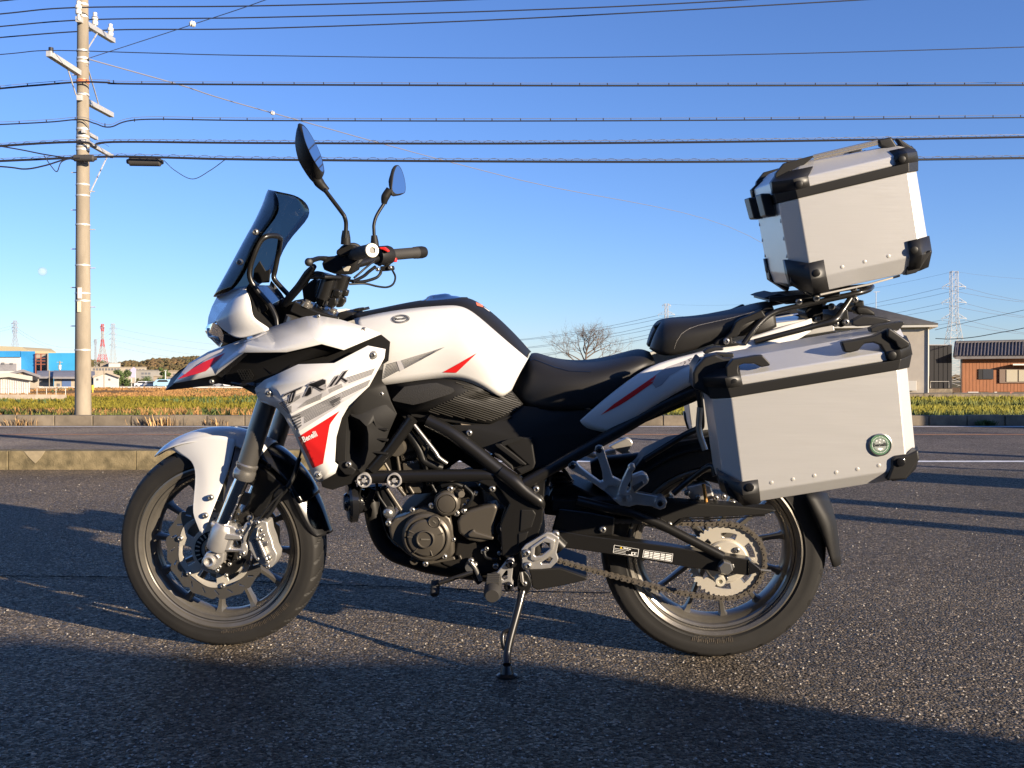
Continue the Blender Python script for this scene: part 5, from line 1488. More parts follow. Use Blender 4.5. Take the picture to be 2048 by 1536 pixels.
# ------------------------------------------------------------------ nose, lamp, screen
a_ = (205, 520, .085); b_ = (370, 300, .100); c_ = (575, 98, .112)
cowl = shell(B, "headlight_cowl", [g(c7, r_) for r_ in ([(372, 300, .100), (470, 195, .112), (575, 98, .114), (600, 150, .122)], [(290, 400, .095), (430, 320, .128), (570, 240, .138), (650, 262, .134)], [(225, 490, .088), (380, 470, .128), (540, 400, .145), (668, 430, .142)],
     [(202, 530, .086), (330, 600, .112), (540, 570, .142), (700, 500, .143)], [(255, 585, .092), (400, 690, .115), (640, 640, .136), (885, 607, .135)], [(300, 622, .098), (440, 731, .118), (535, 753, .122), (885, 635, .133)])], WHITE, sub=2, t=.003, mirror=B, off=-1)
poly("nose_panel", [B(*c7(215, 215), 0), B(*c7(410, 128), .07), B(*c7(575, 98), .112), B(*c7(470, 195), .11), B(*c7(370, 300), .10), B(*c7(250, 290), .055), B(*c7(150, 345), .0)], [(0, 1, 5, 6), (1, 2, 3), (1, 3, 4, 5)], WHITE, cowl, mirror=B, sharp=180)
poly("position_lamp", [B(*c7(150, 345), .0), B(*c7(250, 290), .055), B(*c7(370, 300), .10), B(*c7(205, 520), .085), B(*c7(180, 545), .075), B(*c7(95, 575), .0), B(*c7(108, 470), 0)], [(0, 1, 2, 3, 4, 5, 6)], mat("lamp cover painted sky blue", (0.10, 0.16, 0.30), 0.05, coat=1.0), cowl, mirror=B, sharp=180)  # clear cover; the reflected sky is put in as blue base colour
lens_o = g(c7, [(95, 572, 0), (185, 545, .075), (235, 590, .082), (275, 635, .085), (302, 700, .082), (292, 790, .070), (248, 862, .03), (115, 735, 0), (68, 665, 0), (64, 630, 0)])
ng(B, "headlight_lens", lens_o, LENS, cowl, mirror=B, center=(*c7(160, 690), .06), sharp=180)
refl = g(c7, [(120, 575, 0), (190, 565, .06), (255, 625, .07), (280, 700, .066), (262, 790, .05), (235, 830, .02), (135, 735, 0), (92, 660, 0)])
ng(B, "headlight_reflector", refl, CHROME, cowl, mirror=B, center=(*c7(210, 680), .02), sharp=20)
tube(B, "light_guide", [(*c7(100, 620), .02), (*c7(120, 720), .03), (*c7(200, 735), .06), (*c7(260, 800), .06)], .004, STEEL, cowl, n=8)
plate(B, "lamp_underside", g(c7, [(300, 690), (440, 730), (540, 752), (400, 800), (250, 864), (285, 800)]), .095, .19, BLACKP, cowl, bevel=.003)
sc_rows = []
for (cx, cy_, nx, ny, u_) in ((105, 1330, 240, 1283, .10), (170, 1215, 300, 1200, .115), (235, 1100, 352, 1110, .125), (300, 985, 385, 985, .13), (355, 885, 450, 872, .135), (408, 790, 556, 750, .142), (452, 700, 579, 682, .146), (480, 640, 572, 625, .140), (497, 585, 560, 580, .122), (512, 548, 548, 560, .09)):
    c0 = B(*Bc(cx, cy_), 0); n0 = B(*Bc(nx, ny), u_)
    m1 = c0.lerp(n0, .5) - B.ey * 0 + (c0 - n0).normalized() * 0
    ux, uu, uz = B.uv(c0); vx, vu, vz = B.uv(n0)
    half_ = []
    for f in (1, .75, .5, .25):
        half_.append(B.loc(ux + (vx - ux) * f ** 2, u_ * f, uz + (vz - uz) * f ** 2))
    sc_rows.append(half_ + [c0] + [B.mir(p) for p in half_[::-1]])
screen = grid("windscreen", sc_rows, SMOKE, subsurf=1, solid=.003, solid_off=0)
for px, py, u_ in ((405, 855, .127), (290, 1075, .120)): bolt(B, *Bc(px, py), u_ + .008, .0085, STEEL, screen)
tube(B, "screen_bracket", [(*Bc(590, 900), .03), (*Bc(560, 885), .06), (*Bc(490, 887), .09), (*Bc(440, 925), .10), (*Bc(400, 1010), .105), (*Bc(368, 1110), .105), (*Bc(368, 1200), .105), (*Bc(430, 1300), .10), (*Bc(510, 1390), .10), (*Bc(555, 1480), .105), (*Bc(565, 1545), .11)], .0072, BLACKS, cowl, n=12)
tube(B, "screen_bracket", [(*Bc(590, 900), -.03), (*Bc(575, 1000), -.09), (*Bc(550, 1130), -.1), (*Bc(540, 1190), -.1), (*Bc(580, 1245), -.1), (*Bc(665, 1335), -.1)], .0072, BLACKS, cowl, n=12)
plate(B, "screen_stay", g(Bc, [(395, 1125), (435, 1065), (480, 1140), (515, 1125), (505, 1225), (420, 1230), (385, 1200)]), .05, .006, BLACKB, cowl, bevel=.002)
slab("instrument_display", [[B(*c7(712, 62), .075), B(*c7(905, 62), -.065), B(*c7(1060, 238), -.065), B(*c7(930, 308), .07)]], Vector((-.02, .0, -.02)), LCD, cowl, bevel=.003)
slab("instrument_case", [[B(*c7(690, 40), .085) + Vector((-.004, 0, -.004)), B(*c7(925, 45), -.075) + Vector((-.004, 0, -.004)), B(*c7(1085, 240), -.075) + Vector((-.004, 0, -.004)), B(*c7(925, 335), .08) + Vector((-.004, 0, -.004))]], Vector((-.04, .0, -.03)), BLACKP, cowl, bevel=.004)
ng(B, "cockpit_panel", g(c7, [(585, 105, .10), (640, 30, .09), (720, 80, .08), (800, 200, .085), (880, 330, .085), (950, 420, .09), (1000, 600, .10), (880, 610, .125), (705, 505, .130), (680, 430, .125), (665, 270, .115)]), BLACKP, cowl, center=(*c7(760, 330), .06), mirror=B)
plate(B, "cockpit_inner", g(c7, [(700, 470), (740, 280), (780, 380), (900, 330), (1130, 300), (1230, 250), (1330, 480), (1200, 560), (1000, 620), (880, 600)]), .05, .1, BLACKB, cowl, bevel=.004)
plate(B, "steering_lug", g(c7, [(1010, 250), (1100, 240), (1150, 290), (1080, 360), (1000, 330)]), .07, .03, BLACKB, cowl, bevel=.004)
plate(B, "cockpit_fin", g(c7, [(725, 285), (750, 290), (785, 350), (765, 450), (750, 430)]), .088, .004, BLACKP, cowl, bevel=.001)

# ------------------------------------------------------------------ side fairing with beak
f = {"tip": (98, 775, .088), "tipu": (205, 640, .072), "t1": (330, 565, .086), "t2": (470, 515, .098), "t3": (600, 468, .10), "t4": (745, 405, .120), "t5": (900, 352, .135), "t6": (1000, 325, .15), "t7": (1075, 318, .155), "t8": (1230, 345, .165), "t9": (1400, 395, .180), "rt": (1510, 440, .190),
     "l1": (1255, 550, .228), "l2": (1105, 508, .240), "l3": (870, 562, .228), "l4": (580, 565, .190), "l5": (385, 718, .122), "l6": (240, 748, .104),
     "m1": (420, 650, .122), "m2": (600, 515, .180), "m3": (790, 550, .222), "m4": (1050, 470, .232), "m5": (1180, 440, .222), "m0": (300, 690, .110)}
keys = list(f); idx = {k: i for i, k in enumerate(keys)}
fv = [B(*A(*f[k][:2]), f[k][2]) for k in keys]
ff = [("tip", "tipu", "t1", "m0"), ("tip", "m0", "l6"), ("m0", "t1", "t2", "m1"), ("m0", "m1", "l5", "l6"), ("m1", "t2", "t3", "m2"), ("m1", "m2", "l4", "l5"), ("m2", "t3", "t4", "m3"), ("m2", "m3", "l3", "l4"),
      ("m3", "t4", "t5", "t6", "m4"), ("m3", "m4", "l2", "l3"), ("m4", "t6", "t7", "t8", "m5"), ("m4", "m5", "l2"), ("m5", "t8", "t9", "l1"), ("m5", "l1", "l2"), ("t9", "rt", "l1")]
fairing = poly("side_fairing", fv, [[idx[k] for k in q] for q in ff], WHITE, solid=.004, solid_off=-1, mirror=B, sharp=24)
# black middle panel and intake
ng(B, "intake_panel", g(A, [(385, 718, .108), (580, 565, .180), (870, 562, .216), (1105, 508, .228), (1255, 550, .216), (1510, 440, .182), (1572, 490, .186), (1560, 620, .19), (1440, 700, .195), (1190, 700, .208), (960, 700, .208), (740, 800, .19), (650, 850, .15), (560, 800, .12), (400, 775, .10)]), BLACKP, fairing, center=(*A(900, 640), .196), mirror=B, sharp=180)
ng(B, "intake_recess", g(A, [(430, 720, .118), (575, 610, .160), (700, 660, .165), (790, 720, .17), (700, 800, .165), (560, 790, .13), (430, 760, .11)]), BLACKG, fairing, center=(*A(600, 720), .11), sharp=180)
bm = bmesh.new()
for i in range(5):
    for j in range(4):
        px, py = A(540 + i * 18 + j * 9, 690 + j * 16)
        if i + j < 7: add_lathe(bm, B(px, py, .150), -B.ey, [(.0045, 0), (.0045, .003), (.003, .003), (.003, 0)], 6)
finish(bm, "intake_mesh", BLACKB, fairing)["kind"] = "stuff"
ng(B, "beak_under", g(A, [(35, 822, .02), (98, 775, .082), (240, 748, .098), (385, 718, .108), (400, 775, .10), (330, 790, .075), (180, 808, .05)]), BLACKP, fairing, mirror=B, sharp=180)
ng(B, "beak_edge", g(A, [(35, 822, .0), (75, 740, .0), (130, 685, .0), (190, 650, .0), (205, 640, .072), (98, 775, .088)]), BLACKP, fairing, mirror=B, sharp=180)
poly("beak_top", [B(*A(*p[:2]), p[2]) for p in ((205, 640, .072), (330, 565, .086), (470, 515, .098), (600, 468, .10), (745, 405, .12), (750, 398, 0), (600, 455, 0), (470, 503, 0), (330, 556, 0), (190, 645, 0))], [(0, 1, 8, 9), (1, 2, 7, 8), (2, 3, 6, 7), (3, 4, 5, 6)], WHITE, fairing, mirror=B, sharp=180)
ng(B, "duct_lip", g(A, [(385, 718, .117), (580, 565, .191), (600, 575, .186), (420, 735, .112)]), BLACKG, fairing)
# lower white panel
lp = {"a": (660, 800, .150), "b": (720, 750, .185), "c": (950, 645, .225), "d": (1190, 635, .238), "e": (1420, 515, .228), "f": (1540, 540, .215), "g": (1532, 600, .215), "h": (1430, 790, .222), "i": (1290, 925, .226), "j": (1242, 1010, .224),
      "k": (1205, 1140, .222), "l": (1195, 1310, .215), "m": (1217, 1330, .212), "n": (1200, 1385, .208), "o": (1095, 1447, .196), "p": (1050, 1400, .185), "q": (1000, 1290, .180), "r": (930, 1130, .178), "s": (860, 1000, .178), "t": (800, 932, .178), "u": (690, 885, .155), "v": (655, 815, .145),
      "w": (800, 800, .215), "x": (860, 900, .222), "y": (960, 1110, .214), "z": (1060, 1330, .204), "aa": (1060, 760, .240)}
keys = list(lp); idx = {k: i for i, k in enumerate(keys)}
lv = [B(*A(*lp[k][:2]), lp[k][2]) for k in keys]
lf = ["a b w", "b c aa w", "c d aa", "d e f g h aa", "w aa x", "aa h i x", "x i j y", "y j k", "y k l z", "z l m n o", "v a w u", "u w x t", "t x y s", "s y r", "r y z q", "q z p", "p z o"]
lower = poly("lower_fairing", lv, [[idx[k] for k in q.split()] for q in lf], WHITE, solid=.004, solid_off=-1, mirror=B, sharp=32)
tube(B, "panel_edge", g(A, [(655, 815, .148), (690, 887, .157), (800, 935, .179), (862, 1003, .179), (932, 1133, .179), (1002, 1293, .181), (1050, 1402, .186), (1078, 1446, .192)]), .0035, mat("silver seam", (0.5, 0.5, 0.5), 0.3, metal=.6), lower, n=8)
for px, py, u_ in ((745, 838, .200), (1456, 578, .226), (1080, 1400, .204)):
    bolt(B, *A(px, py), u_, .0115, mat("grey washer", (.45, .44, .42), .4, metal=.5), lower, "washer", kind="flat"); bolt(B, *A(px, py), u_ + .002, .0065, STEEL, lower)
bolt(B, *A(1392, 410), .186, .0075, STEEL, fairing); bolt(B, *A(353, 762), .105, .007, STEEL, fairing); bolt(B, *c7(1515, 462), .165, .005, STEEL, fairing)

# radiator shroud
so = [(1215, 0, .196), (1200, 130, .178), (1250, 190, .172), (1310, 370, .170), (1380, 520, .170), (1290, 720, .172), (1230, 900, .172), (1040, 1150, .172), (960, 1240, .175), (850, 1340, .175), (620, 1418, .175), (500, 1385, .175), (480, 1320, .18), (640, 1210, .19), (690, 1130, .195), (660, 1080, .196), (665, 800, .198), (720, 560, .204), (830, 440, .21), (1000, 240, .21), (1120, 0, .212), (1140, -80, .205), (1190, -110, .19), (1222, -60, .194)]
hole = [(800, 560, 0), (850, 545, 0), (940, 590, 0), (1020, 665, 0), (1042, 760, 0), (1040, 950, 0), (1000, 1110, 0), (930, 1180, 0), (800, 1150, 0), (775, 1050, 0), (785, 780, 0)]
uh = .196
shroud = slab("radiator_shroud", [[B(*O(p[0], p[1]), p[2]) for p in so], [B(*O(p[0], p[1]), uh) for p in hole]], B.ey * .006, BLACKP, bevel=.0015, mirror=B)
ng(B, "shroud_recess", [(*O(p[0], p[1]), uh - .004) for p in hole], mat("radiator and hollow black", (0.004, 0.004, 0.004), 0.9), shroud, center=(*O(900, 850), .10), sharp=180)  # near-black sheet puts the darkness of the duct hole into colour
ng(B, "shroud_scoop", g(O, [(820, 510, .199), (1000, 450, .19), (1260, 380, .172), (1372, 525, .171), (1285, 715, .173), (1150, 720, .18), (1110, 600, .196), (1020, 665, .205), (940, 585, .206), (850, 545, .204)]), BLACKP, shroud, center=(*O(1100, 520), .196), sharp=180)
for yy, x0 in ((690, 1095), (815, 1100), (975, 1070)):
    plate(B, "shroud_rib", g(O, [(x0, yy - 15), (1280, yy + 5), (1265, yy + 35), (x0 + 20, yy + 5)]), .184, .012, BLACKP, shroud, bevel=.003)
bolt(B, *O(1195, 285), .182, .0075, STEEL, shroud); bolt(B, *O(810, 1115), .204, .0085, STEEL, shroud)
plate(B, "shroud_lip", g(O, [(670, 1080), (760, 1075), (900, 1180), (850, 1250), (760, 1240), (690, 1160)]), .2, .012, BLACKP, shroud, bevel=.004)
plate(B, "radiator", g(O, [(640, 560), (1060, 560), (1040, 1250), (640, 1400)]), .12, .24, mat("radiator and hollow black", (0.004, 0.004, 0.004), 0.9), None, bevel=.003)

# ------------------------------------------------------------------ tank
tc0 = [[(90, 245, .100), (110, 330, .150), (150, 450, .168), (200, 655, .158)], [(260, 205, .108), (270, 320, .163), (275, 470, .182), (280, 650, .162)], [(480, 175, .113), (450, 300, .163), (440, 450, .186), (430, 628, .167)],
       [(640, 163, .114), (620, 290, .158), (585, 420, .185), (560, 611, .168)], [(725, 160, .114), (700, 290, .158), (680, 430, .190), (655, 605, .168)], [(795, 182, .114), (800, 300, .168), (780, 450, .194), (770, 617, .168)], [(880, 250, .114), (885, 350, .168), (875, 480, .190), (870, 660, .164)],
       [(985, 343, .114), (970, 430, .158), (955, 540, .174), (945, 700, .158)], [(1100, 440, .108), (1065, 520, .142), (1035, 600, .152), (1005, 731, .148)], [(1162, 490, .098), (1118, 565, .124), (1085, 630, .130), (1060, 682, .126)]]
tank = shell(B, "fuel_tank", [g(N, r_) for r_ in tc0], WHITE, sub=2, t=.003, mirror=B, off=-1)
tcen = [(88, 205), (260, 172), (480, 124), (640, 112), (725, 106), (800, 110), (905, 178), (1015, 275), (1112, 378), (1174, 458)]
rows = []
for col, cc in zip(tc0, tcen):
    e_ = B(*N(col[0][0], col[0][1]), col[0][2] + .001); c0 = B(*N(*cc), 0)
    ex_, eu, ez_ = B.uv(e_); cx_, cu, cz = B.uv(c0)
    half_ = [B.loc(ex_ + (cx_ - ex_) * t_, col[0][2] * w_, ez_ + (cz - ez_) * h_) for t_, w_, h_ in ((0, 1.0, 0), (.55, .82, .62), (.9, .5, .93))]
    rows.append(half_ + [c0] + [B.mir(p) for p in half_[::-1]])
shell(B, "tank_top", rows, BLACKP, tank, sub=2, t=.004, off=-1)
capc = B(*N(612, 116), 0)
capax = (B.ez - B.ex * .12).normalized()
lathe("fuel_cap", capc - capax * .012, capax, [(.0, .024), (.02, .024), (.03, .021), (.036, .016), (.05, .013), (.062, .008), (.064, 0)], CHROME, tank, n=32)
lathe("cap_ring", capc - capax * .012, capax, [(.05, .010), (.078, .006), (.085, -.004)], BLACKP, tank, n=36)
plate(B, "ignition_cover", g(N, [(-10, 200), (30, 195), (85, 205), (95, 245), (40, 260), (-30, 240)]), .06, .12, BLACKP, tank, bevel=.006)
plate(B, "strap_buckle", g(N, [(80, 180), (118, 175), (122, 182), (150, 170), (158, 188), (120, 195), (85, 192)]), .03, .06, BLACKP, tank, bevel=.003)
bv_tank = None

# knee pad
kp = [(275, 650, .158), (420, 632, .162), (560, 613, .164), (650, 607, .164), (780, 620, .163), (890, 672, .158), (1005, 733, .142), (1030, 712, .134), (1058, 680, .124), (1135, 770, .126), (1060, 840, .140), (940, 890, .150), (850, 880, .154), (680, 845, .158), (520, 815, .160), (430, 822, .160), (350, 790, .160)]
knee = ng(B, "knee_panel", g(N, kp), BLACKP, None, center=(*N(700, 740), .170), mirror=B, sharp=180, solid=.004)
ng(B, "knee_pad", g(N, [(325, 740, .1725), (400, 662, .171), (560, 640, .173), (600, 638, .174), (700, 670, .176), (712, 688, .176), (690, 705, .177), (520, 760, .176), (455, 775, .174), (330, 750, .172)]), mat("pimpled rubber pad", (0.028, 0.027, 0.026), 0.55, bump=0.8, bscale=420, bdist=.001), knee, center=(*N(520, 705), .180), sharp=180)
plate(B, "knee_panel_skirt", g(N, [(430, 818), (520, 812), (850, 878), (940, 888), (1060, 840), (1070, 852), (960, 905), (850, 905), (640, 880), (440, 850)]), .150, .03, BLACKP, knee, bevel=.004)
bpy.context.view_layer.update()
bv_knee = bvh_of([knee])
rib_poly = [c5(*p) for p in ((110, 490), (340, 370), (560, 270), (620, 225), (430, 105), (520, 130), (800, 235), (1020, 330), (1070, 300), (1110, 215), (1255, 400), (1240, 440), (940, 590), (820, 600))]
def inside(p, pl):
    r_ = False; j = len(pl) - 1
    for i in range(len(pl)):
        if (pl[i][1] > p[1]) != (pl[j][1] > p[1]) and p[0] < (pl[j][0] - pl[i][0]) * (p[1] - pl[i][1]) / (pl[j][1] - pl[i][1]) + pl[i][0]: r_ = not r_
        j = i
    return r_
strips = []
for k in range(46):
    run = None
    for xi in range(0, 230, 3):
        x = 840 + xi; y = 700 + k * 4.4 + xi * .33
        if inside((x, y), rib_poly):
            if run is None: run = [(x, y), (x, y)]
            run[1] = (x, y)
    if run and run[1][0] - run[0][0] > 8:
        (xa, ya), (xb, yb_) = run; strips.append([[(xa, ya), (xb, yb_), (xb, yb_ + 2.0), (xa, ya + 2.0)]])
bvk = bv_knee
stick("grip_ribs", strips, bvk, mat("lightened rib black", (0.045, 0.042, 0.036), 0.4), knee, off=.0022, size=40, kind="stuff")  # ribs coloured lighter than the panel in place of their shading contrast

# ------------------------------------------------------------------ seats
def seat(name, cr, st, parent=None):
    rows = []
    for s_ in st:
        P = [B(*cr(p[0], p[1]), p[2]) for p in s_]
        rows.append([p for p in P[::-1]] + [B.mir(p) for p in P[1:]])
    return shell(B, name, rows, SEATM, parent, sub=2, t=.01, off=-1)
rider = seat("rider_seat", N, [[(1186, 456, 0), (1176, 478, .06), (1115, 580, .09), (1066, 690, .085)], [(1215, 452, 0), (1212, 474, .085), (1150, 620, .122), (1120, 760, .115)], [(1280, 483, 0), (1285, 518, .115), (1230, 650, .152), (1200, 802, .14)],
     [(1400, 511, 0), (1400, 548, .135), (1380, 660, .172), (1370, 806, .16)], [(1500, 516, 0), (1510, 553, .14), (1500, 650, .174), (1480, 803, .16)], [(1620, 498, 0), (1640, 538, .14), (1640, 620, .172), (1640, 780, .15)],
     [(1750, 453, 0), (1785, 498, .125), (1800, 560, .155), (1790, 675, .14)], [(1850, 413, 0), (1895, 468, .105), (1920, 510, .135), (1905, 590, .12)], [(1915, 436, 0), (1950, 490, .08), (1957, 520, .09), (1945, 565, .08)]])
pill = seat("pillion_seat", U, [[(180, 336, 0), (158, 380, .025), (108, 470, .03), (76, 562, .03)], [(176, 338, 0), (150, 362, .085), (100, 460, .105), (74, 562, .10)], [(235, 312, 0), (228, 342, .11), (205, 480, .142), (188, 640, .13)], [(400, 299, 0), (400, 342, .12), (400, 460, .148), (400, 592, .13)], [(550, 282, 0), (560, 328, .12), (570, 420, .148), (580, 530, .13)],
     [(700, 253, 0), (720, 298, .12), (730, 370, .146), (740, 468, .13)], [(850, 226, 0), (870, 268, .12), (890, 340, .14), (900, 452, .12)], [(950, 188, 0), (980, 228, .11), (1010, 310, .12), (1030, 432, .11)], [(1050, 163, 0), (1090, 208, .09), (1110, 280, .1), (1120, 382, .1)]])
bpy.context.view_layer.update()
stick("seat_piping", [[[(p[0], p[1]) for p in [N(1178, 500), N(1206, 492), N(1330, 540), N(1420, 565), N(1560, 570), N(1560, 573), N(1420, 568.5), N(1330, 543.5), N(1206, 496), N(1180, 504)]]]], bvh_of([rider]), BLACKG, rider, off=.0012)
bvp = bvh_of([pill])
stp = [(280, 560), (300, 500), (340, 440), (400, 400), (480, 372), (600, 345), (760, 310), (900, 272), (1000, 235)]
qs = []
for a, b in zip(stp, stp[1:]):
    L_ = math.hypot(b[0] - a[0], b[1] - a[1]); n_ = max(1, int(L_ / 11))
    for i in range(n_):
        t0, t1 = i / n_, (i + .62) / n_
        p = (a[0] + (b[0] - a[0]) * t0, a[1] + (b[1] - a[1]) * t0); q = (a[0] + (b[0] - a[0]) * t1, a[1] + (b[1] - a[1]) * t1)
        qs.append([[U(p[0], p[1]), U(q[0], q[1]), U(q[0] + 2, q[1] + 4.2), U(p[0] + 2, p[1] + 4.2)]])
stick("seat_stitching", qs, bvp, mat("grey thread", (.30, .28, .25), .7), pill, off=.001, kind="stuff")
plate(B, "seat_hinge", g(U, [(112, 375), (150, 368), (160, 395), (120, 405)]), .0, .04, BLACKP, pill, bevel=.004)

# ------------------------------------------------------------------ tail and side covers
tl = [[(1154, 846, .150), (1163, 853, .150), (1222, 868, .152), (1238, 864, .150)], [(1210, 797, .160), (1215, 815, .172), (1260, 840, .176), (1290, 826, .156)], [(1265, 755, .160), (1275, 775, .176), (1320, 798, .180), (1345, 786, .158)],
      [(1311, 726, .152), (1330, 745, .172), (1370, 765, .178), (1400, 760, .158)], [(1400, 706, .145), (1410, 722, .165), (1430, 738, .170), (1450, 735, .155)], [(1500, 676, .135), (1510, 690, .15), (1520, 705, .155), (1540, 705, .145)], [(1590, 646, .12), (1595, 660, .13), (1600, 672, .135), (1610, 672, .13)], [(1622, 638, .10), (1624, 646, .11), (1626, 652, .115), (1628, 655, .11)]]
tail = shell(B, "tail_panel", tl, WHITE, sub=2, t=.003, mirror=B, off=-1)
plate(B, "tail_underside", [(1236, 864), (1345, 788), (1400, 762), (1450, 736), (1455, 790), (1400, 800), (1280, 850)], .146, .29, BLACKP, tail, bevel=.006)
ng(B, "side_cover", g(c5, [(380, 648, .150), (640, 650, .152), (860, 640, .150), (960, 600, .150), (1260, 420, .126), (1420, 440, .14), (1800, 470, .15), (2100, 470, .15), (2420, 690, .146), (2300, 760, .146), (1900, 960, .15), (1520, 1130, .162), (1380, 1180, .168), (1240, 1245, .168), (1150, 1180, .168), (1000, 1050, .166), (700, 850, .16)]), BLACKP, None, center=(*c5(1150, 800), .172), sharp=180, mirror=B)
sidec = [o for o in bike.children if o.name.startswith("side_cover")][0]
plate(B, "cover_ridge", g(c5, [(940, 880), (1010, 870), (1180, 1000), (1320, 1115), (1300, 1130), (1240, 1120), (960, 910)]), .186, .02, BLACKP, sidec, bevel=.004)
plate(B, "cover_ridge", g(c5, [(930, 980), (1000, 1000), (1150, 1130), (1170, 1190), (1130, 1170), (940, 1010)]), .182, .014, BLACKP, sidec, bevel=.004)
plate(B, "cover_lower", g(c5, [(1040, 860), (1240, 790), (1380, 800), (1425, 1100), (1400, 1170), (1250, 1240), (1180, 1170), (1330, 1120)]), .180, .02, BLACKP, sidec, bevel=.005)
plate(B, "cover_slot", g(c5, [(1020, 855), (1110, 815), (1230, 790), (1270, 795), (1240, 830), (1060, 895), (1020, 885)]), .184, .004, mat("radiator and hollow black", (0.004, 0.004, 0.004), 0.9), sidec, bevel=.001)
bolt(B, *c5(640, 742), .168, .0085, STEEL, sidec)

# ------------------------------------------------------------------ frame
main = tube(B, "frame_tube", [(*c5(150, 600), .160), (*c5(420, 740), .168), (*c5(700, 950), .172), (*c5(1000, 1190), .176), (*c5(1230, 1340), .178)], .0185, BLACKS, n=18, mirror=B)
tube(B, "frame_tube", [(*D(585, 190), .168), (*D(440, 390), .166), (*D(310, 530), .166)], .0155, BLACKS, main, n=16, smooth_n=0)
tube(B, "frame_tube", [(*D(225, 585), .165), (*D(600, 575), .168), (*D(1020, 570), .172), (*D(1130, 575), .172)], .0165, BLACKS, main, n=16)
tube(B, "frame_tube", [(*D(1320, 635), .185), (*D(1480, 545), .178), (*D(1660, 440), .170), (1240, 860, .160), (1345, 800, .150), (1450, 760, .13)], .0165, BLACKS, main, n=16)
tube(B, "fuel_pipe", [(*D(585, 220), .17), (*D(730, 405), .172), (*D(760, 450), .172), (*D(815, 490), .168)], .0055, STEEL, main, n=10)
pvt = [(1015, 615), (1190, 530), (1240, 560), (1300, 625), (1380, 640), (1465, 575), (1475, 590), (1462, 735), (1455, 880), (1420, 980), (1400, 1010), (1310, 1080), (1260, 1110), (1180, 1110), (1170, 900), (1230, 760), (1150, 640), (1100, 650)]
pivot = plate(B, "pivot_plate", g(D, pvt), .186, .030, BLACKS, None, bevel=.009, segs=3, mirror=B)
tube(B, "pivot_ridge", g(D, [(1170, 545, .182), (1260, 610, .188), (1340, 680, .190), (1430, 745, .190), (1455, 790, .188)]), [.018, .02, .018, .015, .006], BLACKS, pivot, n=14)
plate(B, "pivot_inset", g(D, [(1310, 800), (1390, 800), (1410, 830), (1380, 920), (1300, 950)]), .189, .01, BLACKP, pivot, bevel=.003)
plate(B, "pivot_inset", g(D, [(1290, 960), (1360, 945), (1340, 1010), (1290, 1050)]), .189, .01, BLACKP, pivot, bevel=.003)
plate(B, "pivot_inner", g(D, [(1020, 640), (1130, 640), (1260, 740), (1280, 800), (1270, 1090), (1230, 1110), (1150, 1000), (1170, 880), (1200, 780)]), .172, .03, BLACKS, pivot, bevel=.005)
for px, py, u_, r_ in ((1118, 660, .182, .009), (1410, 662, .190, .009), (1195, 925, .178, .0105), (1195, 1055, .176, .008)): bolt(B, *D(px, py), u_, r_, STEEL, pivot, kind="hex" if r_ > .01 else "dome")
lathe("pivot_washer", B(*D(1195, 930), .172), -B.ey, [(.0, .003), (.019, .003), (.021, 0), (.021, -.01)], BLACKB, pivot, n=24)
for px in (258, 460):
    c = B(*D(px, 607), .19)
    cp_ = lathe("crash_knob", c - (-B.ey) * .02, -B.ey, [(0, .016), (.006, .016), (.0065, .012), (.0145, .012), (.0155, .017), (.0185, .017), (.0195, .014), (.0195, -.02), (0, -.02)], mat("silver knob", (0.66, 0.64, 0.62), 0.35, metal=.6), main, n=28)
    for k in range(5):
        a = k * 2 * math.pi / 5 + .4
        p = c - B.ey * (-.006) + (B.ex * math.cos(a) + B.ez * math.sin(a)) * .0105
        box("knob_slot", p - B.ey * .0, .0075, .006, .0028, BLACKB, cp_, ax=(B.ex * math.cos(a) + B.ez * math.sin(a), B.ey, (B.ex * math.cos(a) + B.ez * math.sin(a)).cross(B.ey)))
    tube(B, "knob_bolt", [(*D(px + 40, 590), .176), (*D(px + 68, 585), .176)], .006, STEEL, main, n=8)

# ------------------------------------------------------------------ engine
eng = plate(B, "engine_block", g(c12, [(700, 740), (880, 640), (1000, 560), (1180, 420), (1500, 330), (1800, 330), (1830, 560), (2100, 600), (2450, 700), (2500, 1100), (2300, 1330), (1900, 1420), (1500, 1330), (1140, 1250), (960, 1180), (820, 1060), (700, 930)]), .135, .27, ENGINED, None, bevel=.012)
cyl = plate(B, "cylinder", g(D, [(385, 470), (470, 400), (530, 340), (620, 300), (700, 420), (760, 520), (765, 640), (700, 690), (520, 710), (440, 620)]), .125, .25, ENGINED, eng, bevel=.006)
plate(B, "cylinder_head", g(D, [(500, 330), (630, 300), (690, 390), (560, 470), (490, 430)]), .132, .02, ENGINE, cyl, bevel=.003)
plate(B, "name_plate", g(D, [(500, 425), (620, 400), (632, 450), (510, 478)]), .134, .01, ENGINED, cyl, bevel=.002)
plate(B, "cylinder_panel", g(D, [(515, 490), (625, 470), (640, 540), (660, 640), (640, 690), (540, 690)]), .132, .012, ENGINE, cyl, bevel=.003)
for p0, p1 in (((395, 480), (440, 555)), ((480, 425), (500, 545)), ((640, 470), (680, 545)), ((500, 640), (530, 705)), ((560, 640), (590, 690)), ((690, 480), (740, 560)), ((680, 600), (690, 640))):
    tube(B, "cylinder_rib", [(*D(*p0), .134), (*D(*p1), .134)], .0042, ENGINE, cyl, n=8, smooth_n=0)
tube(B, "engine_stay", [(*D(408, 650), .15), (*D(520, 820), .15)], .0055, ENGINE, cyl, n=10, smooth_n=0)
tube(B, "cylinder_rib", [(*D(490, 650), .14), (*D(535, 705), .14)], .005, ENGINE, cyl, n=8, smooth_n=0)
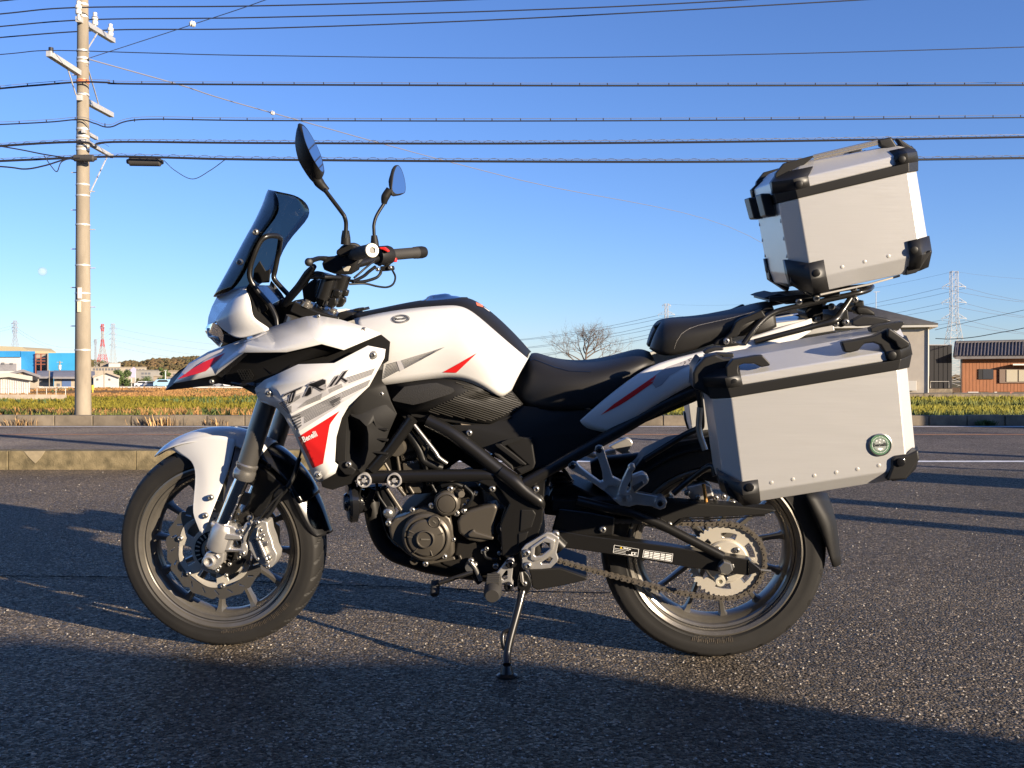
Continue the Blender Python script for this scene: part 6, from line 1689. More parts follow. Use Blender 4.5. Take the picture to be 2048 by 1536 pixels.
tube(B, "coolant_hose", [(*D(540, 260), .15), (*D(590, 330), .152), (*D(630, 400), .152), (*D(660, 470), .15), (*D(720, 500), .148), (*D(780, 520), .14)], .011, BLACKB, eng, n=12)
lathe("sensor_plug", B(*D(480, 380), .15), -B.ey, [(0, .02), (.022, .018), (.026, 0), (.024, -.06), (0, -.06)], ENGINE, cyl, n=20)
case = plate(B, "crankcase_cover", g(c12, [(690, 760), (760, 700), (880, 660), (1000, 600), (1100, 560), (1250, 560), (1340, 620), (1420, 690), (1450, 780), (1458, 960), (1462, 1110), (1420, 1165), (1330, 1185), (1200, 1180), (1140, 1220), (1000, 1180), (900, 1110), (820, 1040), (720, 950), (690, 850)]), .160, .05, ENGINE, None, bevel=.010, segs=3)
gc = B(*c12(1150, 895), .160)
lathe("generator_cover", gc, -B.ey, [(.0665, -.02), (.0665, .010), (.0635, .017), (.0575, .022), (.0545, .022), (.0535, .0165), (.0510, .0165), (.0495, .023), (.0455, .0265), (.0245, .0305), (.0240, .0365), (.0215, .0375), (.0195, .0330), (.0, .0335)], ENGINE, case, n=64, sharp=25)
for a0 in (18, 155, 175, 230, 290):
    a = R(a0)
    d = B.ex * math.cos(a) + B.ez * math.sin(a)
    box("cover_rib", gc + d * .036 - B.ey * .027, .026, .004, .0035, ENGINE, case, ax=(d, B.ey, d.cross(B.ey)), bevel=.001)
box("cap_slot", gc - B.ey * .0345, .022, .002, .003, mat("slot steel", (.4, .37, .3), .3, metal=.7), case, ax=(B.ex, B.ey, B.ez))
ic = B(*c12(1240, 720), .178)
lathe("inspection_cap", ic, -B.ey, [(.0165, -.01), (.0165, .010), (.0145, .012), (.0135, .010), (.0, .010)], ENGINE, case, n=28)
box("cap_slot", ic - B.ey * .0105, .011, .002, .0022, mat("slot steel", (.4, .37, .3), .3, metal=.7), case, ax=(B.ex * .8 - B.ez * .6, B.ey, B.ex * .6 + B.ez * .8))
slab("inspection_wedge", [[B(*c12(1185, 665), .180), B(*c12(1320, 740), .180), B(*c12(1240, 800), .186), B(*c12(1160, 790), .186)]], B.ey * .012, ENGINE, case, bevel=.003)
sc_ = B(*c12(1385, 505), .166)
lathe("starter_cover", sc_, -B.ey, [(.034, -.03), (.034, .006), (.031, .012), (.026, .015), (.0245, .012), (.0235, .012), (.022, .016), (.010, .018), (0, .018)], ENGINE, case, n=44, sharp=25)
plate(B, "starter_flange", g(c12, [(1230, 440), (1290, 380), (1400, 350), (1500, 390), (1540, 480), (1535, 600), (1500, 660), (1420, 660), (1330, 640), (1250, 590)]), .160, .02, ENGINE, case, bevel=.005)
lathe("pump_stub", B(*c12(1510, 375), .155), (-B.ey + B.ex * .5).normalized(), [(0, .03), (.009, .03), (.010, .0), (.017, 0), (.017, -.03), (0, -.03)], ENGINE, case, n=20)
for px, py, r_ in ((1420, 340, .0085), (1200, 538, .0085), (1497, 628, .0085), (972, 590, .0075), (690, 745, .0085), (1352, 1140, .008), (1130, 1225, .008), (1460, 940, .006), (1575, 602, .007)): bolt(B, *c12(px, py), .168 if px > 700 else .155, r_, STEEL, case, kind="dome")
lathe("mount_bolt", B(*c12(692, 625), .16), -B.ey, [(0, .014), (.006, .014), (.009, .010), (.013, .008), (.0155, 0), (.0155, -.02), (0, -.02)], STEEL, case, n=20)
plate(B, "engine_mount", g(c12, [(580, 330), (640, 320), (760, 560), (740, 660), (660, 640)]), .15, .03, BLACKB, main, bevel=.004)
spk = plate(B, "sprocket_cover", g(D, [(880, 880), (905, 840), (970, 800), (1060, 775), (1140, 760), (1156, 800), (1130, 900), (1130, 1000), (1040, 1022), (960, 1010), (890, 960)]), .168, .05, ENGINE, None, bevel=.010, segs=3)
plate(B, "cover_crease", g(D, [(990, 930), (1010, 950), (1130, 985), (1120, 1005), (960, 985), (950, 965)]), .176, .012, ENGINE, spk, bevel=.005)
plate(B, "case_lower", g(D, [(880, 1000), (960, 1010), (1120, 1020), (1200, 1080), (1180, 1200), (1040, 1240), (870, 1200), (780, 1170), (760, 1130), (860, 1110)]), .14, .20, ENGINED, eng, bevel=.008)
for px, py in ((930, 805), (1060, 1078), (975, 1140), (1140, 1175), (1000, 1170)): bolt(B, *D(px, py), .152, .0085, STEEL, spk)
plate(B, "case_fin", g(D, [(680, 1140), (860, 1115), (870, 1135), (700, 1165)]), .155, .01, ENGINE, eng, bevel=.002); plate(B, "case_fin", g(D, [(890, 1105), (905, 1105), (915, 1130), (905, 1135)]), .155, .01, ENGINE, eng, bevel=.002)
lathe("drain_boss", B(*c12(1000, 1180), .15), -B.ey, [(0, .002), (.006, .002), (.007, .01), (.011, .01), (.012, -.02), (0, -.02)], ENGINE, eng, n=18)
exh_ = tube(B, "exhaust_header", [(*D(300, 650), .04), (*D(310, 760), .05), (*D(335, 900), .05), (*D(380, 1010), .05), (*D(450, 1085), .05), (*D(560, 1130), .05), (*D(760, 1185), .04), (*D(1100, 1230), .03)], .023, mat("blackened exhaust steel", (0.02, 0.019, 0.018), 0.5, metal=.5), None, n=18)
tube(B, "exhaust_header", [(*D(330, 640), -.05), (*D(350, 800), -.05), (*D(400, 980), -.05), (*D(500, 1090), -.05), (*D(760, 1170), -.05)], .023, MATS["blackened exhaust steel"], exh_, n=14)
plate(B, "belly_pan", g(c6, [(440, 450), (720, 435), (965, 520), (965, 545), (720, 600), (520, 635), (470, 610), (455, 500)]), .10, .2, BLACKP, exh_, bevel=.01)
horn = lathe("horn", B(*D(195, 745), .10), (-B.ex * .93 - B.ey * .38), [(0, .03), (.02, .028), (.026, .02), (.05, .018), (.056, .012), (.056, -.004), (.035, -.012), (.03, -.03), (0, -.03)], BLACKG, None, n=32)
tube(B, "horn_bracket", [(*D(200, 650), .11), (*D(215, 720), .11), (*D(225, 660), .12), (*D(235, 620), .13)], .005, BLACKB, horn, n=8)
for px, py in ((145, 750), (185, 755), (212, 750), (240, 740)): bolt(B, *D(px, py), .128, .005, STEEL, horn)
plate(B, "downpipe_bracket", g(D, [(300, 660), (340, 670), (290, 800), (262, 815), (255, 790)]), .12, .02, BLACKB, main, bevel=.003)
plate(B, "cooler_bracket", g(D, [(255, 530), (330, 545), (350, 600), (260, 650), (200, 620)]), .15, .02, BLACKB, main, bevel=.004)

plate(B, "engine_bay_shade", g(D, [(330, 120), (800, 150), (1150, 520), (1020, 545), (900, 470), (760, 560), (430, 560), (350, 420)]), .02, .05, MATS["radiator and hollow black"], eng, bevel=0)  # black sheet added for the darkness inside the engine bay
plate(B, "frame_cover", g(N, [(250, 650), (330, 660), (560, 800), (640, 880), (420, 885), (330, 800)]), .140, .1, BLACKP, main, bevel=.004)
for pts_, r_ in (([(700, 330, .15), (672, 450, .155), (690, 580, .15), (745, 690, .15)], .0045), ([(345, 590, .16), (352, 690, .15), (400, 770, .15), (440, 830, .15)], .004), ([(930, 640, .165), (985, 700, .165), (960, 760, .165), (915, 800, .16)], .005), ([(250, 620, .15), (230, 700, .13), (260, 730, .12), (300, 700, .12)], .003),
                ([(1290, 700, .19), (1330, 640, .16), (1500, 560, .15)], .004), ([(780, 640, .16), (860, 625, .165), (930, 650, .16)], .006), ([(1480, 640, .12), (1510, 560, .12), (1580, 520, .12), (1640, 600, .11)], .006), ([(1060, 1075, .155), (1080, 1120, .16), (1150, 1130, .16)], .0045)):
    tube(B, "wiring_hose", g(D, pts_), r_, BLACKB, eng, n=8)
for px, py in ((955, 745), (1005, 690), (930, 770), (1165, 1090), (1080, 1060)): bolt(B, *D(px, py), .158, .0065, STEEL, eng)
# gear lever
gear = tube(B, "gear_lever", [(*D(985, 1215), .165), (*D(880, 1250), .178), (*D(760, 1290), .19)], .0062, BLACKS, None, n=10)
lathe("toe_peg", B(*D(735, 1325), .175), (-B.ey - B.ez * .9), [(0, .02), (.010, .02), (.0125, .014), (.0125, -.02), (0, -.02)], GRIPR, gear, n=18)
lathe("lever_shaft", B(*D(972, 1165), .14), -B.ey, [(0, .03), (.011, .03), (.013, .02), (.013, -.03), (0, -.03)], STEEL, gear, n=16)
tube(B, "shift_rod", [(*D(975, 1150), .17), (*D(1000, 1185), .168), (*D(1040, 1270), .16)], .006, STEEL, gear, n=8)
tube(B, "lever_stop", [(*D(1000, 1230), .15), (*D(1040, 1285), .15)], .011, BLACKB, gear, n=10)

# rider foot peg
peg = plate(B, "footpeg_bracket", g(c6, [(80, 520), (110, 490), (150, 480), (235, 375), (255, 350), (300, 348), (312, 380), (300, 410), (285, 545), (300, 570), (295, 610), (260, 630), (225, 610), (215, 590), (180, 570), (100, 555)]), .205, .018, CAST, None, holes=[g(c6, [(185, 525), (235, 455), (248, 460), (245, 530), (215, 545)])], bevel=.004)
for px, py in ((272, 398), (256, 600)): bolt(B, *c6(px, py), .209, .012, BLACKG, peg)
prg = []
pegc = [B(*c6(125, 560), .235), B(*c6(110, 690), .31)]
pd = (pegc[1] - pegc[0])
sl_ = lathe("peg_rubber", pegc[0], pd, [(0, -.02), (.018, -.02), (.020, 0), (.022, pd.length * .3), (.023, pd.length * .8), (.017, pd.length), (0, pd.length)], GRIPR, peg, n=18)
for k in range(5):
    a = pegc[0].lerp(pegc[1], .1 + k * .13); ax_ = pd.normalized()
    box("peg_tread", a + Vector((0, -.004, .02)), .034, .006, .012, GRIPR, peg, ax=(B.ex, ax_, B.ex.cross(ax_)), bevel=.002)
# heel guard
plate(B, "heel_guard", g(c6, [(372, 270), (410, 225), (580, 125), (605, 112), (650, 120), (712, 160), (715, 180), (690, 300), (708, 350), (700, 375), (640, 435), (560, 445), (400, 450), (378, 430), (380, 310)]), .212, .012, CAST, None, holes=[g(c6, [(495, 250), (570, 198), (630, 210), (632, 265), (560, 325), (505, 335), (488, 320)]), g(c6, [(552, 385), (630, 335), (655, 350), (625, 395), (560, 400)])], bevel=.004, segs=3)
hg = [o for o in bike.children if o.name.startswith("heel_guard")][0]
plate(B, "guard_frame", g(c6, [(455, 250), (600, 150), (680, 185), (665, 275), (580, 350), (500, 378), (452, 355)]), .218, .008, CAST, hg, holes=[g(c6, [(497, 252), (572, 200), (628, 212), (630, 263), (558, 323), (505, 333), (490, 318)])], bevel=.003)
for px, py in ((422, 297), (432, 412)): bolt(B, *c6(px, py), .215, .010, STEEL, hg)
bolt(B, *c6(682, 130), .2, .011, STEEL, hg)

# side stand
sw0 = B(*c6(385, 640), .175); foot_p = ground(*c6(243, 1418)); foot_p.z = 0.012
def sray(px, py, t):
    """point on the stand's sight line, between the pivot and the foot in depth"""
    y = sw0.y + (foot_p.y - sw0.y) * t
    return at(px, py, y)
stand = tube(None, "side_stand", [sw0, sray(*c6(345, 800), .24), sray(*c6(290, 1000), .5), sray(*c6(258, 1130), .66), sray(*c6(245, 1220), .78), foot_p + Vector((0, 0, .02))], [.0105, .0105, .0105, .0105, .0105, .0105], BLACKS, None, n=16, smooth_n=4)
lathe("stand_foot", foot_p - Vector((0, 0, .012)), ZUP, [(0, 0), (.027, 0), (.027, .005), (.018, .010), (.012, .03), (0, .03)], BLACKS, stand, n=20)
tube(None, "stand_tang", [sray(*c6(290, 990), .5) - Vector((.006, 0, 0)), sray(*c6(240, 1020), .52) - Vector((.008, .0, 0)), sray(*c6(225, 1100), .62) - Vector((.006, 0, 0)), sray(*c6(225, 1170), .7)], .006, BLACKS, stand, n=10)
plate(B, "stand_bracket", g(c6, [(345, 500), (370, 455), (405, 460), (440, 500), (465, 560), (460, 610), (440, 650), (410, 690), (340, 650), (335, 560)]), .182, .02, BLACKB, stand, bevel=.004)
lathe("stand_pivot", B(*c6(400, 580), .184), -B.ey, [(0, .004), (.017, .003), (.018, 0), (.018, -.02)], BLACKB, stand, n=24); bolt(B, *c6(402, 573), .189, .0075, STEEL, stand)
tube(B, "stand_spring", [(*c6(372, 470), .19), (*c6(385, 560), .192)], .005, STEEL, stand, n=8, smooth_n=0)
plate(B, "linkage_block", g(D, [(1180, 1090), (1300, 1080), (1330, 1210), (1290, 1310), (1260, 1330), (1240, 1180)]), .15, .06, BLACKB, None, bevel=.006)

# ------------------------------------------------------------------ swingarm, chain, sprocket
swing = plate(B, "swingarm", g(F, [(-300, 470), (0, 520), (350, 565), (640, 605), (880, 645), (1060, 675), (1250, 705), (1345, 785), (1340, 800), (1245, 832), (1080, 812), (820, 775), (640, 745), (430, 705), (0, 640), (-300, 600)]), .135, .035, BLACKS, None, bevel=.010, segs=3)
tube(B, "swingarm_strut", [(*F(-100, 240), .128), (*F(180, 310), .13), (*F(330, 335), .132), (*F(560, 430), .134), (*F(1045, 680), .138)], .0125, BLACKS, swing, n=16, smooth_n=0)
plate(B, "swingarm_gusset", g(F, [(-250, 300), (0, 330), (200, 370), (185, 520), (0, 525), (-300, 480)]), .125, .03, BLACKS, swing, bevel=.006)
bolt(B, *F(100, 468), .130, .0095, STEEL, swing)
tube(B, "swingarm_pipe", [(*c6(630, 140), .13), (*c6(740, 250), .13)], .022, BLACKS, swing, n=16, smooth_n=0)
plate(B, "axle_block", g(F, [(1250, 705), (1350, 782), (1345, 800), (1245, 832)]), .139, .04, BLACKG, swing, bevel=.004)
tube(B, "adjuster_bolt", [(*F(1345, 787), .12), (*F(1425, 797), .12)], .004, STEEL, swing, n=8); bolt(B, *F(1065, 765), .150, .019, STEEL, swing, "axle_nut", kind="hex")
lathe("axle_washer", B(*F(1060, 760), .136), -B.ey, [(0, .008), (.017, .008), (.0185, .004), (.0185, -.02)], STEEL, swing, n=24)
lathe("spool", B(*F(1018, 855), .145), -B.ey, [(0, .02), (.005, .02), (.006, .026), (.0125, .026), (.0135, .022), (.0135, .0), (0, 0)], CREAMM, swing, n=24)
plate(B, "lever_arm", g(F, [(1090, 740), (1130, 740), (1140, 770), (1110, 790), (1085, 780)]), .1385, .004, STEEL, swing, bevel=.002)
guard = plate(B, "chain_guard", g(F, [(-300, 230), (0, 240), (330, 238), (700, 252), (1180, 285), (1440, 310), (1468, 322), (1380, 355), (1100, 370), (740, 380), (680, 430), (640, 450), (560, 385), (480, 370), (-300, 330)]), .115, .05, BLACKP, None, bevel=.006)
plate(B, "guard_lip", g(F, [(545, 385), (560, 380), (650, 440), (720, 382), (1200, 372), (1380, 350), (1385, 362), (1100, 385), (745, 395), (650, 452)]), .12, .004, BLACKS, guard, bevel=.001)
bolt(B, *F(625, 428), .123, .0075, STEEL, guard)
cs = B(1452, 1122, .088)
Rsp = .0985
spr = slab("rear_sprocket", [[cs + (B.ex * math.cos(2 * math.pi * (i + .5) / 176) + B.ez * math.sin(2 * math.pi * (i + .5) / 176)) * (Rsp + (.003 if i % 4 < 2 else -.003)) for i in range(176)]] +
     [arcslot(B, cs, .062, .078, k * math.pi / 3 + .15, k * math.pi / 3 + .72) for k in range(6)], B.ey * .007, GOLDA, None, bevel=0)
lathe("sprocket_carrier", cs, -B.ey, [(.058, -.004), (.058, .004), (.054, .008), (.03, .010), (.024, .02), (0, .02)], GOLDA, spr, n=40)
for k in range(5):
    a = R(52) + k * 2 * math.pi / 5
    bolt(B, cs + (B.ex * math.cos(a) + B.ez * math.sin(a)) * .043 - B.ey * .012, 0, 0, .008, STEEL, spr, axis=-B.ey)
for a0 in (75, 100):
    pass
path = [B(*p, .088) for p in ((1040, 1101), (1119, 1121), (1206, 1146), (1300, 1170), (1380, 1189))]
cy_ = []
for k in range(0, 37):
    a = R(-98 + k * 186 / 36)
    cy_.append(cs + (B.ex * math.cos(a) + B.ez * math.sin(a)) * (Rsp + .0035))
path += cy_ + [B(1364, 1046, .088), B(1290, 1042, .088), B(1120, 1040, .088)]
acc = [0]
for a, b in zip(path, path[1:]): acc.append(acc[-1] + (b - a).length)
pins = []; s_ = 0; pitch = .0159
def onpath(s):
    for i in range(len(path) - 1):
        if s <= acc[i + 1]:
            return path[i].lerp(path[i + 1], (s - acc[i]) / (acc[i + 1] - acc[i]))
    return path[-1]
while s_ < acc[-1]: pins.append(onpath(s_)); s_ += pitch
bm = bmesh.new()
for p in pins:
    add_lathe(bm, p, -B.ey, [(0, .0105), (.0022, .0105), (.0027, .0095), (.0027, -.008), (0, -.008)], 8)
    add_lathe(bm, p, -B.ey, [(.0, .004), (.005, .004), (.005, -.006), (0, -.006)], 8)
chain = finish(bm, "drive_chain", CHAINM)
def link_mesh(outer):
    key = "chain_link_outer" if outer else "chain_link_inner"
    h = .0082 if outer else .0062
    bm = bmesh.new()
    for z0 in (h, -h + .004):
        lp_ = []
        for c_, a0 in ((0, math.pi / 2), (pitch, -math.pi / 2)):
            for i in range(9):
                a = a0 + math.pi * i / 8
                lp_.append(Vector((c_ + .0072 * math.cos(a), .0072 * math.sin(a), z0)))
            lp_.append(Vector((pitch / 2, -.0048 if a0 > 0 else .0048, z0)))
        fs = fill_loops(bm, [lp_])
        r_ = bmesh.ops.extrude_face_region(bm, geom=fs)
        for v in [q for q in r_["geom"] if isinstance(q, bmesh.types.BMVert)]: v.co.z -= .0018
    bmesh.ops.recalc_face_normals(bm, faces=bm.faces)
    me = bpy.data.meshes.new("chain_link"); bm.to_mesh(me); bm.free(); me.materials.append(CHAINM)
    return me
LM = (link_mesh(True), link_mesh(False))
for i, (a, b) in enumerate(zip(pins, pins[1:])):
    x_ = (b - a).normalized(); z_ = -B.ey; y_ = z_.cross(x_)
    o = bpy.data.objects.new("chain_link", LM[i % 2]); COL.objects.link(o); o.parent = chain
    o.matrix_local = CUR["inv"] @ (Matrix.Translation(a) @ Matrix((x_, y_, z_)).transposed().to_4x4())
# rear mud flap, hugger, rear caliper bits
hug = [[(1255, 905, .05), (1262, 900, .0)], [(1300, 885, .06), (1300, 882, .0)], [(1370, 872, .07), (1370, 868, .0)], [(1440, 868, .075), (1440, 864, 0)], [(1520, 885, .075), (1520, 882, 0)]]
rows = []
for th in range(34, 112, 8):
    rows.append([Cr + (-B.ex * math.cos(R(th)) + B.ez * math.sin(R(th))) * (.322 - .03 * abs(w) ** 2) - B.ey * (.085 * w) for w in (1.0, .8, .5, .2, -.2, -.5, -.8, -1.0)])
grid("hugger", rows, BLACKP, subsurf=1, solid=.004)
flap = shell(B, "rear_mud_flap", [g(c4, r_) for r_ in ([(715, 195, .085), (780, 180, .09), (860, 180, .05), (900, 190, -.02)], [(775, 330, .09), (850, 300, .095), (930, 340, .05), (955, 360, -.03)], [(850, 500, .09), (930, 400, .095), (960, 420, .06), (975, 440, -.02)], [(910, 650, .085), (940, 620, .09), (970, 610, .06), (990, 600, -.01)], [(950, 775, .075), (965, 785, .078), (1000, 770, .05), (1012, 755, .0)])], BLACKP, sub=1, t=.004)
tube(B, "flap_stay", [(1560, 985, .04), (1470, 960, .04), (1400, 900, .03)], .012, BLACKB, flap, n=10)
cal2 = plate(B, "rear_caliper", g(F, [(760, 130), (900, 100), (960, 130), (980, 220), (920, 250), (800, 250), (770, 200)]), .06, .05, CAST, None, bevel=.006)
tube(B, "caliper_pin", [(*F(895, 110), .09), (*F(915, 250), .09)], .005, BRONZE, cal2, n=8, smooth_n=0)
for px, py in ((640, 225), (765, 180), (850, 215), (1050, 210), (1125, 260), (990, 220)): bolt(B, *F(px, py), .07, .008, STEEL, cal2)
plate(B, "shock_mount", g(E, [(300, 385), (420, 370), (520, 420), (640, 480), (700, 500), (500, 520), (260, 470)]), .07, .14, BLACKB, None, bevel=.01)
shock = tube(B, "shock_absorber", [(*E(330, 350), .03), (*E(420, 500), .03)], .03, BLACKB, None, n=16, smooth_n=0)
for k in range(5):
    c = B(*E(335 + k * 12, 320 + k * 22), .035); lathe("shock_coil", c, B.ez, [(.03, -.006), (.037, 0), (.03, .006)], BLACKB, shock, n=18)
sil = lathe("silencer", B(*Q(640, 680), -.06), (B.ex - B.ez * -.12), [(0, 0), (.038, 0), (.047, .02), (.048, .26), (.043, .30), (0, .30)], mat("dark silencer", (0.03, 0.03, 0.03), 0.45, metal=.4), None, n=28)
plate(B, "rear_fill", g(E, [(250, 430), (520, 420), (740, 500), (700, 560), (420, 560), (250, 540)]), .06, .12, BLACKB, None, bevel=.006)

# passenger peg bracket
pb = [(275, 540), (290, 490), (345, 468), (400, 490), (450, 560), (560, 650), (770, 800), (815, 790), (800, 640), (740, 440), (685, 310), (700, 250), (745, 225), (800, 240), (830, 300), (880, 470), (965, 725), (1100, 790), (1130, 850), (1330, 960), (1620, 1010), (1680, 1020), (1760, 1040), (1800, 1110), (1770, 1200), (1690, 1230), (1610, 1200), (1560, 1175), (1330, 1150), (1220, 1180), (1080, 1160), (980, 1080), (800, 920), (520, 720), (330, 620), (280, 580)]
pegb = plate(B, "passenger_peg_bracket", g(Q, pb), .185, .022, CAST, None, holes=[g(Q, [(880, 860), (1040, 850), (1080, 900), (1010, 1050), (960, 1040), (840, 935)])], bevel=.006, segs=3)
plate(B, "bracket_web", g(Q, [(900, 850), (1060, 860), (1040, 1000), (1000, 1050), (830, 930)]), .172, .006, CAST, pegb, bevel=.002)
plate(B, "bracket_arm", g(Q, [(1240, 720), (1420, 650), (1490, 690), (1530, 770), (1500, 830), (1300, 980), (1240, 930)]), .205, .03, CAST, pegb, bevel=.008)
plate(B, "bracket_window", g(Q, [(1260, 870), (1420, 770), (1450, 830), (1300, 960)]), .208, .006, FORKO, pegb, bevel=.002)
pl_ = plate(B, "passenger_peg", g(Q, [(1050, 950), (1100, 800), (1200, 600), (1205, 560), (1250, 530), (1300, 540), (1315, 590), (1270, 650), (1250, 900), (1230, 990), (1160, 1010), (1090, 980)]), .222, .022, CAST, pegb, holes=[g(Q, [(1200, 840), (1250, 760), (1235, 900), (1185, 950), (1170, 930)])], bevel=.006)
lathe("peg_tip", B(*Q(1262, 575), .222), -B.ey, [(0, .012), (.006, .011), (.008, .004), (.008, -.02), (0, -.02)], CAST, pegb, n=18)
lathe("peg_boss", B(*Q(1690, 1110), .19), -B.ey, [(0, .008), (.006, .008), (.008, .014), (.0135, .014), (.0155, .010), (.0155, -.03), (0, -.03)], CAST, pegb, n=28)
bolt(B, *Q(1690, 1120), .2, .009, BLACKG, pegb)
for px, py in ((343, 550), (752, 302)): bolt(B, *Q(px, py), .187, .0085, BLACKG, pegb)
for px in (1070, 1215): lathe("peg_hinge", B(*Q(px, 1060), .2), -B.ey, [(0, .01), (.006, .01), (.008, .0), (.008, -.02), (0, -.02)], CAST, pegb, n=14)
plate(B, "far_peg_bracket", g(Q, [(900, 260), (1180, 120), (1250, 150), (1280, 210), (1220, 300), (1240, 360), (1120, 380)]), -.17, .02, CAST, pegb, bevel=.005)
tube(B, "far_bracket_arm", [(*Q(520, 340), -.15), (*Q(700, 400), -.16), (*Q(1000, 330), -.17)], .010, CAST, pegb, n=10, smooth_n=0)

# ------------------------------------------------------------------ rack and grab rail
nr = g(U, [(850, 522, .150), (930, 410, .142), (1010, 325, .13), (1080, 275, .122), (1180, 240, .116), (1450, 181, .112), (1740, 117, .108), (1830, 95, .098), (1875, 78, .075), (1892, 62, .035), (1894, 54, 0)])
P = [B(*p) for p in nr]
rack = tube(None, "luggage_rack", P + [B.mir(p) for p in P[-2::-1]], .0072, BLACKS, None, n=14)
tube(B, "rack_strut", [(*U(940, 505), .152), (*U(1200, 437), .148), (*U(1450, 372), .14), (*U(1590, 330), .135), (*U(1650, 260), .12), (*U(1725, 150), .105)], [.0072, .0072, .0075, .0105, .0085, .0072], BLACKS, rack, n=14, mirror=B)
plate(B, "rack_plate", g(U, [(1010, 150), (1060, 130), (1140, 112), (1300, 150), (1430, 140), (1420, 185), (1200, 200), (1140, 180)]), .11, .22, BLACKP, rack, bevel=.004)
plate(B, "rack_bracket", g(U, [(1400, 200), (1500, 180), (1500, 330), (1440, 350), (1390, 330), (1350, 260)]), .06, .12, BLACKB, rack, bevel=.004)
plate(B, "rack_bracket", g(U, [(1600, 290), (1660, 240), (1705, 240), (1720, 360), (1650, 390), (1600, 370)]), .12, .24, BLACKB, rack, bevel=.004)
plate(B, "tail_lamp_bracket", g(U, [(1755, 185), (1835, 165), (1840, 215), (1790, 240), (1760, 225)]), .05, .1, BLACKB, rack, bevel=.004)
plate(B, "rear_signal", g(U, [(1760, 235), (1800, 215), (1870, 222), (1925, 260), (1935, 300), (1850, 290), (1780, 285)]), .10, .05, BLACKP, rack, bevel=.008, mirror=B)
plate(B, "tail_box", g(U, [(1060, 360), (1380, 320), (1385, 350), (1200, 400), (1060, 440)]), .08, .16, WHITE, rack, bevel=.008)
plate(B, "plate_latch", g(U, [(1480, 225), (1560, 205), (1590, 215), (1580, 235), (1490, 245)]), .07, .03, BLACKB, rack, bevel=.003)
for px, py, u_ in ((1300, 178, .118), (1445, 150, .118), (1750, 70, .09), (1458, 318, .066), (1570, 218, .078), (1685, 345, .124), (1600, 355, .13), (1760, 160, .1)): bolt(B, *U(px, py), u_, .009, STEEL, rack)
grab = plate(B, "grab_rail", g(U, [(600, 528), (640, 490), (700, 470), (745, 425), (785, 345), (830, 315), (900, 290), (1000, 245), (1035, 300), (880, 355), (845, 375), (815, 445), (790, 470), (755, 475), (760, 510), (845, 530), (700, 545)]), .158, .025, BLACKP, None, bevel=.006, mirror=B)
bolt(B, *U(708, 500), .162, .008, STEEL, grab)
tube(B, "pannier_rail", [(*H(330, 500), .20), (*c14(860, 440), .19), (*c14(800, 540), .18), (*c14(600, 640), .17), (*c14(60, 970), .165)], .008, BLACKS, rack, n=12)
tube(B, "pannier_rail", [(*c14(460, 1450), .17), (*c14(700, 1250), .17), (*c14(990, 1060), .2), (*c14(1050, 1200), .21)], .008, BLACKS, rack, n=12)
tube(B, "pannier_rail", [(1400, 815, .20), (1398, 860, .2), (1410, 900, .21)], .008, STEEL, rack, n=10)
plate(B, "inner_fender", [(1250, 960), (1290, 912), (1340, 888), (1420, 874), (1560, 870), (1600, 960), (1560, 1000), (1400, 960)], .06, .12, BLACKP, None, bevel=.01)

# ------------------------------------------------------------------ printing and lettering
bpy.context.view_layer.update()
bv_low = bvh_of([lower]); bv_fair = bvh_of([fairing]); bv_tank = bvh_of([tank]); bv_tail = bvh_of([tail]); bv_sw = bvh_of([swing]); bv_cyl = bvh_of([o for o in cyl.children if o.name.startswith(("name_plate", "cylinder_panel"))] + [cyl])
def dec(name, cr, pts, bv, m, parent, off=.0014, lab=None): return stick(name, [[[cr(*p) for p in pts]]], bv, m, parent, off=off)
dec("red_graphic", A, [(120, 748), (215, 680), (300, 630), (445, 568), (315, 690)], bv_fair, REDD, fairing)
dec("grey_graphic", A, [(150, 700), (200, 645), (335, 575), (440, 535), (420, 560), (330, 600), (250, 650), (170, 715)], bv_fair, GREYL, fairing)
dec("grey_graphic", A, [(500, 510), (620, 470), (745, 424), (660, 468), (590, 492)], bv_fair, GREYL, fairing)
dec("red_graphic", A, [(945, 1140), (1228, 962), (1170, 1040), (1160, 1060), (1115, 1320), (1045, 1352)], bv_low, REDD, lower)
dec("grey_graphic", A, [(810, 905), (870, 870), (1180, 760), (1280, 730), (1470, 668), (1445, 720), (1240, 805), (885, 985)], bv_low, GREYL, lower)
dec("grey_graphic", A, [(890, 1000), (1240, 832), (1440, 745), (1405, 800), (1290, 880), (1240, 905), (1200, 945), (935, 1110)], bv_low, GREYL, lower)
def stripes(cr, quads, n, bv, m, parent, fill=.55):
    out = []
    for (p0, p1, q1, q0) in quads:          # p: upper edge start/end, q: lower edge end/start
        for i in range(n):
            t0, t1 = i / n, (i + fill) / n
            l = lambda a, b, t: (a[0] + (b[0] - a[0]) * t, a[1] + (b[1] - a[1]) * t)
            out.append([[cr(*l(p0, q0, t0)), cr(*l(p1, q1, t0)), cr(*l(p1, q1, t1)), cr(*l(p0, q0, t1))]])
    return stick("stripe_graphic", out, bv, m, parent, off=.0023, kind="stuff")
stripes(A, [((1275, 735), (1470, 672), (1445, 715), (1290, 775)), ((1000, 890), (1110, 840), (1100, 885), (930, 950)), ((1150, 815), (1240, 775), (1250, 800), (1160, 840)), ((900, 1000), (1235, 838), (1240, 885), (960, 1010)), ((1240, 835), (1440, 748), (1420, 790), (1240, 880)), ((1160, 895), (1230, 865), (1235, 905), (1190, 940))], 5, bv_low, DARKD, lower)
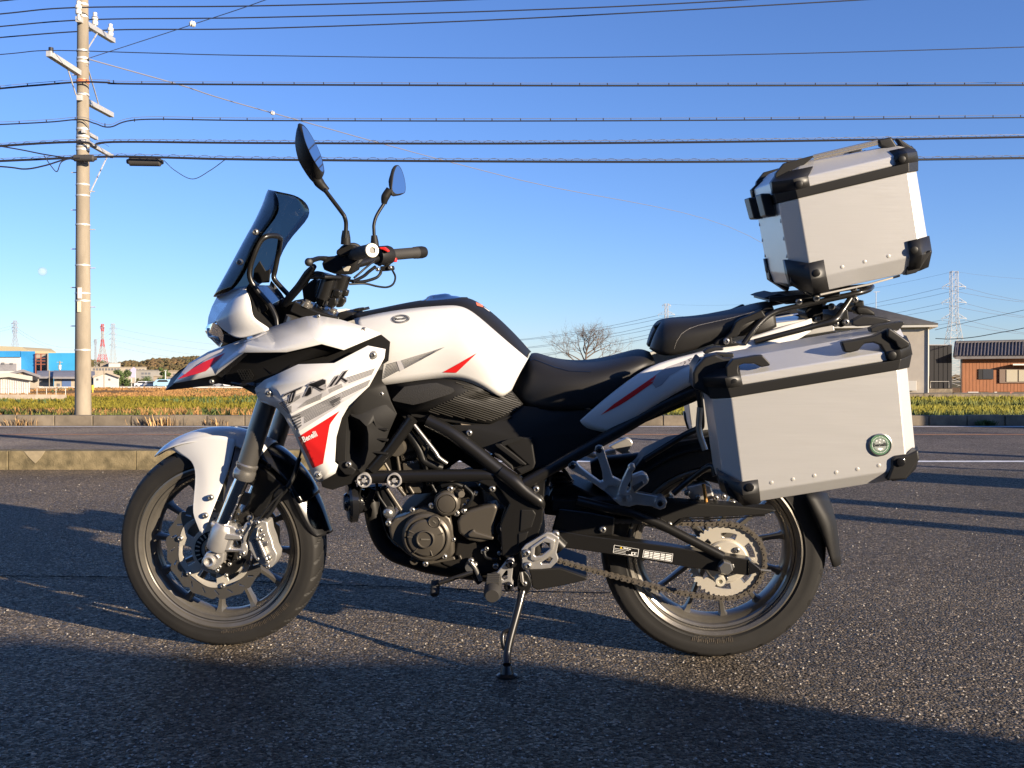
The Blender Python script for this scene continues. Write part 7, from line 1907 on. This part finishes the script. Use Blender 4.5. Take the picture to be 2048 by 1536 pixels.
stripes(A, [((815, 908), (960, 850), (960, 870), (850, 950)), ((850, 950), (900, 925), (900, 970), (880, 982)), ((895, 1005), (960, 980), (970, 1070), (930, 1100)), ((985, 1000), (1190, 905), (1195, 935), (985, 1050))], 5, bv_low, DARKD, lower)
stripes(N, [((298, 520), (352, 505), (372, 560), (270, 615)), ((382, 498), (648, 417), (648, 419), (405, 550))], 9, bv_tank, DARKD, tank, .62)
dec("grey_graphic", N, [(352, 505), (382, 498), (405, 550), (372, 566)], bv_tank, GREYL, tank)
dec("red_graphic", N, [(638, 572), (750, 510), (850, 453), (722, 574)], bv_tank, REDD, tank)
dec("red_graphic", N, [(1618, 838), (1700, 770), (1965, 588), (1940, 640), (1780, 750), (1840, 690), (1770, 745), (1730, 780)], bv_tail, REDD, tail)
dec("grey_graphic", K, [(1400, 1530), (1540, 1430), (1640, 1370), (1990, 1245), (2030, 1280), (1660, 1480), (1560, 1600), (1480, 1640)], bv_tail, GREYD, tail, .0004)
stick_text("model_number", "251", c8(20, 745), c8(300, 625), 9, bv_tail, BLACKD, tail)
# TRK lettering: outlined, broken strokes
def strokes(cr, polys, m, off): return stick("model_lettering", [[[cr(*p) for p in lp_] for lp_ in q] for q in polys], bv_low, m, lower, off=off, size=5)
trk = [[[(42, 316), (62, 286), (272, 194), (250, 218), (205, 238), (80, 293)]], [[(200, 232), (152, 372), (95, 397), (143, 262)], [(170, 262), (136, 360), (118, 369), (152, 272)]],
       [[(340, 176), (365, 160), (505, 106), (542, 120), (538, 160), (458, 195), (526, 228), (492, 236), (420, 196), (506, 158), (513, 138), (495, 130), (372, 182)]], [[(292, 302), (344, 200), (368, 190), (330, 272), (378, 240), (372, 272), (330, 300)]],
       [[(578, 197), (664, 78), (690, 64), (682, 92), (610, 190)]], [[(640, 180), (765, 12), (800, 0), (738, 92), (672, 168)]], [[(716, 98), (742, 90), (806, 126), (780, 144)]]]
def grow(q, k):
    cx = sum(p[0] for p in q) / len(q); cy = sum(p[1] for p in q) / len(q)
    out = []
    n_ = len(q)
    area = sum(q[i][0] * q[(i + 1) % n_][1] - q[(i + 1) % n_][0] * q[i][1] for i in range(n_))
    sg = 1 if area > 0 else -1
    for i in range(n_):
        a, b, c = Vector(q[i - 1]), Vector(q[i]), Vector(q[(i + 1) % n_])
        d1, d2 = (b - a).normalized(), (c - b).normalized()
        n1, n2 = Vector((d1.y, -d1.x)) * sg, Vector((d2.y, -d2.x)) * sg
        nn = (n1 + n2); nn = nn.normalized() if nn.length > 1e-6 else n1
        s = k / max(.45, nn.dot(n1)); out.append((b.x + nn.x * s, b.y + nn.y * s))
    return out
strokes(O, [[grow(q[0], 10)] for q in trk], GREYD, .0031)
strokes(O, trk, BLACKD, .0037)
stick_text("brand_lettering", "Benelli", O(285, 850), O(450, 772), 11, bv_low, WHITED, lower, bold=.03, up=(-.42, -.9), off=.0030)
stick_text("brand_lettering", "Benelli", D(512, 468), D(625, 440), 8.5, bv_cyl, ENGINE, cyl, up=(-.2, -1), off=.002)
stick_text("engine_lettering", "17.9KW", D(538, 500), D(622, 482), 6.5, bv_cyl, GOLDA, cyl, up=(-.2, -1), off=.002)
stick_text("engine_lettering", "MADE", D(520, 390), D(575, 372), 4.5, bv_cyl, GOLDA, cyl, up=(-.2, -1), off=.002)
stick_text("brand_lettering", "Benelli", Rr(800, 760), Rr(905, 1040), 8, bvh_of([caliper]), DARKD, caliper, up=(.93, -.35), off=.001)
# round tank badge
def ell(c, rx, ry, n=40, rot=0.0): return [(c[0] + rx * math.cos(2 * math.pi * i / n) * math.cos(rot) - ry * math.sin(2 * math.pi * i / n) * math.sin(rot), c[1] + rx * math.cos(2 * math.pi * i / n) * math.sin(rot) + ry * math.sin(2 * math.pi * i / n) * math.cos(rot)) for i in range(n)]
bc = N(376, 243)
stick("tank_badge", [[ell(bc, 18.5, 8.6, rot=-.07), ell(bc, 17.4, 7.7, rot=-.07)], [ell(bc, 16.4, 7.0, rot=-.07), ell(bc, 13.0, 5.2, rot=-.07)]], bv_tank, DARKD, tank, off=.001)
stick_text("badge_lettering", "Benelli", (bc[0] - 11, bc[1] + 2.2), (bc[0] + 11, bc[1] + 0.6), 4, bv_tank, BLACKD, tank, bold=.03)
dec("warning_label", lambda x, y: (x, y), [N(842, 140), N(885, 158), N(888, 172), N(848, 160)], bvh_of([o for o in tank.children if o.name.startswith("tank_top")]), mat("orange label", (0.75, 0.18, 0.08), .5), tank, .001)
dec("white_label", lambda x, y: (x, y), [N(890, 172), N(898, 174), N(930, 196), N(922, 196)], bvh_of([o for o in tank.children if o.name.startswith("tank_top")]), WHITED, tank, .001)
# swingarm labels
def frame_lines(cr, q, w, rows, bv, parent, m=WHITED):
    l = lambda a, b, t: (a[0] + (b[0] - a[0]) * t, a[1] + (b[1] - a[1]) * t)
    out = []
    def bi(u_, v_): return cr(*l(l(q[0], q[1], u_), l(q[3], q[2], u_), v_))
    for (a, b, c, d) in ((0, 0, 1, w * 2), (0, 1 - w * 2, 1, 1), (0, 0, w, 1), (1 - w, 0, 1, 1)): out.append([[bi(a, b), bi(c, b), bi(c, d), bi(a, d)]])
    for (a, b, c, d) in rows: out.append([[bi(a, b), bi(c, b), bi(c, d), bi(a, d)]])
    return stick("warning_label", out, bv, m, parent, off=.0012, kind="stuff")
frame_lines(c3, [(155, 272), (428, 318), (415, 402), (143, 358)], .018, [(.38, .12, .48, .24), (.5, .14, .58, .26), (.6, .16, .68, .27), (.04, .38, .62, .42), (.04, .58, .5, .62), (.04, .78, .5, .82), (.72, .5, .95, .56), (.72, .5, .76, .85), (.72, .8, .95, .85), (.84, .52, .88, .8), (.62, .86, .8, .94)], bv_sw, swing)
rw_ = []
for i in range(4):
    x = .04
    for wd in (.16, .10, .22, .14, .2):
        rw_.append((x, .16 + i * .2, x + wd, .29 + i * .2)); x += wd + .025
frame_lines(c3, [(480, 325), (802, 368), (790, 460), (465, 410)], .014, rw_, bv_sw, swing)
dec("warning_triangle", c3, [(232, 288), (246, 313), (218, 311)], bv_sw, YELLOWD, swing, .0013)
bpy.context.view_layer.update()

# ================================================================== LUGGAGE
def box_rings(cr, quad, us, far_u, mirror):
    """quad: front-edge, near-front, near-rear, rear-edge pixels; us: their u"""
    P = [W3(B, (*cr(*q), u_)) for q, u_ in zip(quad, us)]
    if mirror: return P + [B.mir(p) for p in P[::-1]]
    out = list(P)
    for p in (P[3], P[0]):
        x, u_, z = B.uv(p); out.append(B.loc(x, far_u, z))
    return out
def loft(name, rings, m, parent=None, caps=(True, True), bevel=.004, **k):
    bm = bmesh.new()
    vs = [[bm.verts.new(p) for p in r_] for r_ in rings]; n_ = len(rings[0])
    for a, b in zip(vs, vs[1:]):
        for i in range(n_): bm.faces.new((a[i], a[(i + 1) % n_], b[(i + 1) % n_], b[i]))
    if caps[0]: bm.faces.new(vs[0][::-1])
    if caps[1]: bm.faces.new(vs[-1])
    return finish(bm, name, m, parent, bevel=bevel, sharp=8, **k)
def grow_ring(r_, d):
    c = sum(r_, Vector()) / len(r_)
    n_ = len(r_); out = []
    up_ = B.ez
    for i in range(n_):
        a, b, c_ = r_[i - 1], r_[i], r_[(i + 1) % n_]
        n1 = (b - a).cross(up_).normalized(); n2 = (c_ - b).cross(up_).normalized()
        if n1.dot(b - c) < 0: n1 = -n1
        if n2.dot(b - c) < 0: n2 = -n2
        nn = (n1 + n2).normalized(); out.append(b + nn * (d / max(.4, nn.dot(n1))))
    return out
def wrap(name, rings, corner, before, after, m, parent, off=.005, t=.004, cuts=None, **k):
    """shell over a corner (edge between ring points corner, corner+1), reaching before/after metres on the neighbouring faces"""
    n_ = len(rings[0]); rows = []
    for r_ in rings:
        g_ = grow_ring(r_, off)
        a, b = g_[corner], g_[(corner + 1) % n_]
        pa, nb = g_[corner - 1], g_[(corner + 2) % n_]
        rows.append([a + (pa - a).normalized() * before, a, b, b + (nb - b).normalized() * after])
    return grid(name, rows, m, parent, solid=t, solid_off=-1, sharp=20, **k)
CORNER = mat("black glass filled nylon", (0.016, 0.0155, 0.015), 0.42, bump=0.05, bscale=600, bdist=.0005)

# ---- top case
tcase = empty("top_case", "silver aluminium top case with black corners on the luggage rack", "top case")
tcase.matrix_world = bike.matrix_world.copy(); tcase.location = B(1690, 585, 0)
use_root(tcase)
uc, un = .162, .200
G0 = box_rings(G, [(585, 1262), (745, 1325), (1560, 1150), (1625, 1120)], (uc - .01, un - .018, un - .018, uc - .01), 0, True)
G1 = box_rings(G, [(556, 1170), (722, 1212), (1579, 1024), (1652, 1000)], (uc, un, un, uc), 0, True)
G2 = box_rings(G, [(460, 615), (614, 578), (1480, 373), (1548, 362)], (uc, un, un, uc), 0, True)
G3 = box_rings(G, [(440, 540), (596, 512), (1478, 297), (1548, 285)], (uc + .002, un + .002, un + .002, uc + .002), 0, True)
G4 = box_rings(G, [(420, 450), (580, 428), (1462, 222), (1535, 212)], (uc, un, un, uc), 0, True)
G5 = box_rings(G, [(500, 335), (640, 302), (1395, 160), (1465, 135)], (uc - .055, un - .06, un - .06, uc - .055), 0, True)
body = loft("case_body", [G0, G1, G2], ALU, bevel=.003)
loft("seal_band", [grow_ring(G2, .004), grow_ring(G3, .004)], CORNER, None, bevel=.002)
lid = loft("case_lid", [G3, G4, G5], ALU, bevel=.003)
Gm = [a.lerp(b, .20) for a, b in zip(G1, G2)]
n8 = 8
for ci in (0, 2, 4, 6):          # the four upright corners (chamfer faces 0-1, 2-3, 4-5, 6-7)
    w1 = wrap("bottom_corner", [G0, G1, Gm], ci, .028, .036, CORNER, body)
    w2 = wrap("top_corner", [G3, G4, [a.lerp(b, .62) for a, b in zip(G4, G5)]], ci, .030, .036, CORNER, lid)
for px, py, u_ in ((623, 466, .2), (1434, 270, .2)): bolt(B, *G(px, py), u_ + .011, .0085, BLACKB, lid, kind="flat")
for px, py in ((762, 1165), (1530, 985)): bolt(B, *G(px, py), un + .010, .009, BLACKB, body, kind="flat")
for px, py in ((962, 1118), (1140, 1076), (1328, 1033)): bolt(B, *G(px, py), un + .0002, .0044, ALUC, body, "rivet", kind="flat")
# feet and handles in profile
plate(B, "corner_foot", g(G, [(545, 1150), (725, 1215), (735, 1320), (720, 1350), (560, 1245)]), .170, .05, CORNER, body, bevel=.004, mirror=B)
plate(B, "corner_foot", g(G, [(1470, 1050), (1570, 1040), (1660, 985), (1668, 1000), (1570, 1148), (1545, 1165), (1465, 1185)]), .190, .03, CORNER, body, bevel=.004, mirror=B)
plate(B, "tie_down", g(G, [(505, 300), (735, 238), (742, 250), (625, 345), (560, 360), (560, 440), (420, 480), (440, 380)]), .150, .022, CORNER, lid, bevel=.005, mirror=B)
plate(B, "tie_down", g(G, [(1245, 115), (1350, 92), (1400, 165), (1440, 200), (1400, 240), (1310, 185), (1262, 165)]), .145, .022, CORNER, lid, bevel=.005, mirror=B)
plate(B, "tie_down", g(G, [(1385, 105), (1420, 108), (1545, 190), (1550, 215), (1500, 235), (1470, 225)]), .150, .022, CORNER, lid, bevel=.006, mirror=B)
for dy in (0, 18): tube(B, "lid_handle", [(*G(735, 247 + dy), .138), (*G(1240, 128 + dy), .138)], .0042, mat("polished handle bar", (.55, .5, .42), .25, metal=.8), lid, n=10, smooth_n=0, mirror=B)
fa = lambda t, z: G2[0].lerp(G2[7], t)      # front face, near to far
def front_pt(t, h):
    """t across the front face from near to far, h: 0 bottom .. 1 band, up to lid"""
    lo = G1[0].lerp(G1[7], t); hi = G2[0].lerp(G2[7], t); top_ = G4[0].lerp(G4[7], t); b3 = G3[0].lerp(G3[7], t)
    if h <= 1: return lo.lerp(hi, h)
    if h <= 1.2: return hi.lerp(b3, (h - 1) / .2)
    return b3.lerp(top_, (h - 1.2) / .2)
fo = -B.ex
for t0, t1 in ((.10, .34), (.66, .90)):
    q = [front_pt(t0, .82) + fo * .004, front_pt(t1, .82) + fo * .004, front_pt(t1, 1.22) + fo * .006, front_pt(t0, 1.22) + fo * .006]
    slab("latch", [[p + fo * .026 for p in q]], -fo * .026, CORNER, lid, bevel=.005)
q = [front_pt(.38, .86), front_pt(.62, .86), front_pt(.62, 1.16), front_pt(.38, 1.16)]
slab("lock_plate", [[p + fo * .007 for p in q]], -fo * .007, ALUC, lid, bevel=.002)
for t in (.03, .97):
    for h in (.25, .5, .75): bolt(B, front_pt(t, h) + fo * .0005, 0, 0, .005, ALUC, body, "rivet", kind="flat", axis=fo)
slab("mount_plate", [[B(*U(1060, 140), .12), B(*U(1640, 95), .12), B.mir(B(*U(1640, 95), .12)), B.mir(B(*U(1060, 140), .12))]], B.ez * -.012, BLACKB, body, bevel=.002)
slab("mount_edge", [[B(*G(790, 1330), .182), B(*G(1180, 1248), .182), B(*G(1420, 1180), .17), B(*G(1420, 1196), .17), B(*G(1180, 1262), .182), B(*G(790, 1344), .182)]], B.ey * .01, ALUC, body, bevel=.001)

# ---- panniers
def pannier(mir):
    o = empty("pannier", "silver aluminium side case with round green badge on the near side of the motorcycle" if not mir else "far side aluminium case half hidden behind the rear wheel and tail", "pannier", (0, 0, 0), 0, "side cases of the motorcycle")
    o.matrix_world = bike.matrix_world.copy(); o.location = B(1620, 830, .35) if not mir else B.mir(B(1620, 830, .35))
    use_root(o)
    uc, un, ui = .432, .470, .245
    idp = lambda x, y: (x, y)
    P0 = box_rings(H, [(525, 1330), (662, 1424), (1772, 1247), (1838, 1180)], (uc - .012, un - .02, un - .02, uc - .012), ui, False)
    P1 = box_rings(H, [(508, 1262), (655, 1352), (1793, 1178), (1858, 1105)], (uc, un, un, uc), ui, False)
    P2 = box_rings(H, [(432, 690), (566, 681), (1728, 486), (1797, 472)], (uc, un, un, uc), ui, False)
    P3 = box_rings(idp, [(1416, 772), (1456, 775), (1799, 718), (1820, 709)], (uc + .002, un + .002, un + .002, uc + .002), ui, False)
    P4 = box_rings(idp, [(1411, 755), (1452, 757), (1797, 698.5), (1816, 688)], (uc, un, un, uc), ui, False)
    P5 = box_rings(idp, [(1410, 724), (1447, 720.5), (1785, 661.5), (1800, 655)], (uc - .06, un - .065, un - .065, uc - .06), ui + .01, False)
    if mir:
        P0, P1, P2, P3, P4, P5 = [[B.mir(p) for p in r_[::-1]] for r_ in (P0, P1, P2, P3, P4, P5)]
    body = loft("case_body", [P0, P1, P2], ALU, bevel=.003)
    loft("seal_band", [grow_ring(P2, .004), grow_ring(P3, .004)], CORNER, None, bevel=.002)
    lid = loft("case_lid", [P3, P4, P5], ALU, bevel=.003)
    Pm = [a.lerp(b, .13) for a, b in zip(P1, P2)]
    cs_ = (0, 2) if not mir else (2, 4)
    for ci in cs_:
        wrap("bottom_corner", [P0, P1, Pm], ci, .03, .036, CORNER, body)
        wrap("top_corner", [P3, P4, [a.lerp(b, .5) for a, b in zip(P4, P5)]], ci, .03, .034, CORNER, lid)
    mm = (lambda q: q) if not mir else B.mir
    def pl(name, cr, pts, u_, t_, par, bevel=.005, m_=CORNER):
        P = [mm(B(*cr(*p[:2]), u_ + (p[2] if len(p) > 2 else 0))) for p in pts]
        return slab(name, [P], (B.ey if not mir else -B.ey) * t_, m_, par, bevel=bevel)
    pl("corner_foot", H, [(508, 1265), (640, 1275), (745, 1265), (745, 1400), (660, 1445), (540, 1360)], .452, .05, body)
    pl("corner_foot", H, [(1690, 1110), (1720, 1090), (1800, 1080), (1875, 1045), (1885, 1115), (1790, 1255), (1655, 1262), (1690, 1170)], .478, .04, body)
    pl("tie_down", c8, [(730, 740), (830, 620), (850, 620), (1200, 560), (1300, 555), (1420, 680), (1420, 720), (1290, 745), (1170, 690), (1000, 690), (925, 720), (915, 800), (935, 880), (940, 1035), (770, 1060), (735, 900)], .474, .022, lid)
    pl("tie_down", c9, [(395, 600), (560, 570), (1000, 480), (1240, 360), (1320, 350), (1690, 620), (1660, 690), (1480, 760), (1480, 910), (1240, 945), (1200, 780), (1130, 660), (1000, 610), (830, 630), (720, 760), (560, 800), (460, 790)], .474, .022, lid)
    pl("tie_down_plate", c9, [(1260, 340), (1330, 350), (1680, 600), (1650, 680), (1510, 740), (1440, 690), (1400, 600), (1250, 500)], .482, .012, lid, .004)
    pl("corner_guard", c8, [(200, 840), (250, 740), (390, 590), (560, 540), (690, 600), (850, 600), (760, 1060), (780, 1200), (500, 1225), (320, 1120), (210, 1080)], .436, .03, lid, .006)
    pl("hinge_loop", c8, [(360, 500), (430, 450), (560, 420), (690, 430), (690, 480), (560, 490), (440, 530), (400, 545)], .30, .02, lid, .004)
    pl("hinge_loop", c8, [(385, 560), (600, 520), (850, 530), (850, 590), (680, 600), (660, 570), (520, 600), (420, 660)], .40, .03, lid, .004)
    pl("hinge_loop", c9, [(590, 200), (800, 90), (1030, 110), (1240, 150), (1360, 210), (1030, 290), (700, 310), (590, 290)], .30, .025, lid, .005)
    pl("hinge_loop", c9, [(940, 340), (1100, 280), (1560, 215), (1580, 250), (1460, 390), (1250, 350), (1050, 410), (960, 420)], .40, .03, lid, .005)
    pl("latch", c8, [(215, 760), (300, 620), (330, 600), (310, 700), (280, 800), (290, 900), (310, 1120), (260, 1130), (205, 1060), (220, 860)], .36, .10, lid, .006)
    for px, py in ((855, 990),):
        p = mm(B(*c8(px, py), .478)); bolt(B, p, 0, 0, .0095, BLACKB, lid, kind="flat", axis=(-B.ey if not mir else B.ey))
    p = mm(B(*c9(1340, 850), .478)); bolt(B, p, 0, 0, .0095, BLACKB, lid, kind="flat", axis=(-B.ey if not mir else B.ey))
    for px, py in ((697, 1308), (1752, 1133)):
        p = mm(B(*H(px, py), .481)); bolt(B, p, 0, 0, .0095, BLACKG, body, kind="flat", axis=(-B.ey if not mir else B.ey))
    for px, py in ((848, 1275), (998, 1252), (1147, 1226), (1300, 1204), (1449, 1181), (1598, 1155)):
        p = mm(B(*H(px, py), .4702)); bolt(B, p, 0, 0, .0043, ALUC, body, "rivet", kind="flat", axis=(-B.ey if not mir else B.ey))
    return o, body
for m_ in (False, True):
    o, pbody = pannier(m_)
    if not m_:
        bpy.context.view_layer.update()
        bvb = bvh_of([pbody])
        bc = H(1606, 1010)
        badge = lathe("badge", B(*bc, .4705), -B.ey, [(.0255, 0), (.0255, .003), (.0235, .004), (.0225, .0025), (0, .0025)], STEEL, pbody, n=40)
        bpy.context.view_layer.update()
        bvbd = bvh_of([badge])
        k = 870.0
        stick("badge_ring", [[ell(bc, 20, 20), ell(bc, 13.2, 13.2)]], bvbd, GREEND, badge, off=.0008)
        stick("badge_field", [[ell(bc, 13.0, 13.0)]], bvbd, mat("grey enamel", (.30, .32, .30), .3, coat=.5), badge, off=.0005)
        stick_text("badge_lettering", "Benelli", (bc[0] - 14.5, bc[1] + 4), (bc[0] + 13, bc[1] + 2), 6.5, bvbd, BLACKD, badge, bold=.03, off=.0016)
        def star(c, r_): return [(c[0] + (r_ if i % 2 == 0 else r_ * .45) * math.sin(i * math.pi / 5), c[1] - (r_ if i % 2 == 0 else r_ * .45) * math.cos(i * math.pi / 5)) for i in range(10)]
        stick("badge_star", [[star((bc[0] + dx, bc[1] + dy), 2.4)] for dx, dy in ((-7, -8), (0, -10.5), (7, -8.5), (-1, -5))] + [[[(bc[0] - 6, bc[1] + 8), (bc[0] - 2, bc[1] + 6), (bc[0] + 4, bc[1] + 6.5), (bc[0] + 7, bc[1] + 9), (bc[0] + 3, bc[1] + 9.5), (bc[0] + 1, bc[1] + 12), (bc[0] - 3, bc[1] + 10)]]] +
              [[[(bc[0] + 16.6 * math.cos(a + d) + 0, bc[1] + 16.6 * math.sin(a + d)) for d in (0, .09)] + [(bc[0] + 15 * math.cos(a + .09), bc[1] + 15 * math.sin(a + .09)), (bc[0] + 15 * math.cos(a), bc[1] + 15 * math.sin(a))]] for a in [i_ * .19 for i_ in range(33)]], bvbd, WHITED, badge, off=.0018, kind="stuff")
use_root(None)
